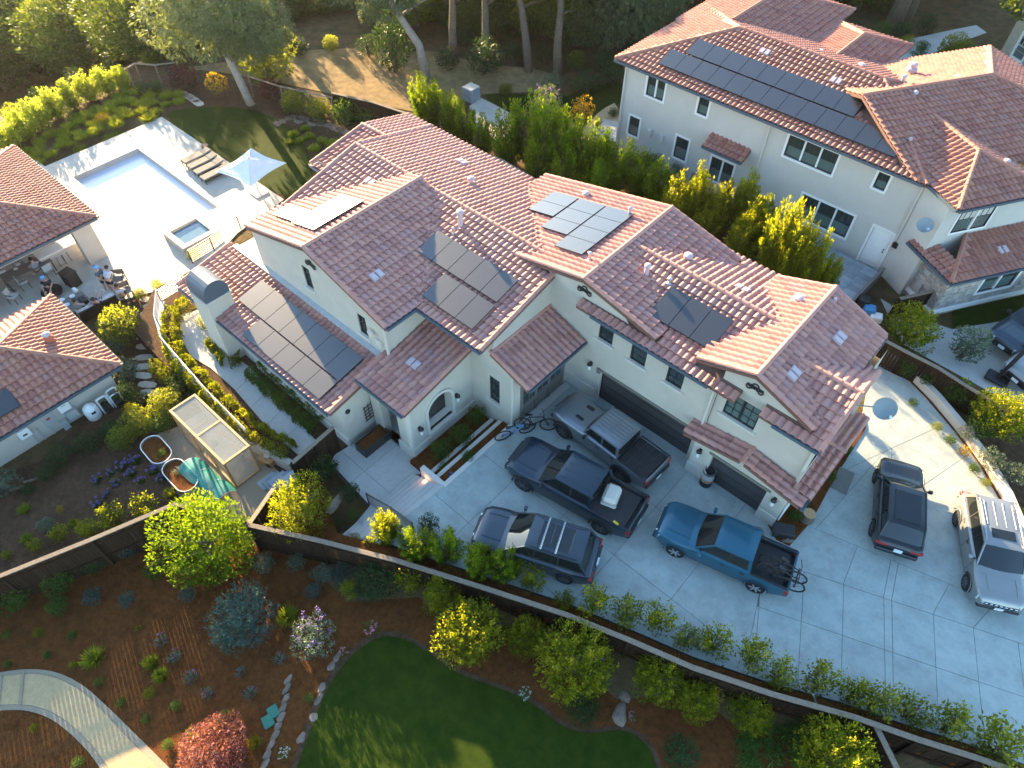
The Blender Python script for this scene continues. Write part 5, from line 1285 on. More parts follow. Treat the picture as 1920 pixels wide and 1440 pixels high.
# long sofa with its back to the garden
def sofa(label, a, b):
    a, b = at(*a, DZ+.7), at(*b, DZ+.7); c = (a+b)/2; L = (b-a).length; rz = math.atan2(b.y-a.y, b.x-a.x)
    t = thing('sofa', label, 'sofa', (c.x, c.y, DZ), rz)
    obj('base', MB().box(-L/2, 0, .05, L/2, .85, .28), [M['taupe']], t); obj('back_frame', MB().box(-L/2, -.08, .05, L/2, 0, .72), [M['black']], t)
    n = 3
    for i in range(n):
        x0 = -L/2+L*i/n+.01; x1 = -L/2+L*(i+1)/n-.01
        obj('seat_cushion', MB().bbox(x0, .2, .28, x1, .84, .43, .04), [M['ltfabric']], t); obj('back_cushion', MB().bbox(x0, 0.0, .43, x1, .22, .78, .06), [M['ltfabric']], t)
    return t
sofa('long pale cushioned outdoor sofa with its dark back to the garden', (146, 588), (216, 553))
q = at(222, 522, DZ+.4); lc = chair('black', 'taupe', 'lounge_chair'); lc.location = (q.x, q.y, DZ); lc.rotation_euler = (0, 0, .9); lc.scale = (1.3, 1.3, .95); lc['label'] = 'wide dark lounge chair behind the two standing people'
q = at(236, 545, DZ+.4); l2 = dup(lc); l2.location = (q.x, q.y, DZ); l2.rotation_euler = (0, 0, 1.4); l2['label'] = 'wide dark lounge chair at the pool end of the sofa'
q = at(24, 556, DZ+.4); l3 = dup(ch0); l3.location = (q.x, q.y, DZ); l3.rotation_euler = (0, 0, 2.2); l3['label'] = 'pale armchair alone near the left picture edge by the pool house roof'; l3['group'] = 'loose patio chairs'
put('cooler_box', 'black box on the right of the sofa seat', 'box', MB().bbox(-.25, -.2, 0, .25, .2, .3, .03), [M['black']], (158, 567), DZ+.4)
# ------------------------------------------------------------------ vehicles: x forward, y left, z up
def make_car(name, label, S, group=None):
    t = thing(name, label, S['cat'], (0, 0, 0), 0, group)
    L, hwm, P = S['L'], S['W']/2, M[S['paint']]
    f, r = L/2, -L/2; xf, xr = S['wb']/2+S.get('wo', 0), -S['wb']/2+S.get('wo', 0); R = S['R']; ar = R+.07
    belt, hood, nose = S['belt'], S['hood'], S['nose']
    xc, xw, xt, xb = S['cab']       # cowl, windscreen top, roof rear, rear glass base
    bed = S.get('bed'); back = xb-.02 if bed else r
    hwX = [r, r+.12, r+.5, f-.75, f-.3, f-.08, f]; hwY = [hwm*S.get('tail', .86), hwm*.95, hwm, hwm, hwm*.94, hwm*.82, hwm*S.get('snout', .70)]
    hw = lambda x: float(np.interp(x, hwX, hwY))
    zs = lambda x: float(np.interp(x, [r, r+.06, xb, xc-.1, xc+.15, f-.35, f-.1, f], [belt-.18, belt-.04, belt, belt, hood-.04, nose+.03, nose-.06, nose-.2]))
    zt = lambda x: float(np.interp(x, [r, r+.1, xb, xc, xc+.3, f-.4, f-.12, f], [belt-.14, belt, belt+.02, belt+.05, hood+.03, nose+.10, nose, nose-.18]))
    def zb(x):
        z = S['sill']+.18*max(0, (x-(f-.5))/.5)+.18*max(0, ((r+.5)-x)/.5)
        for w in (xf, xr):
            d = abs(x-w)
            if d < ar: z = max(z, R+math.sqrt(max(0, ar*ar-d*d)))
        return z
    xs = sorted(set([r, r+.06, r+.12, r+.25, r+.5, f-.75, f-.5, f-.35, f-.2, f-.12, f-.05, f, xc, xc+.15, xc+.3, xb]+[w+ar*math.cos(a) for w in (xf, xr) for a in [i*PI/8 for i in range(9)]]+[w+ar*1.001*s for w in (xf, xr) for s in (-1, 1)]+list(np.linspace(r+.6, f-.8, 9))))
    xs = [x for x in xs if r-1e-6 <= x <= f+1e-6]
    def half(x):
        h, b, s, c = hw(x), zb(x), zs(x), zt(x)
        return [(x, h-.03, b), (x, h, b+(s-b)*.35), (x, h, b+(s-b)*.8), (x, h-.025, s-.01), (x, h-.07, s+.012+(c-s)*.3), (x, h*.72, c-.012), (x, h*.4, c+.006), (x, 0, c+.012)]
    front = [x for x in xs if x >= back-1e-6]
    if bed and abs(front[0]-back) > 1e-3: front = [back]+front
    G = [half(x)+[(a, -b, c) for a, b, c in reversed(half(x)[:-1])] for x in front]
    mb = MB().surf(G, 0)
    n = len(G[0])
    mb.add(G[-1], [tuple(range(n))], 0); mb.add(G[0], [tuple(reversed(range(n)))], 0)
    body = obj('body', mb, [P], t, smooth=38.0)
    # dark inner shell closing the arches and the underside
    mb = MB().box(r+.25, -hwm+.22, S['sill'], f-.25, hwm-.22, min(belt, hood)-.12, 0); mb.box(r+.08, -hwm*.8, S['sill']+.1, r+.3, hwm*.8, belt-.3, 0)
    for s in (-1, 1): mb.box(xr+ar+.02, s*(hwm-.24), S['sill']-.02, xf-ar-.02, s*(hwm-.03), S['sill']+.12, 0)
    obj('underbody', mb, [M['black']], t)
    # arch flares
    for w in (xf, xr):
        for s in (-1, 1):
            pts = [(w+(ar+.01)*math.cos(a), s*(hw(w)+.012), R+(ar+.01)*math.sin(a)) for a in [PI*i/10 for i in range(11)]]
            obj('wheel_arch', MB().tube(pts, S.get('flare', .03), 6), [M['black'] if S.get('blackflare', True) else P], t, smooth=50.0)
    for w in (xf, xr):
        for s in (-1, 1):
            wd = S.get('tw', .13)
            mb = MB().lathe([(R*.62, -wd), (R*.93, -wd), (R, -wd*.6), (R, wd*.6), (R*.93, wd), (R*.62, wd)], (0, 0, 0), 24, 0, 'y')
            wh = obj('wheel', mb, [M['rubber']], t, smooth=45.0); wh.location = (w, s*(hwm-wd+S.get('poke', .0)), R)
            mb = MB().lathe([(R*.64, -s*wd*.3), (R*.64, s*wd*.98), (R*.6, s*wd*1.02), (R*.56, s*wd*.5), (.05, s*wd*.5)], (0, 0, 0), 20, 1, 'y', cap=False)
            for k in range(S.get('spokes', 6)):
                a = 2*PI*k/S.get('spokes', 6); mb.bar((.03*math.cos(a), s*wd*.85, .03*math.sin(a)), (R*.61*math.cos(a), s*wd*.95, R*.61*math.sin(a)), .05, .07, 0, up=(0, 1, 0))
            mb.lathe([(.07, s*wd*.5), (.07, s*wd*.75), (.02, s*wd*.8)], (0, 0, 0), 10, 0, 'y')
            obj('rim', mb, [M[S.get('rim', 'darkalloy')], M['black']], wh)
    # greenhouse
    hb, hr, zr = hwm-.09, hwm-S.get('tumble', .24), S['roof']; zb_ = belt-.01
    gx = [(xc, xw), (xb, xt)]
    A = lambda s: Vector((xc, s*hb*.96, zb_+.03)); B = lambda s: Vector((xw, s*hr, zr-.03)); C = lambda s: Vector((xt, s*hr, zr-.03)); D = lambda s: Vector((xb, s*hb*.97, zb_))
    mb = MB()
    nA = 6; G = []
    for i in range(nA+1):
        u = -1+2*i/nA; bul = .09*(1-u*u)
        G.append([Vector((xc+bul*1.3, u*hb*.96, zb_+.03)).lerp(Vector((xw+bul*.7, u*hr, zr-.03)), k/3) for k in range(4)])
    mb.surf(G); obj('windscreen', mb, [M['carglass']], t, smooth=True)
    mb = MB(); G = []
    for i in range(nA+1):
        u = -1+2*i/nA; bul = .05*(1-u*u)
        G.append([Vector((xb-bul, u*hb*.97, zb_)).lerp(Vector((xt-bul*.6, u*hr, zr-.03)), k/3) for k in range(4)])
    mb.surf(G); obj('rear_window', mb, [M['carglass']], t, smooth=True)
    for s in (-1, 1):
        mb = MB(); mb.quad(A(s), B(s), C(s), D(s)); obj('side_window', mb, [M['carglass']], t)
        pil = MB(); o = Vector((0, s*.006, 0)); pm = 0
        pil.bar(A(s)+o, B(s)+o, .07, .05, 0, up=(0, s, 0)); pil.bar(D(s)+o, C(s)+o, S.get('dp', .12), .05, 0, up=(0, s, 0)); pil.bar(B(s)+o+Vector((.02, 0, .0)), C(s)+o, .05, .07, 0)
        obj('pillar', pil, [P], t)
        pb = MB()
        for x in S.get('pillars', ()):
            u0 = lambda zf, x=x: None
            lo = Vector((x, s*hb*.965, zb_)); hi = Vector((x+.0, s*hr, zr-.04)); pb.bar(lo+o*.8, hi+o*.8, .07, .025, 0, up=(0, s, 0))
        if S.get('pillars'): obj('pillar', pb, [M['black'] if not S.get('bodypillar') else P], t)
        mi = MB(); mx = xc-.22; mi.bbox(mx-.07, s*(hwm+.04), belt+.02, mx+.07, s*(hwm+.22), belt+.2, .03, 0); mi.bar((mx, s*(hwm-.08), belt+.06), (mx, s*(hwm+.06), belt+.08), .05, .05, 1)
        obj('mirror', mi, [M['black'] if S.get('blackmirror', True) else P, M['black']], t)
        dl = MB()
        for x in S.get('doors', ()):
            dl.bar((x, s*(hwm+.001), S['sill']+.1), (x, s*(hwm+.001), belt-.03), .012, .006, 0)
        for x in S.get('handles', ()): dl.bbox(x-.09, s*(hwm-.005), belt-.17, x+.09, s*(hwm+.03), belt-.13, .01, 0)
        if S.get('doors'): obj('door_seam', dl, [M['black']], t)
    G = []; nx_, ny_ = 8, 8
    for i in range(nx_+1):
        u = i/nx_; x = lerp(xt-.07, xw+.05, u); row = []
        for j in range(ny_+1):
            v = -1+2*j/ny_; e = 1-abs(v)**4; ee = 1-abs(2*u-1)**6
            row.append((x, v*(hr+.012), zr-.035+.055*e*ee+.02*math.sin(PI*u)))
        G.append(row)
    mb = MB().surf(G); mb.surf([[(a, b, c-.05) for a, b, c in row] for row in reversed(G)])
    roof = obj('roof', mb, [P], t, smooth=True)
    if S.get('ribs'):
        mb = MB()
        for v in np.linspace(-.72, .72, S['ribs']):
            for (u0, u1) in S.get('ribspan', ((.05, .95),)):
                mb.bbox(lerp(xt, xw, u0), v*hr-.025, zr+.02, lerp(xt, xw, u1), v*hr+.025, zr+.045, .01)
        obj('roof_rib', mb, [P], roof)
    for (u0, u1, v) in S.get('sunroof', ()):
        mb = MB().bbox(lerp(xt, xw, u0), -hr*v, zr+.018, lerp(xt, xw, u1), hr*v, zr+.045, .015); obj('sunroof', mb, [M['carglass']], roof)
    if S.get('rails'):
        for s in (-1, 1):
            obj('roof_rail', MB().tube([(xt+.1, s*hr*.93, zr), (xt+.2, s*hr*.93, zr+.06), (xw-.25, s*hr*.93, zr+.06), (xw-.12, s*hr*.93, zr+.01)], .02, 6), [M[S['rails']]], t)
    for u in S.get('crossbars', ()):
        x = lerp(xt, xw, u); obj('roof_bar', MB().bbox(x-.035, -hr*.97, zr+.07, x+.035, hr*.97, zr+.105, .01).box(x-.006, -hr*.97, zr+.1052, x+.006, hr*.97, zr+.107, 1), [M['chrome'], M['black']], t)
    # bonnet
    if S.get('scoops'):
        for s in (-1, 1): obj('bonnet_vent', MB().bbox(xc+.45, s*.38-.14, hood+.03, xc+.85, s*.38+.05, hood+.075, .02), [M['black']], t)
    for s in (-1, 1):
        bl = MB(); k = S.get('crease', .55); pts = [(x, s*hw(x)*k, zt(x)+.012) for x in np.linspace(xc+.3, f-.35, 6)]; bl.tube(pts, .012, 5)
        pts = [(x, s*(hw(x)-.075), zs(x)+.012+(zt(x)-zs(x))*.3) for x in np.linspace(xc+.1, f-.4, 6)]; bl.tube(pts, .008, 4)
        obj('bonnet_crease', bl, [P], t)
    # nose and tail
    gh = S.get('grille', (.55, .28)); g0 = MB(); g0.bbox(f-.06, -hwm*gh[0], nose-.16-gh[1], f+.03, hwm*gh[0], nose-.16, .03, 0)
    gr = obj('grille', g0, [M['black']], t)
    if S.get('slots'):
        for i in range(S['slots']):
            y = lerp(-hwm*gh[0]*.88, hwm*gh[0]*.88, i/(S['slots']-1)); obj('grille_slot', MB().bbox(f+.0, y-.055, nose-.13-gh[1], f+.045, y+.055, nose-.17, .015).box(f+.04, y-.035, nose-.10-gh[1]+.02, f+.047, y+.035, nose-.2, 1), [M['chrome'], M['black']], gr)
    else:
        for z in (.25, .5, .75): obj('grille_bar', MB().box(f+.02, -hwm*gh[0]*.95, nose-.17-gh[1]*z, f+.04, hwm*gh[0]*.95, nose-.145-gh[1]*z), [M[S.get('gbar', 'black')]], gr)
    for s in (-1, 1):
        y0, y1 = s*hwm*(gh[0]+.02), s*hwm*.9
        m_ = MB(); m_.add([(f+.0, y0, nose-.14), (f-.2, y1, nose-.08), (f-.18, y1, nose-.3), (f+.01, y0, nose-.3), (f-.1, y0, nose-.1), (f-.3, y1, nose-.06)], [(0, 3, 2, 1), (0, 1, 5, 4)] if s > 0 else [(0, 1, 2, 3), (4, 5, 1, 0)])
        obj('headlight', MB().add([(a+.012, b, c+.004) for a, b, c in m_.v], m_.f), [M['clearlamp']], t)
        tl = S.get('tail_lamp', (.22, .3)); obj('taillight', MB().bbox(r-.02, s*hwm*(.97 if not bed else .96), belt-.1-tl[1], r+.14, s*(hwm*.97-tl[0]), belt-.1, .02), [M['redlamp']], t)
    obj('bumper', MB().bbox(f-.18, -hwm*.8, S['sill']+.08, f+.05, hwm*.8, nose-.2-gh[1], .04), [M[S.get('bump', 'black')]], t)
    obj('bumper', MB().bbox(r-.08, -hwm*.88, S['sill']+.1, r+.15, hwm*.88, S['sill']+.32, .04), [M[S.get('bump', 'black')]], t)
    obj('number_plate', MB().box(f+.052, -.16, S['sill']+.16, f+.06, .16, S['sill']+.32), [M['plate']], t)
    zz = (S['sill']+.36) if not bed else S['sill']+.15
    obj('number_plate', MB().box(r-.09, -.16, zz, r-.03 if not bed else r-.082, .16, zz+.16), [M['plate']], t)
    if bed:
        zf, rail = bed; h = hwm
        xsb = sorted(set([x for x in xs if x <= back+1e-6]+[back]))
        for s in (-1, 1):
            G = []
            for x in xsb:
                b = zb(x); hh = hw(x)
                G.append([(x, s*(hh-.03), b), (x, s*hh, b+(rail-b)*.35), (x, s*hh, b+(rail-b)*.85), (x, s*(hh-.02), rail), (x, s*(hh-.10), rail+.005), (x, s*(h-.13), rail-.02), (x, s*(h-.14), zf)])
            mb = MB().surf(G if s > 0 else [list(reversed(q)) for q in G]); obj('bed_side', mb, [P], t, smooth=40.0)
            lb = MB()
            lb.box(r+.07, s*(h-.135), zf, back-.06, s*(h-.17), rail-.03, 0); lb.bbox(r+.05, s*(h-.125), rail-.005, back-.05, s*(h-.03), rail+.02, .01, 0); lb.bbox(xr-.45, s*(h-.17), zf, xr+.45, s*(h-.38), zf+.22, .04, 0)
            obj('bed_liner', lb, [M['liner']], t)
        mb = MB().box(r+.05, -h+.14, zf-.04, back, h-.14, zf, 0)
        for v in np.linspace(-.6, .6, 9): mb.box(r+.1, v*h-.02, zf, back-.1, v*h+.02, zf+.012, 0)
        obj('bed_floor', mb, [M['liner']], t)
        obj('bed_front', MB().box(back-.06, -h+.14, zf, back, h-.14, rail, 0), [M['liner']], t)
        obj('tailgate', MB().bbox(r, -h+.15, zf-.12, r+.08, h-.15, rail+.01, .02, 0).box(r+.08, -h+.16, zf, r+.09, h-.16, rail-.02, 1), [P, M['liner']], t)
    return t
def park(t, fp, rp, S, side):
    a, b = at(*fp, 0), at(*rp, 0); h = math.atan2(a.y-b.y, a.x-b.x); mid = (a+b)/2; left = Vector((-math.sin(h), math.cos(h), 0))
    ht = S['W']/2-.13; c = mid-left*ht*side; c -= Vector((math.cos(h), math.sin(h), 0))*S.get('wo', 0)
    t.location = (c.x, c.y, .002); t.rotation_euler = (0, 0, h); return t
V1 = dict(cat='pickup truck', L=5.5, W=1.88, paint='p_silver', wb=3.35, wo=.15, R=.44, sill=.5, belt=1.28, hood=1.24, nose=1.16, roof=1.86, cab=(.78, .5, -1.02, -1.08), bed=(.78, 1.22), tail=.97, snout=.6, tumble=.17, pillars=(-.22,), bodypillar=True, doors=(.72, -.22, -.98), handles=(-.1, -.9), ribs=7, ribspan=((.04, .46), (.54, .95)), scoops=True, flare=.07, tw=.15, poke=.06, spokes=8, slots=7, grille=(.5, .3), crease=.45)
V2 = dict(cat='pickup truck', L=5.9, W=2.02, paint='p_navy', wb=3.72, wo=.08, R=.43, sill=.48, belt=1.28, hood=1.24, nose=1.17, roof=1.93, cab=(1.22, .52, -1.02, -1.12), bed=(.82, 1.26), tail=.97, snout=.84, pillars=(-.22,), doors=(1.02, -.22, -1.02), handles=(-.05, -.85), flare=.045, tw=.15, poke=.02, ribs=4, tail_lamp=(.18, .32), grille=(.6, .36))
V3 = dict(cat='SUV', L=5.06, W=1.98, paint='p_grey', wb=3.0, wo=.0, R=.37, sill=.33, belt=1.08, hood=1.0, nose=.92, roof=1.72, cab=(1.02, .22, -1.95, -2.25), tail=.84, snout=.74, pillars=(-.15, -1.12), doors=(.95, -.15, -1.15), handles=(.0, -1.0), sunroof=((.22, .58, .72), (.6, .82, .72)), rails='black', crossbars=(.45, .73), flare=.015, blackmirror=False, rim='darkalloy', grille=(.42, .34), spokes=10, blackflare=False, tail_lamp=(.42, .14), bump='p_grey')
V4 = dict(cat='pickup truck', L=5.35, W=1.92, paint='p_blue', wb=3.27, wo=.04, R=.39, sill=.42, belt=1.17, hood=1.12, nose=1.05, roof=1.80, cab=(1.02, .36, -1.02, -1.12), bed=(.74, 1.15), tail=.96, snout=.80, pillars=(-.30,), doors=(.95, -.3, -1.02), handles=(-.12, -.9), flare=.025, rim='alloy', spokes=6, blackmirror=False, grille=(.58, .3), gbar='alloy', tail_lamp=(.16, .28), blackflare=False)
V5 = dict(cat='SUV', L=4.75, W=1.93, paint='p_black', wb=2.87, wo=.02, R=.37, sill=.34, belt=1.06, hood=1.0, nose=.9, roof=1.66, cab=(1.0, .28, -1.62, -2.1), tail=.8, snout=.72, pillars=(-.12, -1.05), doors=(.9, -.12, -1.05), handles=(.0, -.95), sunroof=((.08, .86, .74),), flare=.015, blackflare=False, grille=(.45, .25), tail_lamp=(.5, .1), bump='p_black')
V6 = dict(cat='SUV', L=4.95, W=1.97, paint='p_white', wb=3.0, wo=.02, R=.38, sill=.36, belt=1.13, hood=1.07, nose=1.0, roof=1.78, cab=(1.05, .38, -1.85, -2.2), tail=.84, snout=.78, pillars=(-.1, -1.1), doors=(.95, -.1, -1.1), handles=(.0, -1.0), sunroof=((.66, .86, .6),), ribs=4, ribspan=((.08, .6),), rails='alloy', flare=.02, rim='darkalloy', spokes=9, grille=(.62, .2), slots=7, blackmirror=False, blackflare=False, tail_lamp=(.4, .16))
CAR1 = park(make_car('pickup_truck', 'silver grey lifted pickup with ribbed roof and black hood vents beside the wide garage door', V1), (1054, 815), (1166, 901), V1, 1)
CAR2 = park(make_car('pickup_truck', 'navy crew cab pickup carrying a pale dog crate in its open bed', V2), (977, 914), (1129, 999), V2, 1)
q = at(1061, 1093, 0); h3 = (at(901, 1012, .95)-at(1095, 1074, .95)); h3 = math.atan2(h3.y, h3.x)
CAR3 = make_car('suv', 'graphite grey SUV with glass sunroof and two silver roof bars near the front fence', V3)
c3 = q+Vector((math.cos(h3), math.sin(h3), 0))*1.5-Vector((-math.sin(h3), math.cos(h3), 0))*.87; CAR3.location = (c3.x, c3.y, .002); CAR3.rotation_euler = (0, 0, h3)
CAR4 = park(make_car('pickup_truck', 'teal blue crew cab pickup with mountain bikes hung over its tailgate', V4), (1262, 1040), (1411.6, 1107), V4, 1)
a5, b5 = at(1688, 866, .6), at(1679, 1038, .5); h5 = math.atan2(a5.y-b5.y, a5.x-b5.x); CAR5 = make_car('suv', 'black SUV with dark glass roof parked on the curve with its rear to the camera', V5)
m5 = (a5+b5)/2; CAR5.location = (m5.x, m5.y, .002); CAR5.rotation_euler = (0, 0, h5); CAR5.scale = (.91,)*3
CAR6 = park(make_car('suv', 'warm silver SUV with slotted grille facing down the driveway, rear half in sunlight', V6), (1805, 1102), (1787, 978), V6, -1)
V7 = dict(V2); V7.update(paint='p_navy', L=5.6, cat='car')
V7 = dict(cat='car', L=4.9, W=1.95, paint='p_grey', wb=2.95, wo=0, R=.37, sill=.34, belt=1.05, hood=1.0, nose=.92, roof=1.65, cab=(1.0, .3, -1.7, -2.1), pillars=(-.1, -1.05), doors=(.9, -.1), handles=(0,), flare=.015, blackflare=False, grille=(.5, .25), tail='' or .84)
CAR7 = make_car('car', 'dark grey car nosing out of the neighbouring drive at the right edge', V7)
a7, b7 = at(1878, 650, .6), at(1975, 590, .6); h7 = math.atan2(a7.y-b7.y, a7.x-b7.x); CAR7.location = (a7.x-2.45*math.cos(h7), a7.y-2.45*math.sin(h7), .035); CAR7.rotation_euler = (0, 0, h7)
V8 = dict(V7); V8['paint'] = 'p_white'
CAR8 = make_car('car', 'white car just showing its nose at the right edge below the basketball post', V8)
a8, b8 = at(1905, 712, .6), at(2010, 660, .6); h8 = math.atan2(a8.y-b8.y, a8.x-b8.x); CAR8.location = (a8.x-2.4*math.cos(h8), a8.y-2.4*math.sin(h8), .035); CAR8.rotation_euler = (0, 0, h8)
for c_, k_ in ((CAR1, .95), (CAR2, .965), (CAR3, .945), (CAR4, .955), (CAR6, .93)): c_.scale = (k_,)*3
def oncar(car, x, y, z):
    h = car.rotation_euler.z; x, y, z = x*car.scale[0], y*car.scale[0], z*car.scale[0]; return Vector((car.location.x+x*math.cos(h)-y*math.sin(h), car.location.y+x*math.sin(h)+y*math.cos(h), z+car.location.z))
# dog crate and strap in the navy pickup's bed
t = thing('dog_crate', 'pale tan plastic dog crate standing in the bed of the navy pickup', 'dog crate', tuple(oncar(CAR2, -1.62, -.12, .84)), CAR2.rotation_euler.z+.15)
obj('shell', MB().bbox(-.33, -.45, 0, .33, .45, .33, .06), [M['tan']], t); obj('lid', MB().bbox(-.31, -.44, .35, .31, .44, .68, .12), [M['tan']], t)
mb = MB()
for k in range(5): mb.box(-.335, -.32+k*.15, .36, -.318, -.25+k*.15, .5); mb.box(.318, -.32+k*.15, .36, .335, -.25+k*.15, .5)
obj('air_slot', mb, [M['void']], t)
mb = MB()
for k in range(6): mb.bar((-.22+k*.09, -.46, .08), (-.22+k*.09, -.46, .56), .012)
obj('door_grille', mb, [M['steel']], t)
yy = tag(obj('yellow_glove', MB().bbox(-.12, -.05, 0, .12, .05, .05, .02), [M['yellow'] if 'yellow' in M else mat('yellow_cloth', (.55, .4, .03), .8)]), 'small yellow cloth lying on the side rail of the navy pickup bed', 'cloth'); yy.location = oncar(CAR2, -2.35, .9, 1.275)
# tonneau panels over the silver pickup's bed are black with bars
mb = MB().bbox(-2.62, -.78, 1.17, -1.2, .78, 1.2, .01, 0)
for x in (-1.55, -1.95, -2.3): mb.box(x-.015, -.76, 1.2, x+.015, .76, 1.225, 1)
for y in (-.3, .3): mb.box(-2.6, y-.012, 1.2, -1.22, y+.012, 1.222, 1)
obj('bed_cover', mb, [M['liner'], M['steel']], CAR1)
# ------------------------------------------------------------------ bicycles (x forward, y left; wheels on z=0)
def bicycle(label, frame='black', group=None):
    t = thing('bicycle', label, 'bicycle', (0, 0, 0), 0, group); R = .36
    for x in (-.57, .57):
        mb = MB().tube([(R*math.cos(a), 0, R*math.sin(a)) for a in [2*PI*i/24 for i in range(24)]], .032, 6, 0, closed=True)
        w = obj('wheel', mb, [M['rubber']], t, smooth=True); w.location = (x, 0, R+.02)
        sp = MB()
        for k in range(8):
            a = PI*k/4; sp.bar((0, 0, 0), (R*math.cos(a), 0, R*math.sin(a)), .008)
        sp.lathe([(.03, -.04), (.03, .04)], (0, 0, 0), 8, 0, 'y'); obj('spoke', sp, [M['steel']], w)
    Z = R+.02; bb = (-.12, 0, Z-.03); seat = (-.26, 0, .82); head = (.36, 0, .86); h2 = (.40, 0, .72)
    mb = MB()
    for a, b, r in ((bb, seat, .02), (seat, head, .024), (h2, bb, .03), (bb, (-.57, .05, Z), .014), (bb, (-.57, -.05, Z), .014), (seat, (-.57, .05, Z), .011), (seat, (-.57, -.05, Z), .011), (head, h2, .028)): mb.tube([a, b], r, 6)
    obj('frame', mb, [M[frame]], t)
    mb = MB()
    for s in (-1, 1): mb.tube([(.40, s*.06, .72), (.57, s*.06, Z)], .018, 6)
    obj('fork', mb, [M['black']], t)
    obj('handlebar', MB().tube([head, (.34, 0, .98)], .018, 6).tube([(.26, -.36, 1.0), (.36, -.1, .98), (.36, .1, .98), (.26, .36, 1.0)], .016, 6), [M['black']], t)
    obj('saddle', MB().tube([seat, (-.28, 0, .96)], .015, 6).add([(-.45, -.08, .99), (-.45, .08, .99), (-.12, .02, .98), (-.12, -.02, .98), (-.45, -.08, .95), (-.45, .08, .95), (-.12, .02, .95), (-.12, -.02, .95)], [(0, 3, 2, 1), (0, 1, 5, 4), (1, 2, 6, 5), (2, 3, 7, 6), (3, 0, 4, 7)]), [M['black']], t)
    obj('crank', MB().lathe([(.09, -.01), (.09, .01)], bb, 12, 0, 'y').bar((-.12, .06, Z-.03), (.03, .06, Z-.12), .02).bar((-.12, -.06, Z-.03), (-.27, -.06, Z+.06), .02).bbox(.0, .05, Z-.15, .06, .15, Z-.11, .01).bbox(-.3, -.15, Z+.03, -.24, -.05, Z+.07, .01), [M['steel']], t)
    return t
M['sky'] = mat('bike_blue', (.10, .24, .42), .35)
B1 = bicycle('light blue mountain bike leaning at the bay wall corner', 'sky'); p = at(965, 818, 0); B1.location = (p.x, p.y, .002); B1.rotation_euler = (.12, 0, math.radians(62))
B2 = bicycle('black mountain bike behind the light blue one by the bay doors'); p = at(1003, 806, 0); B2.location = (p.x, p.y, .002); B2.rotation_euler = (-.1, 0, math.radians(40))
h4 = CAR4.rotation_euler.z
for i, (y, l) in enumerate(((.12, 'black mountain bike over the tailgate of the blue pickup, nearer the middle'), (.50, 'black mountain bike over the tailgate of the blue pickup, at its left side'))):
    b = bicycle(l, 'black', 'bikes on the blue pickup'); o = oncar(CAR4, -2.15, y, .78)
    b.location = o; b.rotation_euler = (0, .30, h4+PI)
# ------------------------------------------------------------------ fences
def board_fence(label, P, h, bh=None, boards=True, bw=.15, capw=.18, posts=2.4, group=None, capmat='fencecap', side=1, limit=300):
    "close-boarded fence along points P (x,y,ztop); side = +1 posts on the left of travel"
    t = thing('fence', label, 'fence', (P[0][0], P[0][1], T(P[0][0], P[0][1])), 0, group)
    n = 0; jb = MB()
    for a, b in zip(P, P[1:]):
        a, b = Vector(a), Vector(b); d = (b-a); L = math.hypot(d.x, d.y); u = Vector((d.x/L, d.y/L, 0)); nn = Vector((-u.y, u.x, 0))
        k = max(1, round(L/bw)); w = L/k
        for i in range(k):
            c = a.lerp(b, (i+.5)/k); g0 = min(T(c.x, c.y), c.z-.5)-.05 if bh is None else c.z-bh
            jit = ((i*37) % 7-3)*.004
            q = MB(); q.obox((c.x+nn.x*jit, c.y+nn.y*jit, (g0+c.z-.04)/2), tuple(u*(w/2-.006)), tuple(nn*.011), (0, 0, (c.z-.04-g0)/2))
            if n < limit: obj('board', q, [M['fence']], t, world=True)
            else: jb.add(q.v, q.f)
            n += 1
        k = max(1, round(L/posts))
        for i in range(k+1):
            c = a.lerp(b, i/k); g0 = T(c.x, c.y)-.1
            obj('post', MB().obox((c.x+nn.x*.06*side, c.y+nn.y*.06*side, (g0+c.z-.05)/2), tuple(u*.05), tuple(nn*.05), (0, 0, (c.z-.05-g0)/2)), [M['fence']], t, world=True)
        for zz in (.35, 1.35):
            obj('rail', MB().bar(a+nn*.035*side-Vector((0, 0, zz)), b+nn*.035*side-Vector((0, 0, zz)), .045, .09), [M['fence']], t, world=True)
        obj('cap_rail', MB().bar(a, b, capw, .045), [M[capmat]], t, world=True)
    if jb.v: tag(obj('boards', jb, [M['fence']], t, world=True), kind='stuff')
    return t
board_fence('long dark board fence with a weathered cap between driveway and lower garden', [tuple(p) for p in FENCE2], 1.75, side=-1)
a = FENCE1[-1]; c = at(352, 952, .45)
board_fence('dark board fence on the left between the two gardens, its cap in sunlight', [tuple(p) for p in FENCE1]+[tuple(c)], 1.75, side=-1)
g0 = FENCE2[0]; g1 = at(513, 916, -.2); g2 = at(545, 868, PZ+.75); g3 = Vector((-17.5, 8.2, PZ+1.7))
board_fence('dark board fence and gate between the gravel court and the front steps', [(g0.x, g0.y, g0.z), tuple(g1)], 1.6, side=1)
board_fence('tall dark board gate fence across the side path beside the low wing', [(at(548, 868, .6).x, at(548, 868, .6).y, .6), (-17.55, 8.3, .75)], 1.7, side=1)
r0, r1 = at(1640, 1356, 1.0), at(1700, 1478, .9)
board_fence('short board fence running down from the long fence at the bottom right', [tuple(r0), tuple(r1)], 1.7, side=1)
RFp = [(622, 174, -.1), (700, 192, .0), (760, 212, .1), (800, 240, .3), (850, 265, .5), (940, 300, .7), (1000, 335, .9), (1060, 370, 1.2)]
board_fence('dark curving board fence behind the long wing of the house', [tuple(at(*p)) for p in RFp], 1.8, side=1)
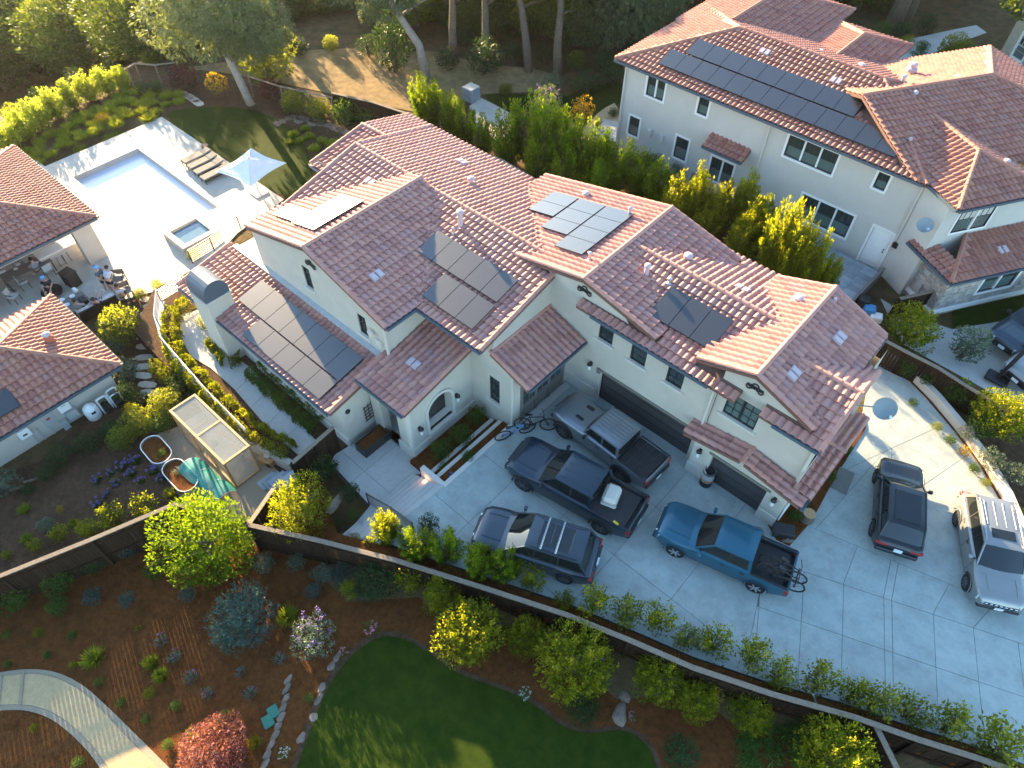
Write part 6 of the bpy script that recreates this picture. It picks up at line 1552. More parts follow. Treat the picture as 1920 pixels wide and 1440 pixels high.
R2p = [(1640, 628, 1.55), (1700, 660, 1.5), (1760, 690, 1.4), (1830, 735, 1.3), (1900, 778, 1.2)]
board_fence('dark board fence stepping down between the two driveways on the right', [tuple(at(*p)) for p in R2p], 1.7, side=1)
tg = [(1688, 560, 1.3), (1752, 545, 1.35)]
board_fence('short dark board gate beside the stone corner of the neighbouring house', [tuple(at(*p)) for p in tg], 1.5, side=1)
# wire fence with a top rail behind the pool garden
t = thing('wire_fence', 'open wire fence with wooden top rail behind the pool garden', 'fence', tuple(gat(620, 205)))
W1 = [at(238, 128, -.5), at(252, 119, -.5), at(290, 122, -.5), at(330, 117, -.5)]; W2 = [at(465, 143, -.45), at(525, 162, -.4), at(580, 174, -.35), at(622, 183, -.3)]
for Wp in (W1, W2):
    for a, b in zip(Wp, Wp[1:]):
        obj('top_rail', MB().bar(a, b, .12, .06), [M['fencecap']], t, world=True)
        for k in range(1, 5): obj('wire', MB().tube([a-Vector((0, 0, .27*k)), b-Vector((0, 0, .27*k))], .012, 4), [M['steel']], t, world=True)
    for a in Wp: obj('post', MB().bar((a.x, a.y, T(a.x, a.y)-.1), a, .1, .1), [M['bark']], t, world=True)
# low curved retaining wall on the right of the driveway
cw = [(1640, 668), (1690, 700), (1735, 745), (1790, 810), (1835, 870), (1870, 930), (1900, 1000), (1925, 1110)]
C = [at(x+24, y-6, .45) for x, y in cw]; mb = MB()
L_ = []; 
for i, p in enumerate(C):
    d = (C[min(i+1, len(C)-1)]-C[max(i-1, 0)]).normalized(); nn = Vector((-d.y, d.x, 0)); L_.append((p+nn*.14, p-nn*.14))
for (a, b), (c, d) in zip(L_, L_[1:]):
    for q in ((a, b, d, c),): mb.quad(*[tuple(v) for v in q])
    lo = lambda v: (v.x, v.y, -.3)
    mb.quad(lo(b), tuple(b), tuple(d), lo(d)); mb.quad(tuple(a), lo(a), lo(c), tuple(c))
tag(obj('retaining_wall', mb, [M['poolstuc']]), 'low curved pale stucco wall along the right side of the driveway', 'retaining wall')
struct('planting_strip', MB().prism([tuple(at(x, y, 0)[:2]) for x, y in cw]+[tuple(at(x+22, y-4, .1)[:2]) for x, y in reversed(cw)], -.4, .03), [M['mulch']])
struct('planting_strip', MB().prism([tuple(at(*p, 0)[:2]) for p in ((1440, 985), (1455, 1012), (1480, 1024), (1522, 977), (1562, 902), (1602, 837), (1624, 802), (1620, 775), (1560, 800), (1480, 940))], -.4, .035), [M['mulch']])
sheetz = lambda x, y: -.1
# planting strip between driveway and front fence
fs = [(p.x, p.y) for p in FENCE2[1:]]; ed = [tuple((p+Vector((-.22, .68, 0)))[:2]) for p in FENCE2[1:]]
struct('planting_strip', MB().prism(fs+list(reversed(ed)), -1.6, .02), [M['mulch']])
struct('planting_bed', MB().prism([(g0.x+.1, g0.y+.1), (FENCE2[1].x, FENCE2[1].y+.05), (FENCE2[2].x, FENCE2[2].y+.05), (-12.35, 6.15), (-14.2, 5.5), (-17.1, 6.85), (-18.0, 7.3), (g1.x+.15, g1.y)], -2.3, lambda x, y: lerp(-1.15, -.25, sst(-15.5, -12.3, x))), [M['mulch']])
# ------------------------------------------------------------------ greenhouse and gravel court
gz0 = T(-24, 4)+.04
ga, gb, gc_ = gat(410, 905), gat(483, 868), gat(440, 908)
tp = [at(318, 770, gz0+1.95), at(363, 741, gz0+1.95), at(467, 834, gz0+1.95), at(420, 868, gz0+1.95)]
gx0 = min(p.x for p in tp[:2])*.5+max(p.x for p in tp[:2])*.5; gx1 = (tp[2].x+tp[3].x)/2; gy0 = (tp[0].y+tp[3].y)/2; gy1 = (tp[1].y+tp[2].y)/2
t = thing('greenhouse', 'small cedar framed greenhouse with clear panels on the gravel court', 'greenhouse', ((gx0+gx1)/2, (gy0+gy1)/2, gz0))
Lx, Ly, Hh = (gx1-gx0)/2, (gy1-gy0)/2, 1.95
for x in (-Lx, -Lx/3, Lx/3, Lx):
    for y in (-Ly, Ly): obj('post', MB().box(x-.045, y-.045, 0, x+.045, y+.045, Hh-.1), [M['wood']], t)
for z, k in ((.06, 1), (Hh-.06, 1)):
    for y in (-Ly, Ly): obj('rail', MB().bbox(-Lx-.06, y-.055, z-.055, Lx+.06, y+.055, z+.055, .01), [M['wood']], t)
    for x in (-Lx, Lx): obj('rail', MB().bbox(x-.055, -Ly+.056, z-.054, x+.055, Ly-.056, z+.054, .01), [M['wood']], t)
obj('roof_bar', MB().box(-.05, -Ly+.06, Hh-.1, .05, Ly-.06, Hh-.02), [M['wood']], t)
for s in (-1, 1):
    for k in range(3):
        x0 = -Lx+2*Lx*k/3; obj('brace', MB().bar((x0, s*Ly, .1 if k % 2 else Hh-.1), (x0+2*Lx/3, s*Ly, Hh-.1 if k % 2 else .1), .05, .04), [M['wood']], t)
    obj('side_pane', MB().box(-Lx+.05, s*(Ly-.01), .12, Lx-.05, s*(Ly+.004), Hh-.12), [M['sheer']], t)
for x0, x1 in ((-Lx+.05, -.05), (.05, Lx-.05)): obj('roof_pane', MB().box(x0, -Ly+.05, Hh-.05, x1, Ly-.05, Hh-.035), [M['sheer']], t)
obj('end_pane', MB().box(Lx-.012, -Ly+.05, .12, Lx+.002, Ly-.05, Hh-.12), [M['sheer']], t)
def stock_tank(label, a, b, w):
    a, b = gat(*a, h=.5), gat(*b, h=.5); c = (a+b)/2; L = (b-a).length; rz = math.atan2(b.y-a.y, b.x-a.x); z = T(c.x, c.y)+.03
    t = thing('planter_tank', label, 'planter', (c.x, c.y, z), rz, 'oval metal planters'); pts = []; n = 10; r = w/2; l = L/2-r
    for k in range(n+1): th = -PI/2+PI*k/n; pts.append((l+r*math.cos(th), r*math.sin(th)))
    for k in range(n+1): th = PI/2+PI*k/n; pts.append((-l+r*math.cos(th), r*math.sin(th)))
    mb = MB(); N = len(pts)
    for i in range(N):
        a_, b_ = pts[i], pts[(i+1) % N]; mb.quad((*a_, 0), (*b_, 0), (*b_, .56), (*a_, .56)); mb.quad((b_[0]*.97, b_[1]*.95, .3), (a_[0]*.97, a_[1]*.95, .3), (a_[0]*.97, a_[1]*.95, .56), (b_[0]*.97, b_[1]*.95, .56))
    obj('tank', mb, [M['pipe']], t, smooth=40.0); obj('rim', MB().tube([(x, y, .57) for x, y in pts], .022, 6, closed=True), [M['white']], t)
    obj('soil', MB().add([(x*.96, y*.94, .47) for x, y in pts], [tuple(range(N))]), [M['mulch']], t); return t
TK1 = stock_tank('oval galvanised planter tank with leafy greens, nearer the pool house', (276, 824), (312, 866), .95); TK2 = stock_tank('oval galvanised planter tank with tall grassy herbs beside the green net', (316, 868), (362, 918), .95)
# green netting draped on hoops
a, b = gat(358, 882), gat(424, 940); d = (b-a); L = d.length; rz = math.atan2(d.y, d.x); t = thing('net_cover', 'bright teal green net draped over hoops beside the greenhouse', 'garden net', tuple(a), rz)
G = []; 
for i in range(13):
    u = i/12; row = []
    for j in range(9):
        th = PI*j/8; row.append((u*L, -.62*math.cos(th)*(1+.06*math.sin(9*u)), (.78-.25*u)*math.sin(th)+.04*math.sin(17*u+j)+.02))
    G.append(row)
obj('net', MB().surf(G), [M['net']], t, smooth=True)
for u in (0, .33, .66, 1): obj('hoop', MB().tube([(u*L, -.6*math.cos(PI*j/8), (.76-.25*u)*math.sin(PI*j/8)) for j in range(9)], .015, 5), [M['white']], t)
# small things on the court
p = gat(500, 862, h=.3); t = thing('garden_bench', 'small wooden box bench with a white cushion at the end of the gravel court', 'bench', (p.x, p.y, p.z+.03), .3)
obj('box', MB().bbox(-.35, -.2, 0, .35, .2, .38, .02), [M['wood']], t); obj('opening', MB().box(.1, -.205, .05, .33, -.19, .33), [M['void']], t); obj('cushion', MB().bbox(-.15, .0, .38, .15, .22, .5, .03), [M['ltfabric']], t)
for i, (px, zz) in enumerate((((538, 898), -1.2), ((524, 893), -1.4), ((512, 890), -1.6), ((502, 892), -1.75))):
    pass
stp2 = struct('garden_steps', MB().box(0, 0, -2.6, .01, .01, -2.5), [M['slate']])
for i in range(5):
    c = at(543-i*10, 896+i*1.5, PZ-.16*i); obj('step', MB().obox((c.x, c.y, PZ-.14*i-.35), (.28, 0, 0), (0, .42, 0), (0, 0, .3)), [M['slate']], stp2)
# stepping stones between the pool deck and the gravel court
sp_ = struct('stepping_path', MB().box(-34.1, 6.2, -2.4, -34.0, 6.3, -2.1), [M['mulch2']])
for i, (x, y) in enumerate(((278, 563), (284, 576), (279, 590), (277, 604), (275, 619), (274, 634), (273, 650), (271, 671), (270, 688), (269, 705), (277, 722), (281, 737))):
    c = gat(x, y); w = .46+.06*((i*3) % 3); rz = math.radians(41+((i*53) % 17-8)); u = Vector((math.cos(rz), math.sin(rz))); v = Vector((-u.y, u.x))
    P = smoothpoly([tuple(Vector(c[:2])+u*w*sx+v*.2*sy) for sx, sy in ((-1, -1), (1, -1), (1.0, 1), (-1, 1))], 1)
    obj('stepping_stone', MB().prism(P, c.z-.05, c.z+.055), [M['flag']], sp_)
for i, (x, y) in enumerate(((345, 177), (355, 182), (364, 188), (372, 194))):
    c = gat(x, y); obj('stepping_stone', MB().prism(smoothpoly([(c.x-.5, c.y-.3), (c.x+.5, c.y-.3), (c.x+.5, c.y+.3), (c.x-.5, c.y+.3)], 1), c.z-.05, c.z+.06), [M['flag']], sp_)
# grey stone path behind the lawn
fp = struct('flagstone_path', MB().box(-33, 19, -2.6, -32.9, 19.1, -2.5), [M['mulch2']]); rr = random.Random(3)
for x, y in ((520, 233), (530, 229), (542, 223), (552, 221), (565, 222), (577, 225), (590, 228), (602, 232), (614, 236), (626, 240), (638, 244), (648, 248), (560, 228), (585, 233)):
    c = gat(x, y); w = rr.uniform(.4, .6); P = smoothpoly([(c.x+w*math.cos(k*PI/2+rr.uniform(.5, 1.0)), c.y+w*.8*math.sin(k*PI/2+rr.uniform(.5, 1.0))) for k in range(4)], 1)
    if abs(poly_area(P)) > .05: obj('flagstone', MB().prism(P, c.z-.05, c.z+.06), [M['stone']], fp)
# ------------------------------------------------------------------ stones, lids, driveway odds and ends
def rock(name, label, px, r, sq=(1, .7, .5), group=None, rz=0.0, matl='stone', seed=0, dz=0):
    p = gat(*px); rr = random.Random(seed+int(px[0])); bm = bmesh.new(); bmesh.ops.create_icosphere(bm, subdivisions=2, radius=1)
    k = [rr.uniform(0, 6.28) for _ in range(6)]
    for v in bm.verts:
        c = v.co; f = 1+.16*math.sin(3*c.x+k[0])+.13*math.sin(4*c.y+k[1])+.1*math.sin(5*c.z+k[2]); v.co = Vector((c.x*sq[0], c.y*sq[1], c.z*sq[2]))*f*r
    me = bpy.data.meshes.new(name); bm.to_mesh(me); bm.free(); me.materials.append(M[matl]); o = bpy.data.objects.new(name, me); COL.objects.link(o)
    o.location = (p.x, p.y, p.z+r*sq[2]*.35+dz); o.rotation_euler = (0, 0, rz); return tag(o, label, 'stone', group)
rock('boulder', 'long flat pale boulder lying beside the lawn point', (1161, 1340), .42, (.6, 1.0, .3), None, .5); rock('boulder', 'flat pale boulder nearest the shrubs above the lawn point', (1170, 1302), .3, (1, .7, .35), None, -.6)
for i, (x, y) in enumerate(((541, 1275), (538, 1292), (536, 1310), (531, 1328), (527, 1345), (521, 1362), (515, 1380), (508, 1398), (502, 1416), (496, 1434))):
    rock('edging_stone', 'pinkish field stone in the short row edging beside the green lids', (x, y), .15, (.75, 1.3, .5), 'row of edging stones', .3, 'stone', i)
for i, (x, y) in enumerate(((632, 1232), (622, 1250), (604, 1290), (598, 1312), (588, 1345), (566, 1385))):
    rock('edging_stone', 'greyish stone laid along the left rim of the lower lawn', (x, y), .17, (.8, 1.2, .35), 'stones along the lawn rim', .35, 'stone', i+20)
rock('boulder', 'pale long stone lying under the fence corner tree', (636, 962), .5, (.35, 1.2, .3), None, .3, 'stone', 3, .8)
rock('boulder', 'pale stone block by the trellis at the garage corner', (1420, 1000), .3, (1, .7, .6), None, .2, 'stone', 5, .05); rock('boulder', 'pale stone block beside the dark box at the garage corner', (1473, 1015), .26, (1, .7, .6), None, .9, 'stone', 9, .05)
for i, (x, y) in enumerate(((513, 1335), (503, 1353))):
    p = gat(x, y); o = tag(obj('valve_lid', MB().bbox(-.22, -.19, -.05, .22, .19, .07, .03), [M['greenlid']]), ['green irrigation box lid farther from the red maple', 'green irrigation box lid closer to the red maple'][i], 'box lid', 'green lids in the mulch'); o.location = (p.x, p.y, p.z+.02); o.rotation_euler = (0, 0, -.25)
for (x, y, l) in ((60, 905, 'small pale wooden marker stake near the grey shrub at the left edge'), (34, 920, 'pale wooden stake lowest at the left edge')):
    p = gat(x, y); o = tag(obj('wood_stake', MB().bar((-.3, 0, .1), (.3, .1, .14), .1, .06), [M['stone']]), l, 'stake'); o.location = p; o.rotation_euler = (0, 0, .9)
put2 = lambda name, label, cat, mb, mats, px, z=0, rz=0, smooth=False, group=None: (lambda o: (setattr(o, 'location', (at(*px, z).x, at(*px, z).y, z)), setattr(o, 'rotation_euler', (0, 0, rz)), o)[2])(tag(obj(name, mb, mats, smooth=smooth), label, cat, group))
mb = MB().lathe([(.24, 0), (.26, .05), (.26, .35)], (0, 0, 0), 18, 0); mb.lathe([(.262, .35), (.27, .38), (.262, .42)], (0, 0, 0), 18, 1); mb.lathe([(.26, .42), (.26, .52)], (0, 0, 0), 18, 2); mb.lathe([(.26, .52), (.26, .85)], (0, 0, 0), 18, 3, cap=False); mb.lathe([(.26, .85), (.30, .9), (.28, 1.0), (.21, 1.0), (.2, .8)], (0, 0, 0), 18, 1, cap=False); mb.lathe([(.2, .8), (.02, .79)], (0, 0, 0), 18, 0, cap=False)
put2('heater_drum', 'tall black and chrome ringed drum with orange band beside the small garage door', 'drum', mb, [M['black'], M['chrome'], M['orange'], M['panelgrey']], (1322, 906), 0, 0, 40.0)
put2('metal_lid', 'dark grey rectangular metal lid at the planting edge near the black SUV', 'lid', MB().bbox(-.32, -.6, 0, .32, .6, .06, .01), [M['fabric']], (1580, 901), .004, .15)
t_ = put2('tree_stump', 'short sawn tree stump at the planting edge by the garage corner', 'stump', MB().lathe([(.30, 0), (.27, .1), (.25, .42)], (0, 0, 0), 16, 0, cap=False).lathe([(.25, .42), (.001, .425)], (0, 0, 0), 16, 1, cap=False), [M['bark'], mat('cut_wood', (.42, .27, .13), .8, var=.2, vscale=14)], (1512, 972), .03, 0, 40.0)
put2('storage_box', 'dark storage box at the garage corner beside the white trellis', 'box', MB().bbox(-.4, -.25, 0, .4, .25, .4, .03), [M['frame']], (1466, 1000), .03, .5)
p = at(692, 822, PZ); t = thing('planter_box', 'dark rectangular planter box in front of the trellis by the entry', 'planter', (-16.7, 9.55, PZ), PI/2)
mb = MB()
for a, b, c, d in ((-.75, -.35, .75, -.29), (-.75, .29, .75, .35), (-.75, -.29, -.69, .29), (.69, -.29, .75, .29)): mb.box(a, b, 0, c, d, .5)
obj('box', mb, [M['frame']], t); obj('soil', MB().box(-.69, -.29, .3, .69, .29, .42), [M['mulch']], t)
put2('terracotta_tray', 'brick coloured tray on the entry patio beside the planter box', 'tray', MB().bbox(-.22, -.14, 0, .22, .14, .16, .03), [M['terracotta']], (722, 810), PZ, .8)
put2('drain_cover', 'round dark drain cover on the entry patio corner by the fence', 'drain cover', MB().lathe([(.12, 0), (.12, .02)], (0, 0, 0), 12), [M['frame']], (629, 872), PZ)
# basketball post with weighted base on the right
p = at(1868, 712, .03); t = thing('basketball_post', 'black leaning basketball post on a weighted base beside the fence on the right', 'post', tuple(p), 0)
obj('base', MB().bbox(-.5, -.35, 0, .5, .35, .2, .05), [M['black']], t); obj('pole', MB().bar((0, 0, .15), (.25, .6, 2.6), .16, .16), [M['black']], t)
q = at(1935, 610, 2.9)-p; obj('arm', MB().bar((.25, .6, 2.5), (q.x, q.y, 3.2), .14, .14), [M['black']], t)
# paved terrace beside the neighbour's door, with its side wall
nt_ = [at(*p, .25) for p in ((1500, 478), (1535, 452), (1652, 512), (1605, 560), (1582, 560), (1490, 510))]
tr_ = struct('paved_terrace', MB().prism([tuple(p[:2]) for p in nt_], -.6, .23), [M['joint']])
pvs = [[tuple(p[:2]) for p in nt_]]
x0 = min(p.x for p in nt_); y0 = min(p.y for p in nt_); 
for k in range(1, 14): pvs = split(pvs, (0, y0+k*.42), (1, y0+k*.42), .006)
for k in range(1, 8): pvs = split(pvs, (x0+k*.75, 0), (x0+k*.75, 1), .006)
for P in pvs[:200]: obj('paver', MB().prism(P, .2, .25), [M['slate']], tr_)
a, b = at(1652, 512, .25), at(1592, 575, .25)
tag(obj('side_wall', MB().bar((a.x, a.y, .1), (b.x, b.y, .1), .15, 1.1), [M['taupe']]), 'low brown side wall of the paved terrace at the house corner', 'wall')
for i, (x, y, m_, l) in enumerate(((1612, 578, 'black', 'black rubbish bin among the clutter behind the right gable'), (1625, 590, 'blueitem', 'blue crate among the clutter behind the right gable'), (1640, 600, 'white', 'pale tub at the end of the clutter behind the right gable'))):
    put2('bin' if i == 0 else 'crate', l, 'bin' if i == 0 else 'crate', MB().bbox(-.28, -.25, 0, .28, .25, .75-.2*i, .05), [M[m_]], (x, y), .03, .4)
# braced pole and beam at the lower right
a, b = gat(1502, 1322), gat(1556, 1392); tag(obj('support_pole', MB().tube([a+Vector((0, 0, 1.3)), b+Vector((0, 0, .1))], .03, 6), [M['pipe']]), 'thin grey pole propped against the long fence at the bottom right', 'pole')
# ------------------------------------------------------------------ people on the patio
def person(label, px, pose, rz, shirt, short, hair='hair', cap=None, z=DZ, long=False):
    """one skinned body; pose gives joints; shirt and shorts are shells over it"""
    J = dict(stand=dict(pel=(0, 0, .95), che=(0, 0, 1.28), neck=(.01, 0, 1.47), head=(.03, 0, 1.64), sh=.19, el=(.05, .28, 1.15), ha=(.22, .2, .98), kn=(.03, .11, .52), an=(-.02, .12, .08), toe=(.14, .14, .03)),
             bend=dict(pel=(-.08, 0, .92), che=(.12, 0, 1.18), neck=(.26, 0, 1.32), head=(.36, 0, 1.45), sh=.19, el=(.25, .27, 1.05), ha=(.42, .16, .9), kn=(.02, .11, .5), an=(-.02, .13, .08), toe=(.14, .15, .03)),
             sit=dict(pel=(0, 0, .55), che=(-.06, 0, .87), neck=(-.06, 0, 1.07), head=(-.02, 0, 1.25), sh=.19, el=(.03, .28, .80), ha=(.26, .18, .70), kn=(.44, .13, .55), an=(.46, .13, .10), toe=(.62, .15, .04)),
             lounge=dict(pel=(0, 0, .55), che=(-.26, 0, .78), neck=(-.36, 0, .94), head=(-.36, 0, 1.10), sh=.18, el=(-.1, .30, .68), ha=(.12, .16, .68), kn=(.45, .14, .62), an=(.85, .14, .50), toe=(.95, .16, .62)))[pose]
    q = at(*px, z+(.9 if pose in ('stand', 'bend') else .6)); t = thing('person', label, 'person', (q.x, q.y, z), rz, None)
    V = [Vector(J['pel']), Vector(J['che']), Vector(J['neck']), Vector(J['head']), Vector(J['head'])+Vector((.0, 0, .11))]; Rr = [.14, .155, .06, .095, .075]; E = [(0, 1), (1, 2), (2, 3), (3, 4)]
    def add(p, r, par): V.append(Vector(p)); Rr.append(r); E.append((par, len(V)-1)); return len(V)-1
    ids = {}
    for s in (-1, 1):
        m_ = lambda p: (p[0], p[1]*s, p[2])
        sh = add(Vector(J['che'])*.3+Vector(J['neck'])*.7+Vector((0, s*J['sh'], -.05)), .062, 1); el = add(m_(J['el']), .045, sh); ha = add(m_(J['ha']), .032, el); pm = add(Vector(m_(J['ha']))+Vector((.07, 0, -.02)), .038, ha)
        for k, dy in enumerate((-.03, -.01, .012, .032)): add(Vector(m_(J['ha']))+Vector((.145-.012*abs(k-1), dy, -.045)), .010, pm)
        add(Vector(m_(J['ha']))+Vector((.08, -s*.055, -.02)), .011, ha)
        hp = add(Vector(J['pel'])+Vector((.0, s*.10, -.05)), .10, 0); kn = add(m_(J['kn']), .07, hp); an = add(m_(J['an']), .042, kn); to = add(m_(J['toe']), .038, an)
        ids[s] = (sh, el, ha, hp, kn, an)
    def skin(name, verts, edges, rad, matl, par, sub=1):
        me = bpy.data.meshes.new(name); me.from_pydata([tuple(v) for v in verts], edges, []); o = bpy.data.objects.new(name, me); link(o, par); me.materials.append(matl)
        o.modifiers.new('Skin', 'SKIN').use_smooth_shade = True
        for i, r in enumerate(rad): me.skin_vertices[0].data[i].radius = (r, r)
        me.skin_vertices[0].data[0].use_root = True
        sb = o.modifiers.new('Subdivision', 'SUBSURF'); sb.levels = sub; sb.render_levels = sub; return o
    body = skin('body', V, E, Rr, M['skin'], t)
    # shirt: torso and upper arms
    sv, se, sr = [V[0]+Vector((0, 0, .05)), V[1], V[1].lerp(V[2], .75)], [(0, 1), (1, 2)], [.165, .178, .10]
    for s in (-1, 1):
        a, b, c = ids[s][:3]; sv += [V[a], V[b].lerp(V[a], .0 if long else .25)]; sr += [.08, .062]; se += [(1, len(sv)-2), (len(sv)-2, len(sv)-1)]
    skin('shirt', sv, se, sr, shirt, t)
    pv, pe, pr = [V[0]+Vector((0, 0, .06)), V[0]], [(0, 1)], [.155, .16]
    for s in (-1, 1):
        h, k = ids[s][3], ids[s][4]; pv += [V[h]+Vector((0, 0, .0)), V[h].lerp(V[k], .85)]; pr += [.118, .095]; pe += [(1, len(pv)-2), (len(pv)-2, len(pv)-1)]
    skin('shorts', pv, pe, pr, short, t)
    hd = V[3]; mb = MB()
    bm = bmesh.new(); bmesh.ops.create_uvsphere(bm, u_segments=12, v_segments=8, radius=.115)
    for v in bm.verts: v.co = Vector((v.co.x*1.05-.015, v.co.y, v.co.z*1.0+.05)) if v.co.z > -.03 else Vector((v.co.x*.8-.05, v.co.y*.9, v.co.z*.8+.05))
    me = bpy.data.meshes.new('hair'); bm.to_mesh(me); bm.free(); me.materials.append(M[hair]); me.polygons.foreach_set('use_smooth', [True]*len(me.polygons)); h = bpy.data.objects.new('hair', me); link(h, t); h.location = hd
    f = MB().bbox(.085, -.012, -.02, .118, .012, .025, .008)
    for s in (-1, 1): f.bbox(.078, s*.035-.01, .02, .098, s*.035+.01, .032, .004, 1); f.bbox(-.015, s*.098-.012, -.02, .015, s*.098+.012, .035, .008)
    f.bbox(.078, -.022, -.055, .1, .022, -.045, .004, 2)
    fo = obj('face', f, [M['skin'], M['void'], M['terracotta']], t); fo.location = hd
    if cap:
        mb = MB().lathe([(.125, .02), (.125, .06), (.10, .13), (.03, .16)], (0, 0, 0), 14); mb.bbox(.08, -.07, .02, .22, .07, .04, .01); c = obj('cap', mb, [cap], t, smooth=40.0); c.location = hd
    mb = MB()
    for s in (-1, 1):
        a = Vector((J['toe'][0], J['toe'][1]*s, J['toe'][2])); b = Vector((J['an'][0], J['an'][1]*s, J['an'][2])); mb.bar(b+Vector((-.05, 0, -.05)), a+Vector((.04, 0, -.0)), .09, .07)
    obj('shoe', mb, [M['ltfabric']], t); return t
teal = mat('shirt_slate_blue', (.045, .09, .13), .9); wsh = mat('shirt_pale', (.5, .52, .55), .9); dk = mat('shorts_dark', (.025, .025, .03), .9); nav = mat('shirt_navy', (.03, .04, .12), .9); gsh = mat('shirt_grey', (.22, .27, .32), .9); capb = mat('cap_blue', (.16, .34, .6), .8)
person('person standing in a slate blue shirt, dark shorts and light blue cap near the sofa', (190, 521), 'stand', .5, teal, dk, 'hair', capb)
person('person leaning forward in a pale shirt and dark shorts beside the person in slate blue', (203, 524), 'bend', 2.2, wsh, dk)
person('person with dark hair lounging on the near end of the sofa, grey shirt', (150, 580), 'sit', 2.6, gsh, dk)
person('person in navy clothes stretched out in the middle of the sofa', (183, 566), 'lounge', 2.6, nav, nav)
person('person in a grey shirt seated at the dining table', (68, 503), 'sit', 3.3, gsh, dk)
person('person in black with a light blue cap sitting beside the fire bowl', (91, 538), 'sit', -.6, mat('shirt_black', (.015, .015, .018), .9), dk, 'hair', capb)
person('person in a pale top sitting at the far end of the sofa', (228, 552), 'sit', 2.7, wsh, dk)
# ------------------------------------------------------------------ vegetation
NR = np.random.RandomState(11)
def unit(v): return v/np.maximum(1e-9, np.linalg.norm(v, axis=1, keepdims=True))
def leafmesh(name, P, D, Ln, Wd, tint, matl, fold=.0):
    "diamond leaves: centre P, direction D, length Ln, width Wd"
    n = len(P); D = unit(D); r = unit(NR.normal(size=(n, 3))); S = unit(np.cross(D, r)); Ln = np.broadcast_to(np.asarray(Ln, float), (n,))[:, None]; Wd = np.broadcast_to(np.asarray(Wd, float), (n,))[:, None]
    N = np.cross(D, S)
    V = np.empty((n, 4, 3)); V[:, 0] = P-D*Ln*.5; V[:, 1] = P+S*Wd*.5+N*Wd*.15; V[:, 2] = P+D*Ln*.5; V[:, 3] = P-S*Wd*.5+N*Wd*.15
    me = bpy.data.meshes.new(name); me.vertices.add(n*4); me.vertices.foreach_set('co', V.reshape(-1).astype(np.float32))
    me.loops.add(n*4); me.loops.foreach_set('vertex_index', np.arange(n*4, dtype=np.int32)); me.polygons.add(n)
    me.polygons.foreach_set('loop_start', np.arange(0, n*4, 4, dtype=np.int32)); me.polygons.foreach_set('loop_total', np.full(n, 4, dtype=np.int32))
    me.materials.append(matl); a = me.attributes.new('tint', 'FLOAT', 'FACE'); a.data.foreach_set('value', np.clip(tint, 0, 1).astype(np.float32)); me.update(); me.validate(); return me
def fib(k):
    i = np.arange(k)+.5; ph = np.arccos(1-2*i/k); th = PI*(1+5**.5)*i; return np.stack([np.cos(th)*np.sin(ph), np.sin(th)*np.sin(ph), np.cos(ph)], 1)
def blob(n, lobes=14, lr=.42, up=.5, core=.62, flat=0.0, spread=.35):
    "lumpy crown in the unit ball, base at z=-1"
    C = fib(lobes)*core*(1+NR.uniform(-.18, .18, (lobes, 1))); C[:, 2] = np.where(C[:, 2] < -.3, C[:, 2]*.9, C[:, 2])
    R = lr*NR.uniform(.75, 1.25, lobes); k = NR.choice(lobes, n, p=R**2/np.sum(R**2)); u = unit(NR.normal(size=(n, 3))); rad = NR.uniform(.62, 1.06, n)**.7
    P = C[k]+u*(R[k]*rad)[:, None]
    D = unit(u*1.0+NR.normal(size=(n, 3))*.7+np.array([0, 0, up])); lt = NR.uniform(-.16, .16, lobes)[k]
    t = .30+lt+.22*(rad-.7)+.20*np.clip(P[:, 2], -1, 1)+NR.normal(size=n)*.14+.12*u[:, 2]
    return P, D, t
def shoots(n, stems=26, lean=.75, top=1.0, spiky=.07, low=.25):
    "many upright leafy shoots from a common base, unit radius, z -1..1"
    a = NR.uniform(0, 2*PI, stems); r = np.sqrt(NR.uniform(0, 1, stems))*lean; h = top*(1-.45*r**2)*NR.uniform(.75, 1.1, stems)
    k = NR.choice(stems, n); u = NR.uniform(low, 1, n)**.8
    bx = np.cos(a)*r; by = np.sin(a)*r
    w = spiky*(1.6-u)*1.2
    P = np.stack([bx[k]*(.35+.65*u)+NR.normal(size=n)*w, by[k]*(.35+.65*u)+NR.normal(size=n)*w, -1+2*h[k]*u], 1)
    D = unit(np.stack([NR.normal(size=n), NR.normal(size=n), np.abs(NR.normal(size=n))*.8+.5], 1)+np.stack([bx[k], by[k], 0*u], 1))
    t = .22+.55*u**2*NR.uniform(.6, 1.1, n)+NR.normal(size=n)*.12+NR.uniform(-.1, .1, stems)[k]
    return P, D, t
def tuft(n, spread=1.0):
    a = NR.uniform(0, 2*PI, n); e = NR.uniform(.15, 1.0, n); L = NR.uniform(.7, 1.1, n)
    D = np.stack([np.cos(a)*(1-e*.6)*spread, np.sin(a)*(1-e*.6)*spread, e+.25], 1); D = unit(D); b = np.stack([np.cos(a), np.sin(a), 0*a], 1)*NR.uniform(0, .35, n)[:, None]
    P = b+D*(L*.5)[:, None]; P[:, 2] -= 1; return P, D, .3+.4*e+NR.normal(size=n)*.15
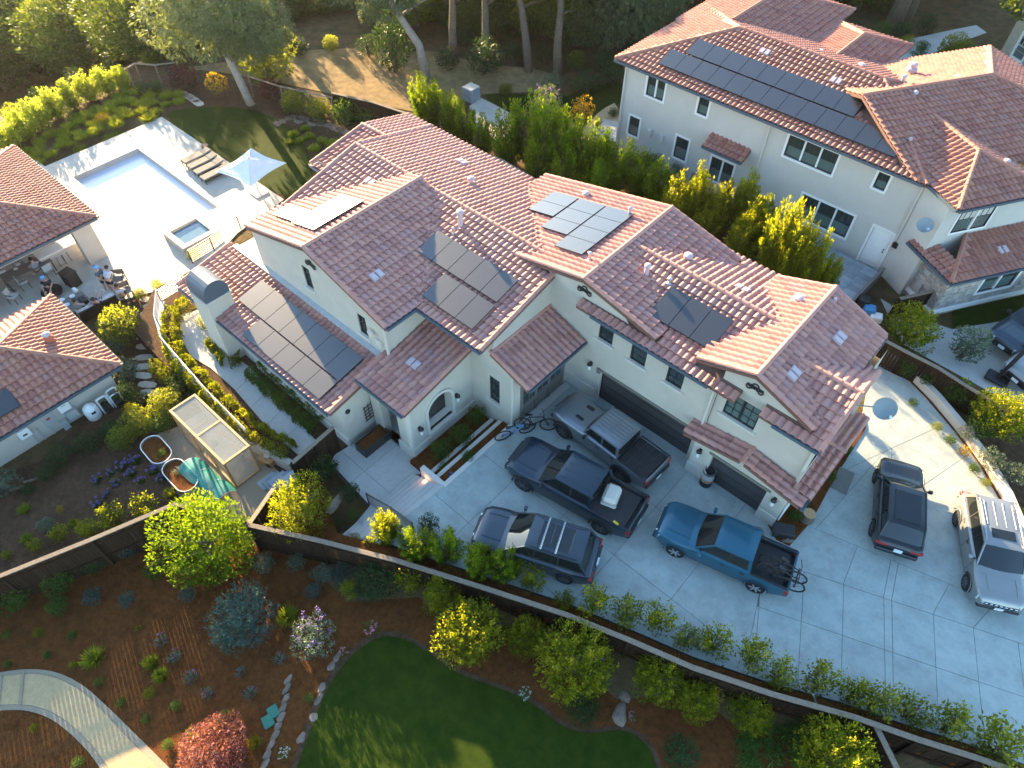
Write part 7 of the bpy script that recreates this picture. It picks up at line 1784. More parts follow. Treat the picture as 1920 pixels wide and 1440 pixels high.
def stem_mb(kind, rng):
    mb = MB()
    if kind == 'tree':
        mb.tube([(0, 0, -1.02), (.02, .01, -.6), (.0, .03, -.1), (.05, 0, .35)], [.075, .06, .045, .02], 7)
        for i in range(6):
            a = 2*PI*i/6+rng.uniform(-.4, .4); z = rng.uniform(-.6, .0); mb.tube([(0, 0, z), (.3*math.cos(a), .3*math.sin(a), z+.3), (.62*math.cos(a), .62*math.sin(a), z+.5)], [.035, .025, .01], 5)
    else:
        for i in range(9):
            a = rng.uniform(0, 6.28); r = rng.uniform(.1, .7); mb.tube([(.05*math.cos(a), .05*math.sin(a), -1.03), (r*.5*math.cos(a), r*.5*math.sin(a), -.3), (r*math.cos(a), r*math.sin(a), .45)], [.028, .02, .008], 4)
    return mb
KIND = {}
def kind(name, fn, n, ln, wd, lf, stems='shrub', variants=2, extra=None):
    out = []
    for v in range(variants):
        P, D, t = fn(n); L = ln*NR.uniform(.7, 1.25, len(P)); me = leafmesh('foliage', P, D, L, L*wd, t, LF[lf]); ex = None
        if extra: ex = extra()
        sm = stem_mb(stems, RNG).mesh('stems', [M['bark']]) if stems else None
        out.append((me, sm, ex))
    KIND[name] = out
def heads(n, lf, size=.10, zlo=.4, zhi=1.0, per=14, name='flowers'):
    "flower heads: little clusters of petals above the leaves"
    P = []; D = []
    for i in range(n):
        a = NR.uniform(0, 2*PI); r = math.sqrt(NR.uniform(0, 1))*.85; c = np.array([r*math.cos(a), r*math.sin(a), NR.uniform(zlo, zhi)]); u = unit(NR.normal(size=(per, 3))); P.append(c+u*size); D.append(u)
    P = np.concatenate(P); D = np.concatenate(D); return leafmesh(name, P, D, size*1.1, size*.9, NR.uniform(0, 1, len(P)), LF[lf])
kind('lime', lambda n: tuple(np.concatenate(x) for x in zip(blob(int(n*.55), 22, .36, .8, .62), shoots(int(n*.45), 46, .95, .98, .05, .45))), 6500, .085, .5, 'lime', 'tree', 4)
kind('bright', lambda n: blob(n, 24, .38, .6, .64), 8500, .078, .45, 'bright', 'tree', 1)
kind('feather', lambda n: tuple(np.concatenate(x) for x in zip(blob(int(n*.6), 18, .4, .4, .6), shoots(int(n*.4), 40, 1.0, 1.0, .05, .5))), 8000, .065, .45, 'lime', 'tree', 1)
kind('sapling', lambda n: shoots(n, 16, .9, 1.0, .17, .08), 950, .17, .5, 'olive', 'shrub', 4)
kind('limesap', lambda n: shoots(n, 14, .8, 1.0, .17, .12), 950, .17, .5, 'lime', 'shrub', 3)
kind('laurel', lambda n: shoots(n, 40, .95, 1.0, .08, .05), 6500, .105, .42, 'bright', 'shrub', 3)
kind('laurel_lit', lambda n: shoots(n, 40, .95, 1.0, .08, .05), 6500, .105, .45, 'lime', 'shrub', 3)  # laurel again, sunlight put into yellower leaf colour
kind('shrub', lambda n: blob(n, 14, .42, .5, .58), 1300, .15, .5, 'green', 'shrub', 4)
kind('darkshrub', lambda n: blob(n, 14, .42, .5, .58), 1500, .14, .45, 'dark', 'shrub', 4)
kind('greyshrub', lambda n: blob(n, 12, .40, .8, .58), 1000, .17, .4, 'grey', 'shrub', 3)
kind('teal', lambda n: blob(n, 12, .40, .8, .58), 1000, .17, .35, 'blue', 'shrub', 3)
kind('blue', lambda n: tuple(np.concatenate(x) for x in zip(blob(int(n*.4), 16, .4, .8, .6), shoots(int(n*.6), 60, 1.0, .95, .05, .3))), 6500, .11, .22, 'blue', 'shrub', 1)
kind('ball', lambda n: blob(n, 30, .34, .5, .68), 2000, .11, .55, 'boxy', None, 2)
kind('litbush', lambda n: blob(n, 18, .38, .5, .6), 2600, .115, .5, 'olive', 'shrub', 3)  # pale leaves, sunlight partly put into their colour
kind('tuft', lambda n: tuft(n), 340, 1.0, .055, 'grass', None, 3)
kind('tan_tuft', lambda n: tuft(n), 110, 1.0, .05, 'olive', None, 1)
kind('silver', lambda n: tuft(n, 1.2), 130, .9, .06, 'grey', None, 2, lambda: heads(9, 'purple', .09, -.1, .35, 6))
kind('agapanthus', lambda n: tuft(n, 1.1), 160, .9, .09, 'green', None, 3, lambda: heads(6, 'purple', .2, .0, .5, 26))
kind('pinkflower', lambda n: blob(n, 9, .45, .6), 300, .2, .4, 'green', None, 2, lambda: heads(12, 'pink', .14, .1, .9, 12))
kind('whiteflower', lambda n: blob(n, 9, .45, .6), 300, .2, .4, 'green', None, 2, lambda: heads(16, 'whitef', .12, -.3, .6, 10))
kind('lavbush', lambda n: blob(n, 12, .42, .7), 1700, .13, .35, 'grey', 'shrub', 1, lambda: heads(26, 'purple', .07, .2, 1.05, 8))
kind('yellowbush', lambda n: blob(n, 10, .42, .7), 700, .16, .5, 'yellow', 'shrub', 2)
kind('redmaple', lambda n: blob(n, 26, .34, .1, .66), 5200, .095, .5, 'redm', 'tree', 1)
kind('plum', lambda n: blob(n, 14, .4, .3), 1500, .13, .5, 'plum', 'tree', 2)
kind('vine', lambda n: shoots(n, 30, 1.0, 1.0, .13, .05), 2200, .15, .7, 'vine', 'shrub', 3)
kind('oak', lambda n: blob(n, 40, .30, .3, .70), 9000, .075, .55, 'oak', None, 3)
kind('oak_lit', lambda n: blob(n, 40, .30, .3, .70), 9000, .075, .55, 'olive', None, 2)  # same oak crown, sunlight put into paler leaf colour
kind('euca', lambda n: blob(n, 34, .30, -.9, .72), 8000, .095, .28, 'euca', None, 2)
kind('grassmat', lambda n: tuple(np.concatenate([tuft(60)[j]*(np.array([.35, .35, .8]) if j == 0 else 1)+(np.array([math.sqrt(u_)*math.cos(a_), math.sqrt(u_)*math.sin(a_), -.2]) if j == 0 else 0) for u_, a_ in zip(NR.uniform(0, 1, 30), NR.uniform(0, 6.28, 30))]) for j in range(3)), 0, .45, .06, 'green', None, 1)
_cnt = {}
def plant(nm, label, cat, k, px, rpx, hf=1.0, z=None, group=None, rz=None, sink=.0):
    v = KIND[k]; _cnt[k] = _cnt.get(k, -1)+1; me, sm, ex = v[_cnt[k] % len(v)]
    p = gat(*px) if z is None else at(*px, z)
    r = rpx*mpp(p+Vector((0, 0, .5)))
    for _ in range(2):
        p = gat(px[0], px[1], h=r*hf*.9) if z is None else Vector((*at(px[0], px[1], z+r*hf*.9)[:2], z)); r = rpx*mpp(p+Vector((0, 0, r*hf*.9)))
    return grow(nm, label, cat, me, sm, ex, p, r, hf, group, rz, sink)
def grow(nm, label, cat, me, sm, ex, p, r, hf=1.0, group=None, rz=None, sink=0.0):
    t = bpy.data.objects.new(nm, None); t.empty_display_size = .2; COL.objects.link(t); t.location = (p[0], p[1], p[2]-sink-(.16*r*hf if cat == 'tree' else 0)); tag(t, label, cat, group)
    t.rotation_euler = (0, 0, RNG.uniform(0, 6.28) if rz is None else rz); s = (r*RNG.uniform(.94, 1.06), r*RNG.uniform(.94, 1.06), r*hf)
    for q, nme in ((me, 'foliage'), (sm, 'stems'), (ex, 'flowers')):
        if q is None: continue
        o = bpy.data.objects.new(nme, q); link(o, t); o.scale = s; o.location = (0, 0, s[2])
    return t
PL = [
('tree', 'bright glossy green round tree where the two garden fences meet', 'tree', 'bright', (385, 1010), 92, 1.1, None),
('tree', 'loose feathery tree with sunlit yellow tips between gravel court and front steps', 'tree', 'feather', (560, 950), 66, 1.15, -1.1),
('tree', 'big round lime leaved shrub tree at the top of the lower lawn', 'tree', 'lime', (880, 1185), 74, 1.0, None),
('tree', 'smaller lime shrub between the two biggest lime trees under the fence', 'tree', 'lime', (988, 1190), 42, 1.2, None),
('tree', 'widest lime leaved tree in front of the long fence, right of the lawn middle', 'tree', 'lime', (1082, 1235), 88, .9, None),
('tree', 'lime leaved tree just right of the flat boulders', 'tree', 'lime', (1240, 1272), 52, 1.1, None),
('tree', 'loose lime tree with upright shoots beside the rightmost flat boulder', 'tree', 'lime', (1312, 1312), 46, 1.1, None),
('tree', 'rounded lime shrub alone before the grassy bank at the lower right', 'tree', 'lime', (1410, 1335), 46, 1.0, None),
('tree', 'large lime tree cut by the bottom edge near the short side fence', 'tree', 'lime', (1572, 1420), 80, 1.0, None),
('shrub', 'darker lime shrub behind the biggest round lime tree, against the fence', 'shrub', 'lime', (832, 1112), 44, 1.1, None),
('shrub', 'slim upright lime shrub against the fence above the pink flowers', 'shrub', 'limesap', (765, 1085), 30, 1.7, None),
('shrub', 'small sunlit sprig in the dark shrubs near the fence, left of the slim lime shrub', 'shrub', 'limesap', (655, 1108), 20, 1.3, None),
('shrub', 'large spiky blue-green shrub in the middle of the mulch bed', 'shrub', 'blue', (455, 1158), 72, .72, None),
('shrub', 'yellowish grassy shrub tucked at the right side of the big blue-green shrub', 'shrub', 'tuft', (535, 1150), 24, 1.3, None),
('shrub', 'grey-green shrub with lavender flower spikes above the row of stones', 'shrub', 'lavbush', (588, 1192), 44, .9, None),
('tree', 'low red leaved maple at the bottom of the mulch bed', 'tree', 'redmaple', (398, 1412), 74, .75, None),
('shrub', 'dark spreading shrub under the fence left of the slim lime shrub', 'shrub', 'darkshrub', (700, 1092), 48, .8, None),
('shrub', 'dark green groundcover mound below the widest lime tree', 'shrub', 'darkshrub', (1092, 1325), 38, .5, None),
('shrub', 'dark groundcover mound at the bottom edge right of the lawn', 'shrub', 'darkshrub', (1278, 1412), 38, .5, None),
('shrub', 'patch of small white flowers on the upper lawn edge', 'flowers', 'whiteflower', (985, 1300), 15, .4, None),
('shrub', 'clump of pink flowers at the top left of the lawn', 'flowers', 'pinkflower', (697, 1178), 17, .9, None),
('shrub', 'pink flowers on the left lawn rim beside the lavender shrub', 'flowers', 'pinkflower', (645, 1222), 11, .9, None),
('shrub', 'small pink flowers right of the long flat boulder', 'flowers', 'pinkflower', (1185, 1345), 11, .8, None),
('shrub', 'white flowering plant at the lower end of the stone row', 'flowers', 'whiteflower', (531, 1412), 15, .7, None),
('grass', 'broad olive grass mound left of the two green tufts', 'grass', 'tuft', (168, 1228), 25, 1.0, None),
('grass', 'darker upright grass tuft beside the brightest tuft in the mulch', 'grass', 'tuft', (277, 1238), 18, 1.4, None),
('grass', 'brightest yellow-green grass tuft in the mulch bed', 'grass', 'tuft', (297, 1262), 17, 1.4, None),
('grass', 'tiny straw coloured tuft above the olive grass mound', 'grass', 'tan_tuft', (257, 1176), 9, 1.0, None),
('shrub', 'leafy round ball shrub sunlit beside the stepping stones', 'shrub', 'litbush', (225, 612), 44, .95, None),
('shrub', 'grey-green shrub under the pool house roof corner', 'shrub', 'greyshrub', (234, 694), 30, .8, None),
('shrub', 'pale grey shrub along the pool house side, higher of two', 'shrub', 'greyshrub', (212, 655), 27, .8, None),
('shrub', 'dark shrub beside the last stepping stones, nearer the pool house', 'shrub', 'darkshrub', (238, 738), 27, .8, None),
('shrub', 'dark shrub below the pool house corner by the water pump', 'shrub', 'darkshrub', (262, 752), 22, .8, None),
('shrub', 'bright clipped shrub in the middle of three beside the stepping stones', 'shrub', 'ball', (297, 690), 20, .95, None),
('shrub', 'small clipped ball shrub at the bend of the terrace wall', 'shrub', 'ball', (297, 648), 15, 1.0, None),
('shrub', 'clipped yellow-green shrub lowest of three along the terrace wall', 'shrub', 'ball', (313, 704), 20, .95, None),
('shrub', 'dark green shrub against the terrace wall above the greenhouse', 'shrub', 'darkshrub', (340, 724), 30, .8, None),
('shrub', 'dark clipped shrub at the far corner of the greenhouse', 'shrub', 'darkshrub', (375, 750), 25, .9, None),
('shrub', 'pale flowering shrub left of the greenhouse corner', 'shrub', 'litbush', (310, 756), 36, .8, None),
('shrub', 'pale flowering shrub in the middle of the bank left of the gravel court', 'shrub', 'litbush', (262, 790), 36, .8, None),
('shrub', 'pale flowering shrub lowest on the bank above the purple flowers', 'shrub', 'litbush', (228, 822), 30, .8, None),
('shrub', 'green shrub between the pale flowering shrubs and the gravel court', 'shrub', 'shrub', (302, 792), 26, .9, None),
('shrub', 'bright small shrub beside the pool pumps', 'shrub', 'ball', (247, 768), 17, .9, None),
('shrub', 'dark rounded shrub below the pool pumps', 'shrub', 'darkshrub', (207, 808), 24, .8, None),
('shrub', 'dark rounded shrub below the white filter tank', 'shrub', 'darkshrub', (162, 832), 28, .8, None),
('shrub', 'dark rounded shrub below the control boxes', 'shrub', 'darkshrub', (112, 858), 27, .8, None),
('shrub', 'dark rounded shrub left of the one below the control boxes', 'shrub', 'darkshrub', (86, 888), 20, .8, None),
('shrub', 'low dark shrub near the pale wooden stakes', 'shrub', 'darkshrub', (52, 918), 17, .8, None),
('shrub', 'large grey-green shrub at the left edge below the pool house', 'shrub', 'greyshrub', (5, 905), 34, .7, None),
('shrub', 'sunlit shrub at the head of the stepping stones by the sofa', 'shrub', 'litbush', (262, 552), 15, .7, None),
('shrub', 'sunlit golden shrub at the corner between pool deck and terrace', 'shrub', 'ball', (306, 546), 17, 1.0, None),
('shrub', 'small golden shrub beside the topmost stepping stone', 'shrub', 'ball', (293, 535), 10, 1.2, None),
('shrub', 'shrub in front of the retaining curb near the raised spa railing', 'shrub', 'litbush', (362, 478), 14, .8, None),
('tree', 'plum leaved small tree beside the wire fence corner at the pool garden', 'tree', 'plum', (342, 142), 30, .9, None),
('shrub', 'reddish plum shrub along the wire fence behind the lawn', 'shrub', 'plum', (508, 168), 26, .8, None),
('shrub', 'yellow-green shrub left of the leaning eucalyptus trunk', 'shrub', 'yellowbush', (406, 158), 22, 1.0, None),
('shrub', 'leafy shrub just right of the plum shrub by the wire fence', 'shrub', 'litbush', (552, 192), 28, .8, None),
('shrub', 'leafy shrub in front of the last wire fence posts', 'shrub', 'litbush', (598, 206), 28, .8, None),
('shrub', 'glossy upright shrub in front of the dark fence end', 'shrub', 'shrub', (645, 214), 28, 1.0, None),
('shrub', 'glossy green shrub between the dark fence and the roof corner', 'shrub', 'shrub', (692, 222), 24, .9, None),
('shrub', 'round dark shrub left of the gate gap in the wire fence', 'shrub', 'darkshrub', (266, 166), 14, .9, None),
('shrub', 'round dark shrub right in the gap of the wire fence', 'shrub', 'darkshrub', (291, 164), 14, .9, None),
('shrub', 'bright golden yellow bush in the pool garden bed', 'shrub', 'yellowbush', (191, 222), 13, .8, None),
('tree', 'big pale sunlit bushy tree at the left of the dry slope', 'tree', 'litbush', (490, 92), 62, 1.05, None),
('tree', 'small dark tree in the middle of the dry slope', 'tree', 'darkshrub', (737, 82), 40, 1.5, None),
('shrub', 'dark rounded bush under the trees, left behind the dry slope', 'shrub', 'darkshrub', (838, 112), 26, .9, None),
('shrub', 'wide dark bush in the middle behind the dry slope', 'shrub', 'darkshrub', (908, 108), 42, .8, None),
('shrub', 'grey-green bush in front of the rightmost slope trunk', 'shrub', 'greyshrub', (1035, 158), 24, .9, None),
('shrub', 'dark low bushes behind the neighbouring lawn', 'shrub', 'darkshrub', (1105, 155), 34, .6, None),
('shrub', 'dark bush at the end wall of the neighbouring house', 'shrub', 'darkshrub', (1150, 140), 24, .9, None),
('shrub', 'purple-grey flowering shrub beside the neighbouring lawn', 'shrub', 'lavbush', (1025, 195), 34, .9, None),
('shrub', 'golden flowering shrub between the hedge and the neighbouring lawn', 'shrub', 'yellowbush', (1092, 208), 26, .9, None),
('shrub', 'small bright shrub on the neighbouring path near the house corner', 'shrub', 'limesap', (1122, 232), 11, 1.2, None),
('shrub', 'low dark shrub at the bend of the neighbouring path', 'shrub', 'shrub', (1150, 212), 12, .8, None),
('shrub', 'bright low shrub at the top corner of the neighbouring lawn', 'shrub', 'litbush', (948, 168), 16, .7, None),
('shrub', 'tall potted shrub on the grey pedestal at the white path', 'shrub', 'shrub', (882, 168), 15, .9, None),
('shrub', 'round dark shrub at the foot of the neighbouring wall, left of two', 'shrub', 'darkshrub', (1205, 300), 18, .9, -.05),
('shrub', 'round dark shrub at the foot of the neighbouring wall, right of two', 'shrub', 'darkshrub', (1228, 306), 18, .9, -.05),
('shrub', 'grey shrub below the small lower window of the neighbouring house', 'shrub', 'greyshrub', (1270, 318), 18, .9, -.05),
('shrub', 'low shrub in front of the neighbouring garden door pent roof', 'shrub', 'darkshrub', (1310, 340), 18, .9, -.05),
('tree', 'yellow-green tree behind the fence beside the right gable', 'tree', 'lime', (1712, 612), 52, .95, 0),
('tree', 'small olive tree with rounded grey-green crown beside the dark car', 'tree', 'greyshrub', (1820, 642), 42, 1.0, 0),
('shrub', 'leafy shrub just below the board fence at the satellite dish', 'shrub', 'shrub', (1702, 690), 20, 1.0, .2),
('shrub', 'smaller shrub in the bed right of the satellite dish', 'shrub', 'shrub', (1738, 712), 15, 1.0, .2),
('shrub', 'round green shrub in the right bed above the sunlit one', 'shrub', 'shrub', (1800, 735), 28, .9, .2),
('shrub', 'big sunlit yellow-green shrub at the right edge', 'shrub', 'lime', (1880, 780), 60, .8, .2),
('shrub', 'green shrub under the big sunlit shrub at the right edge', 'shrub', 'shrub', (1840, 800), 30, .8, .2),
('shrub', 'grey lavender mound on the wall side, upper of two', 'shrub', 'lavbush', (1815, 812), 18, .8, .2),
('shrub', 'dry lavender mound on the wall side, lower of two', 'shrub', 'greyshrub', (1860, 860), 28, .7, .2),
('shrub', 'grey-green mound at the right edge behind the curved wall', 'shrub', 'greyshrub', (1905, 890), 28, .7, .2),
('shrub', 'bright golden flowering bush in the strip along the curved wall', 'shrub', 'yellowbush', (1810, 845), 13, .9, .03),
('shrub', 'small green bush in the strip right below the satellite dish', 'shrub', 'shrub', (1712, 755), 10, .8, .03),
('shrub', 'small bright bush in the strip above the golden one', 'shrub', 'ball', (1757, 800), 11, .8, .03),
('shrub', 'small dark bush in the strip between bright and golden bushes', 'shrub', 'shrub', (1782, 825), 12, .8, .03),
('shrub', 'small bush in the strip below the golden one', 'shrub', 'shrub', (1826, 878), 12, .8, .03),
('shrub', 'small bush in the strip beside the silver SUV tail', 'shrub', 'ball', (1848, 905), 10, .8, .03),
('shrub', 'yellow-green bush between the silver SUV and the curved wall', 'shrub', 'ball', (1908, 958), 12, .8, .03),
('shrub', 'leafy low plant by the wall of the right gable, upper end', 'shrub', 'shrub', (1612, 790), 14, .8, .04),
('shrub', 'leafy low plant by the wall of the right gable, middle', 'shrub', 'shrub', (1585, 840), 16, .8, .04),
('shrub', 'leafy low plant beside the dark lid by the garage corner', 'shrub', 'shrub', (1552, 890), 18, .8, .04),
('shrub', 'low plant beside the tree stump', 'shrub', 'shrub', (1505, 945), 14, .8, .04),
('shrub', 'low plant with rusty flowers between trellis and stump', 'shrub', 'shrub', (1490, 968), 14, .9, .04),
('shrub', 'leafy shrub in the porch planter, nearest the steps', 'shrub', 'shrub', (828, 845), 24, 1.0, -.8),
('shrub', 'leafy shrub in the porch planter under the arch', 'shrub', 'shrub', (862, 818), 24, 1.0, -.8),
('shrub', 'tall leafy shrub in the porch planter at the far wall', 'shrub', 'shrub', (893, 782), 20, 1.3, -.8),
('shrub', 'low green shrub at the open end of the porch planter', 'shrub', 'shrub', (832, 878), 13, .8, -.8),
('shrub', 'round bushy plant in the planter row next to the driveway', 'shrub', 'shrub', (879, 857), 15, .8, -.3),
('shrub', 'tiny bright plant in the planter row next to the driveway', 'shrub', 'limesap', (905, 847), 6, .9, -.2),
('shrub', 'purple groundcover at the open end of the driveway planter row', 'flowers', 'agapanthus', (848, 890), 9, .5, -.2),
('shrub', 'dark shrub in the bed by the gate fence', 'shrub', 'darkshrub', (608, 880), 28, 1.0, -1.1),
('shrub', 'dark shrub spilling along the edge of the entry patio', 'shrub', 'darkshrub', (655, 925), 24, .8, -1.0),
('shrub', 'small round green shrub beside the mesh screen', 'shrub', 'shrub', (664, 963), 13, .8, -.9),
('shrub', 'dark small shrub under the pale stone in the fence corner bed', 'shrub', 'darkshrub', (634, 978), 12, .8, -1.0),
('shrub', 'spiky grey agave-like plant in the fence corner bed', 'shrub', 'silver', (682, 984), 13, .8, -.9),
('shrub', 'bright round shrub right behind the fence cap, left of the tall lit one', 'shrub', 'ball', (660, 1016), 18, .8, -.7),
('shrub', 'short bright shrub at the foot of the tall sunlit one behind the fence', 'shrub', 'limesap', (692, 1018), 17, 1.0, -.5),
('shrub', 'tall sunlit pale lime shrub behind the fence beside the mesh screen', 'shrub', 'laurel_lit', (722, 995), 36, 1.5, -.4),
('shrub', 'dark dense shrub beside the end of the mesh screen', 'shrub', 'darkshrub', (803, 985), 22, 1.2, 0),
('shrub', 'mid green shrub with one sunlit tip next to the dark dense shrub', 'shrub', 'laurel', (780, 1022), 37, 1.2, -.1),
('shrub', 'mid green shrub in the row before the nose of the graphite SUV', 'shrub', 'laurel', (836, 1028), 39, 1.2, 0),
('shrub', 'dark leafy shrub close along the door of the graphite SUV', 'shrub', 'laurel', (893, 1052), 42, 1.1, 0),
('shrub', 'shrub with a bright yellow tip beside the rear door of the graphite SUV', 'shrub', 'laurel', (946, 1060), 39, 1.1, 0),
('shrub', 'small bright yellow sapling behind the rear wheel of the graphite SUV', 'shrub', 'limesap', (1000, 1085), 28, 1.2, 0),
('shrub', 'short yellow sapling in the fence row behind the graphite SUV', 'shrub', 'limesap', (1056, 1126), 23, 1.0, 0),
('shrub', 'wide pale leafy shrub cut by the bottom right corner', 'shrub', 'sapling', (1880, 1402), 62, .9, 0),
('grass', 'long dark grass covering the bank below the fence at the lower right', 'grass', 'grassmat', (1450, 1372), 75, .35, None),
]
for r_ in PL: plant(r_[0], r_[1], r_[2], r_[3], r_[4], r_[5], r_[6], r_[7])
# ---- rows of look-alikes
row = [(1112, 1130, 28), (1172, 1146, 27), (1236, 1156, 27), (1290, 1196, 22), (1345, 1206, 27), (1412, 1230, 28), (1466, 1262, 27), (1540, 1276, 30), (1600, 1302, 26), (1650, 1312, 34), (1712, 1332, 28), (1786, 1356, 32)]
desc = ['pale sunlit young shrub in the fence row below the graphite SUV tail', 'airy young shrub in the fence row, second after the graphite SUV', 'airy young shrub in the fence row below the nose of the blue pickup', 'small airy shrub in the fence row below the front wheel of the blue pickup', 'airy shrub with yellow tips in the fence row below the blue pickup cab', 'sunlit yellow-tipped shrub in the fence row below the rear wheel of the blue pickup', 'thin green shrub in the fence row just past the blue pickup tail', 'wide airy shrub with tan leaves in the fence row, second past the blue pickup', 'dense green shrub in the fence row left of the widest airy one', 'widest airy shrub in the fence row above the short side fence', 'bushy shrub in the fence row above the lone beam of the side fence', 'thin upright shrub last in the fence row before the corner shrub']
for i, ((x, y, r), l) in enumerate(zip(row, desc)): plant('shrub', l, 'shrub', 'limesap' if i in (0, 2, 5, 4, 8) else 'sapling', (x, y), r*1.3, 1.2, 0, 'young shrubs along the driveway fence')
f1 = [((28, 1122), 30, 'shrub', 'green shrub at the foot of the left fence, nearest the picture edge'), ((108, 1092), 32, 'shrub', 'largest green shrub at the foot of the left fence'), ((108, 1136), 22, 'shrub', 'smaller green shrub just below the largest one by the left fence'), ((175, 1055), 26, 'darkshrub', 'dark green shrub against the middle of the left fence'), ((240, 1028), 22, 'teal', 'grey-green shrub against the left fence, third from the bright tree'), ((290, 1070), 22, 'shrub', 'olive green shrub left of the bright glossy tree'), ((173, 1120), 19, 'teal', 'teal shrub in the mulch below the dark fence shrub'), ((238, 1126), 19, 'teal', 'teal shrub in the mulch, middle of the three in line'), ((351, 1114), 19, 'teal', 'teal shrub in the mulch below the bright glossy tree'), ((493, 1056), 25, 'greyshrub', 'grey-green shrub just right of the bright glossy tree'), ((554, 1056), 20, 'greyshrub', 'grey-green shrub under the fence, second from the bright glossy tree'), ((604, 1078), 24, 'greyshrub', 'grey-green shrub under the fence, third from the bright glossy tree'), ((642, 1076), 22, 'teal', 'grey-green shrub under the fence, fourth from the bright glossy tree'), ((586, 1110), 19, 'teal', 'teal shrub above the lavender flowered shrub')]
for px, r, k, l in f1: plant('shrub', l, 'shrub', k, px, r, .8, None, 'shrubs in the lower mulch bed')
sm = [((72, 1186), 10), ((135, 1190), 10), ((88, 1228), 9), ((137, 1247), 9), ((185, 1279), 10), ((228, 1317), 10), ((280, 1300), 12), ((330, 1323), 12), ((273, 1348), 11), ((360, 1374), 12), ((315, 1396), 12), ((421, 1344), 14), ((478, 1392), 14), ((146, 1430), 13), ((12, 1190), 9), ((64, 1365), 9), ((14, 1245), 8), ((580, 1308), 10)]
for i, (px, r) in enumerate(sm): plant('shrub', 'small low green plant scattered in the brown mulch bed', 'plant', 'shrub' if i % 3 else 'ball', px, r, .8, None, 'small plants in the mulch')
for i, (px, r, l) in enumerate((((300, 1200), 17, 'silver lavender tuft farthest up the mulch bed'), ((324, 1230), 17, 'silver lavender tuft beside the two green grass tufts'), ((355, 1268), 17, 'silver tuft on the sunlit patch of mulch'), ((386, 1298), 15, 'silver tuft at the lower right of the sunlit mulch patch'), ((522, 1232), 15, 'silver tuft left of the lavender flowered shrub'), ((450, 1258), 13, 'small silver tuft in the shaded mulch above the green lids'), ((467, 1298), 16, 'silver tuft nearest the green lids'))): plant('shrub', l, 'plant', 'silver', px, r, .8, None, 'silver tufts in the mulch')
for i, (px, r) in enumerate((((225, 872), 12), ((243, 884), 12), ((216, 905), 10), ((180, 897), 11), ((252, 862), 11), ((285, 880), 12), ((180, 942), 13), ((197, 925), 9), ((300, 896), 10), ((240, 862), 10), ((262, 900), 10), ((205, 885), 9))): plant('flowers', 'clump of purple and pale flower heads in the bed left of the metal planter tanks', 'flowers', 'agapanthus', px, r, .9, None, 'purple flower clumps')
for px, r, k, l in (((42, 952), 15, 'tuft', 'round grassy tuft in the left bed, upper of two'), ((45, 1007), 13, 'tuft', 'round grassy tuft in the left bed, lower of two'), ((136, 977), 12, 'tuft', 'grassy tuft close above the left fence cap'), ((86, 984), 19, 'greyshrub', 'loose grey-green plant with white dots in the left bed'), ((112, 955), 8, 'yellowbush', 'tiny yellow flowered plant in the left bed'), ((213, 902), 8, 'limesap', 'small bright plant among the purple flowers')): plant('shrub', l, 'plant', k, px, r, .8)
for px, r, l in (((14, 1040), 11, 'sunlit sapling behind the left fence, nearest the picture edge'), ((66, 1022), 15, 'upright sunlit sapling behind the left fence, second from the picture edge'), ((112, 1000), 19, 'forked sunlit sapling behind the left fence, third from the picture edge'), ((165, 992), 24, 'sunlit leafy sapling behind the middle of the left fence'), ((210, 970), 30, 'wide sunlit shrub behind the left fence'), ((272, 948), 28, 'pale sunlit shrub behind the left fence near its right end'), ((320, 925), 15, 'small sunlit shrub inside the fence corner')): plant('shrub', l, 'shrub', 'limesap', px, r, 1.0, None, 'sunlit saplings behind the left fence')
vn = [(8, 258, 26), (36, 236, 27), (66, 215, 27), (96, 196, 27), (128, 178, 26), (160, 164, 25), (194, 152, 24), (226, 146, 20)]
for i, (x, y, r) in enumerate(vn): plant('vine', 'tall sunlit leafy vine in the row at the upper left'+[', nearest the left edge', ', second from the left edge', ', third from the left edge', ', fourth from the left edge', ', fourth from its upper end', ', third from its upper end', ', second from its upper end', ', at its upper end'][i], 'vine', 'vine', (x, y), r, 1.15, None, 'row of vines')
rr = random.Random(4); k = 0
poly = [(18, 296), (60, 258), (150, 205), (240, 165), (330, 165), (345, 185), (305, 206), (110, 290), (60, 312)]
def inpoly(x, y, P):
    c = False
    for i in range(len(P)):
        a, b = P[i], P[(i+1) % len(P)]
        if (a[1] > y) != (b[1] > y) and x < (b[0]-a[0])*(y-a[1])/(b[1]-a[1])+a[0]: c = not c
    return c
pts = []
while len(pts) < 62 and k < 6000:
    k += 1; x, y = rr.uniform(10, 350), rr.uniform(160, 315)
    if inpoly(x, y, poly) and all((x-a)**2+((y-b)*1.5)**2 > 190 for a, b in pts): pts.append((x, y))
for x, y in pts: plant('grass', 'low yellow-green grass tuft in the bed between the vines and the pool deck', 'grass', 'tuft', (x, y), rr.uniform(13, 18), .7, None, 'grass tufts by the pool deck')
for x, y, r in ((548, 246, 13), (562, 258, 12), (578, 250, 14), (588, 272, 15), (602, 258, 13), (622, 262, 16), (636, 262, 14), (618, 282, 15), (600, 290, 12), (645, 275, 12), (540, 262, 10), (572, 236, 11)): plant('grass', 'rounded yellow-green grass tuft between the back lawn and the house roof', 'grass', 'tuft', (x, y), r, .9, None, 'grass tufts behind the lawn')
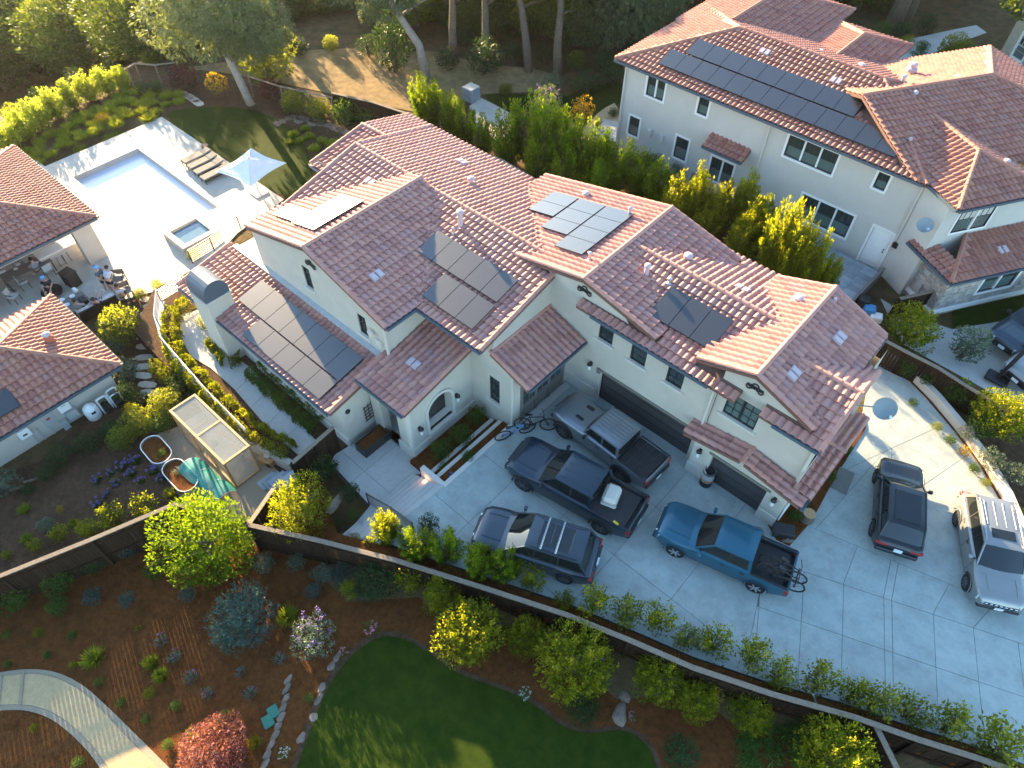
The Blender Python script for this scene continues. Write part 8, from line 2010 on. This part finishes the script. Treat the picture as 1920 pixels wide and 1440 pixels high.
# tall hedge between the two houses
hd_ = [(790, 185, 26, 1.5), (812, 200, 26, 1.5), (842, 215, 26, 1.5), (872, 235, 26, 1.5), (905, 258, 24, 1.5), (955, 262, 36, 1.6), (990, 250, 38, 1.7), (1025, 265, 38, 1.7), (1062, 280, 38, 1.6), (1098, 290, 36, 1.6), (1132, 305, 32, 1.5), (1165, 318, 32, 1.5), (1200, 332, 30, 1.5), (1235, 352, 30, 1.5), (1270, 380, 32, 1.5), (1300, 378, 34, 1.7), (1350, 395, 32, 1.5), (1392, 385, 27, 2.1), (1420, 425, 38, 1.5), (1458, 452, 36, 1.4), (1490, 480, 34, 1.4), (1520, 498, 32, 1.3), (1548, 522, 24, 1.2), (1005, 308, 34, 1.2), (1060, 325, 32, 1.2), (1120, 345, 30, 1.2), (1395, 450, 34, 1.2), (1330, 415, 30, 1.2)]
hl = ['behind the dark curving fence, nearest the pale tree trunk', 'behind the dark curving fence, second from the pale trunk', 'beside the grey pedestal', 'in front of the white path, left', 'in front of the white path, right', 'tall and dark, left of the purple-grey shrub', 'tall and pointed, below the purple-grey shrub', 'tallest, below the golden shrub', 'tall and pointed, right of the tallest', 'in front of the corner of the pale house', 'below the lowest corner window', 'opposite the two round dark shrubs', 'opposite the small lower window', 'left of the garden door pent roof', 'below the garden door pent roof', 'sunlit, below the garden door', 'sunlit, left of the tallest yellow one', 'tallest yellow one, in front of the pale wall', 'sunlit, below the tallest yellow one', 'sunlit, under the lower triple window', 'sunlit, above the garage ridge', 'sunlit, near the paved terrace', 'last and lowest, before the paved terrace', 'low, against the curving fence, left', 'low, against the curving fence, middle', 'low, at the roof corner of the middle gable', 'low, along the back of the garage roof', 'low, at the back of the middle gable roof']
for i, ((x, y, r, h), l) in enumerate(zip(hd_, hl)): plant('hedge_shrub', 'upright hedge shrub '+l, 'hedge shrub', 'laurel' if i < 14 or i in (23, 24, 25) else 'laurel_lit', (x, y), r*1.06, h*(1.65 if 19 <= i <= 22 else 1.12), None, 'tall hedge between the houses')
# clipped boxwood hedges on the terrace
def hedge(label, P, w, h, n, z, lf='boxy'):
    P = [Vector(p) for p in P]; seg = [(b-a).length for a, b in zip(P, P[1:])]; tot = sum(seg); o = P[0]
    s = NR.uniform(0, tot, n); cum = np.cumsum([0]+seg); k = np.clip(np.searchsorted(cum, s)-1, 0, len(seg)-1); A = np.array([tuple(p) for p in P]); u = ((s-cum[k])/np.array(seg)[k])[:, None]
    C = A[k]*(1-u)+A[k+1]*u; d = unit(A[k+1]-A[k]); nn = np.stack([-d[:, 1], d[:, 0], 0*s], 1); th = NR.uniform(0, PI, n); rad = NR.uniform(.75, 1.08, n)*(1+.12*np.sin(s*5.1)+.1*np.sin(s*11.7))
    cx = np.sign(np.cos(th))*np.abs(np.cos(th))**.5; sz = np.abs(np.sin(th))**.5
    Q = C+nn*(cx*rad*w/2)[:, None]; Q[:, 2] = z+sz*rad*h; D = nn*cx[:, None]+np.array([0, 0, 1.0])*sz[:, None]+NR.normal(size=(n, 3))*.6
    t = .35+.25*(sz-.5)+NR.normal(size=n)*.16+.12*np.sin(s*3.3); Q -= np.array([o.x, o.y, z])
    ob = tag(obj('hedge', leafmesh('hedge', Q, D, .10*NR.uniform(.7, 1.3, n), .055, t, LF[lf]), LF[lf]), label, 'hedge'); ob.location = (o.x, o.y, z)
PZp = lambda *px: at(px[0], px[1], PZ+.3)
hedge('clipped golden hedge running along the top of the terrace wall', [PZp(362, 566), PZp(322, 588), PZp(320, 632), PZp(332, 672), PZp(400, 742), PZp(470, 806), PZp(546, 846)], .9, .68, 15000, PZ-.05)
hedge('short clipped hedge beside the chimney base', [PZp(400, 636), PZp(430, 672), PZp(452, 668)], .85, .6, 4000, PZ-.05)
hedge('clipped green hedge along the house wall beside the side path', [PZp(476, 690), PZp(520, 730), PZp(600, 798)], 1.05, .6, 9000, PZ-.05, 'green')
plant('shrub', 'clipped golden ball at the left foot of the chimney', 'shrub', 'ball', (385, 606), 17, 1.1, PZ)
plant('shrub', 'leafy greens growing in the planter tank nearer the pool house', 'plant', 'shrub', (302, 850), 10, .7, T(-25, 2)+.45); plant('shrub', 'grassy herbs growing in the planter tank beside the net', 'plant', 'silver', (332, 880), 13, .9, T(-25, 2)+.45)
for i, (x, y) in enumerate(((380, 820), (402, 832), (395, 845))): plant('shrub', 'seedling plants growing inside the greenhouse', 'plant', 'shrub', (x, y), 8, .8, gz0, 'greenhouse seedlings')
ped = gat(884, 186); tag(obj('pedestal', MB().bbox(ped.x-.5, ped.y-.5, ped.z-.2, ped.x+.5, ped.y+.5, ped.z+1.0, .05), [M['slate']]), 'grey square pedestal at the corner of the white path', 'pedestal')
# ---- big trees: trunk with limbs, and a crown of lobes
def bigtree(label, base, height, r, k, lean=(0, 0), trunkr=.28, bark='bark', zc=.68, hz=.34, crowns=1, clear=.3, group=None):
    t = thing('tree', label, 'tree', tuple(base), 0, group); H_ = height; mb = MB()
    top = Vector((lean[0], lean[1], H_*.86)); P = [Vector((0, 0, -.3))]
    for u in (.25, .5, .75, 1.0): P.append(Vector((lean[0]*u**1.3+RNG.uniform(-.2, .2), lean[1]*u**1.3+RNG.uniform(-.2, .2), H_*.86*u)))
    mb.tube(P, [trunkr*1.25, trunkr, trunkr*.8, trunkr*.5, trunkr*.15], 9)
    for i in range(8):
        u = lerp(clear, .85, i/7); a = i*2.4+RNG.uniform(-.5, .5); o = P[1].lerp(P[-1], u); L = r*.75
        mb.tube([o, o+Vector((math.cos(a)*L*.5, math.sin(a)*L*.5, L*.35)), o+Vector((math.cos(a)*L, math.sin(a)*L, L*.6))], [trunkr*.4, trunkr*.25, trunkr*.08], 6)
    obj('trunk', mb, [M[bark]], t, smooth=True)
    for i in range(crowns):
        v = KIND[k]; me = v[RNG.randrange(len(v))][0]; o = bpy.data.objects.new('crown', me); link(o, t)
        q = Vector((lean[0]*zc, lean[1]*zc, H_*zc)) if i == 0 else Vector((lean[0]*zc+RNG.uniform(-r, r)*.8, lean[1]*zc+RNG.uniform(-r, r)*.8, H_*RNG.uniform(zc-.18, zc+.1)))
        f = 1.0 if i == 0 else RNG.uniform(.5, .75); o.location = q; o.scale = (r*f, r*f, H_*hz*f*(1 if i == 0 else .8)); o.rotation_euler = (0, 0, RNG.uniform(0, 6.28))
    return t
eb = gat(472, 196)
bigtree('leaning eucalyptus with grey-green crown over the pool garden', eb, 10.5, 4.6, 'euca', (-4.4, -.2), .27, 'palebark', .60, .38, 5)
bigtree('eucalyptus with pale bent trunk on the dry slope', gat(800, 145), 11.5, 4.2, 'euca', (-3.0, -2.5), .3, 'palebark', .70, .30, 3)
for (x, y, h, r, k, l, ln) in ((548, 98, 10, 3.4, 'oak', 'oak with dark trunk behind the pale bushy tree', (.5, 0)), (850, 118, 10.5, 3.0, 'oak', 'tall tree with straight trunk behind the first dark slope bush', (0, 1)), (905, 112, 10.5, 3.0, 'oak', 'tall tree with trunk rising behind the wide dark bush', (.5, 1)), (992, 134, 10.5, 3.0, 'oak_lit', 'tree with dark leaning trunk right of the dry slope', (-2.6, .5)), (1046, 142, 10.5, 3.0, 'oak', 'tree with straight trunk beside the neighbouring lawn', (-.6, .5))):
    bigtree(l, gat(x, y), h, r, k, ln, .30, 'bark', .80, .24, 2)
FT = []
fr_ = random.Random(12)
for (y0, x0, x1, st, h, r) in ((100, -60, 330, 52, 8.5, 4.4), (62, -80, 480, 58, 9.5, 4.8), (48, 500, 830, 56, 9.0, 4.6), (58, 860, 1240, 56, 9.0, 4.4), (18, -60, 1260, 64, 10, 5.2), (-22, -60, 1340, 70, 11, 5.6), (-70, -80, 1500, 84, 12, 6.2), (150, -60, 20, 60, 8, 4.4), (85, 1090, 1215, 56, 8, 4.0), (8, 1420, 1640, 62, 8, 4.0), (-40, 1400, 1820, 80, 10, 5.0)):
    x = x0
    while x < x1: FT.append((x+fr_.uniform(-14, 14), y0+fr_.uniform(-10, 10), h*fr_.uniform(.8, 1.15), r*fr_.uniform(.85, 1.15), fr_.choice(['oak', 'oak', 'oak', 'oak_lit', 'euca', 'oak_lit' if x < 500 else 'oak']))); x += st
LBL = {'oak': 'dark green oak in the wood behind the pool garden and dry slope', 'oak_lit': 'sunlit olive green tree in the wood behind the pool garden and dry slope', 'euca': 'grey-green eucalyptus in the wood behind the pool garden and dry slope'}
# the sun reaches these places through gaps, so trees standing in its way are kept low
SUNLIT = [(gat(x, y)+Vector((0, 0, h))) for x, y, h in ((560, 120, .2), (640, 110, .2), (720, 140, .2), (600, 150, .2), (480, 110, 2.5), (200, 350, 0), (280, 330, 0), (250, 300, 0), (180, 310, 0), (330, 400, 0), (130, 500, 0), (640, 1380, .3), (600, 1400, .3), (330, 1310, .3), (370, 1260, .3), (880, 1150, 2.0), (1080, 1200, 2.0), (1300, 1290, 2.0), (950, 200, .5), (1000, 180, .5), (385, 980, 2.0), (60, 210, 1.5), (120, 175, 1.5), (200, 150, 1.5), (450, 300, .2), (520, 290, .2), (1050, 240, 3.0), (1350, 380, 3.0), (200, 960, .6), (230, 600, 1.5), (1200, 200, 6), (1500, 130, 6.5), (560, 250, .5), (600, 200, 1), (700, 300, 5.5), (500, 400, 5.5), (1000, 330, 6.3), (850, 430, 5.5), (1300, 480, 6.4), (500, 560, 2.2), (560, 640, 2.2), (1550, 560, 6.4), (700, 60, 6), (160, 60, 5), (240, 90, 4))]
sd = Vector((-SUND.x, -SUND.y, 0)).normalized(); tanE = math.tan(math.radians(SUN_EL))
for x, y, h, r, k in FT:
    b_ = gat(x, y); cap_ = h
    for q in SUNLIT:
        d = Vector((b_.x-q.x, b_.y-q.y, 0)); D = d.dot(sd); off = abs(d.x*sd.y-d.y*sd.x)
        if D > 2 and off < r*.8: cap_ = min(cap_, q.z+tanE*D-b_.z)
    if cap_ < 2.6: continue
    if cap_ < h: r = max(2.2, r*max(.6, cap_/h)); h = cap_
    bigtree(LBL[k], b_, h, r, k, (RNG.uniform(-.8, .8), RNG.uniform(-.8, .8)), .26, 'bark', .50, .50, 2, clear=.12, group='trees of the wood: '+k.replace('_lit', ' sunlit').replace('euca', 'eucalyptus'))
# undergrowth of the wood and the far right garden
for i, (x, y, r) in enumerate(((30, 215, 26), (75, 180, 24), (140, 140, 22), (200, 122, 18), (280, 108, 18), (350, 100, 22), (430, 100, 22), (560, 88, 20), (620, 82, 18), (690, 88, 24), (780, 85, 18), (960, 95, 22), (1080, 115, 22), (1130, 118, 24), (1185, 92, 22), (330, 62, 22), (230, 60, 22), (870, 70, 22), (1020, 100, 20), (1470, 38, 22), (1530, 62, 20), (1600, 60, 20), (1690, 62, 22), (1740, 48, 20))):
    plant('shrub', 'dark undergrowth bush at the edge of the wood along the top', 'shrub', 'darkshrub' if i % 4 else 'litbush', (x, y), r, .9, None, 'undergrowth bushes')
for x, y, r, k, l in ((1655, 58, 20, 'shrub', 'low bush beside the far right path, nearest the brown trunks'), (1700, 82, 16, 'ball', 'bright low bush along the far right path'), (1730, 88, 14, 'shrub', 'low bush at the bend of the far right path'), (1790, 95, 34, 'litbush', 'big rounded sunlit bush in front of the shingled house'), (1830, 118, 26, 'ball', 'yellow-green bush under the shingled house wall'), (1720, 112, 18, 'darkshrub', 'dark bush behind the neighbouring roof ridge, left'), (1760, 122, 18, 'darkshrub', 'dark bush behind the neighbouring roof ridge, right')): plant('shrub', l, 'shrub', k, (x, y), r, .9)
for x, y, l in ((1672, 48, 'thick brown double trunk tree at the far right, left trunk'), (1690, 42, 'thick brown double trunk tree at the far right, right trunk')): bigtree(l, gat(x, y), 17, 4.5, 'oak', (1.0, .5), .55, 'bark', .9, .16, 1)
bigtree('conifer with layered branches in front of the shingled house', gat(1925, 150), 11, 4.6, 'oak', (-1.0, 0), .3, 'bark', .62, .30, 2)
# tan shingled house at the far right corner
s0 = gat(1835, 120); FH = thing('shingled_house', 'tan shingled house with white framed windows at the upper right corner', 'house', tuple(s0)); u = Vector((aV.x, aV.y)); w = Vector((bV.x, bV.y))
c = Vector(s0[:2])+w*1.5; fb = lambda a, b: tuple(c+u*a+w*b); z0 = s0.z-.3
mb = MB(); wall(mb, fb(0, 0), fb(9, 0), z0, z0+6.5, [(1.0, 2.0, z0+1.2, z0+2.9), (4.0, 5.2, z0+1.2, z0+2.9), (1.0, 2.0, z0+4.0, z0+5.5)], .08); wall(mb, fb(0, 9), fb(0, 0), z0, z0+6.5, [(6.6, 7.8, z0+1.3, z0+3.0)], .08)
for k in range(14): mb.bar((*fb(0, -.015), z0+.4+k*.44), (*fb(9, -.015), z0+.4+k*.44), .03, .03)
obj('wall', mb, [M['shingle'], M['white']], FH, world=True)
for h in ((1.0, 2.0, z0+1.2, z0+2.9), (4.0, 5.2, z0+1.2, z0+2.9), (1.0, 2.0, z0+4.0, z0+5.5)): window(FH, fb(0, 0), fb(9, 0), *h, 1, (3, 2), .05, frame='white', trim='white')
window(FH, fb(0, 9), fb(0, 0), 6.6, 7.8, z0+1.3, z0+3.0, 1, (3, 2), .05, frame='white', trim='white')
mb = MB().prism([fb(-.5, -.5), fb(9.5, -.5), fb(9.5, 9.5), fb(-.5, 9.5)], z0+6.5, z0+6.7); obj('roof', mb, [M['deck']], FH, world=True)
# ------------------------------------------------------------------ the warm evening air
hz = MB().box(-150, -60, -16, 70, 175, 27)
hm = bpy.data.materials.new('haze_air'); hm.use_nodes = True; hn = hm.node_tree; hn.nodes.clear()
ho = hn.nodes.new('ShaderNodeOutputMaterial'); hv = hn.nodes.new('ShaderNodeVolumePrincipled'); hv.inputs['Density'].default_value = .00008; hv.inputs['Anisotropy'].default_value = .55; hv.inputs['Color'].default_value = (1, .96, .9, 1)
hn.links.new(hv.outputs[0], ho.inputs['Volume'])
tag(obj('haze', hz, hm), kind='stuff')
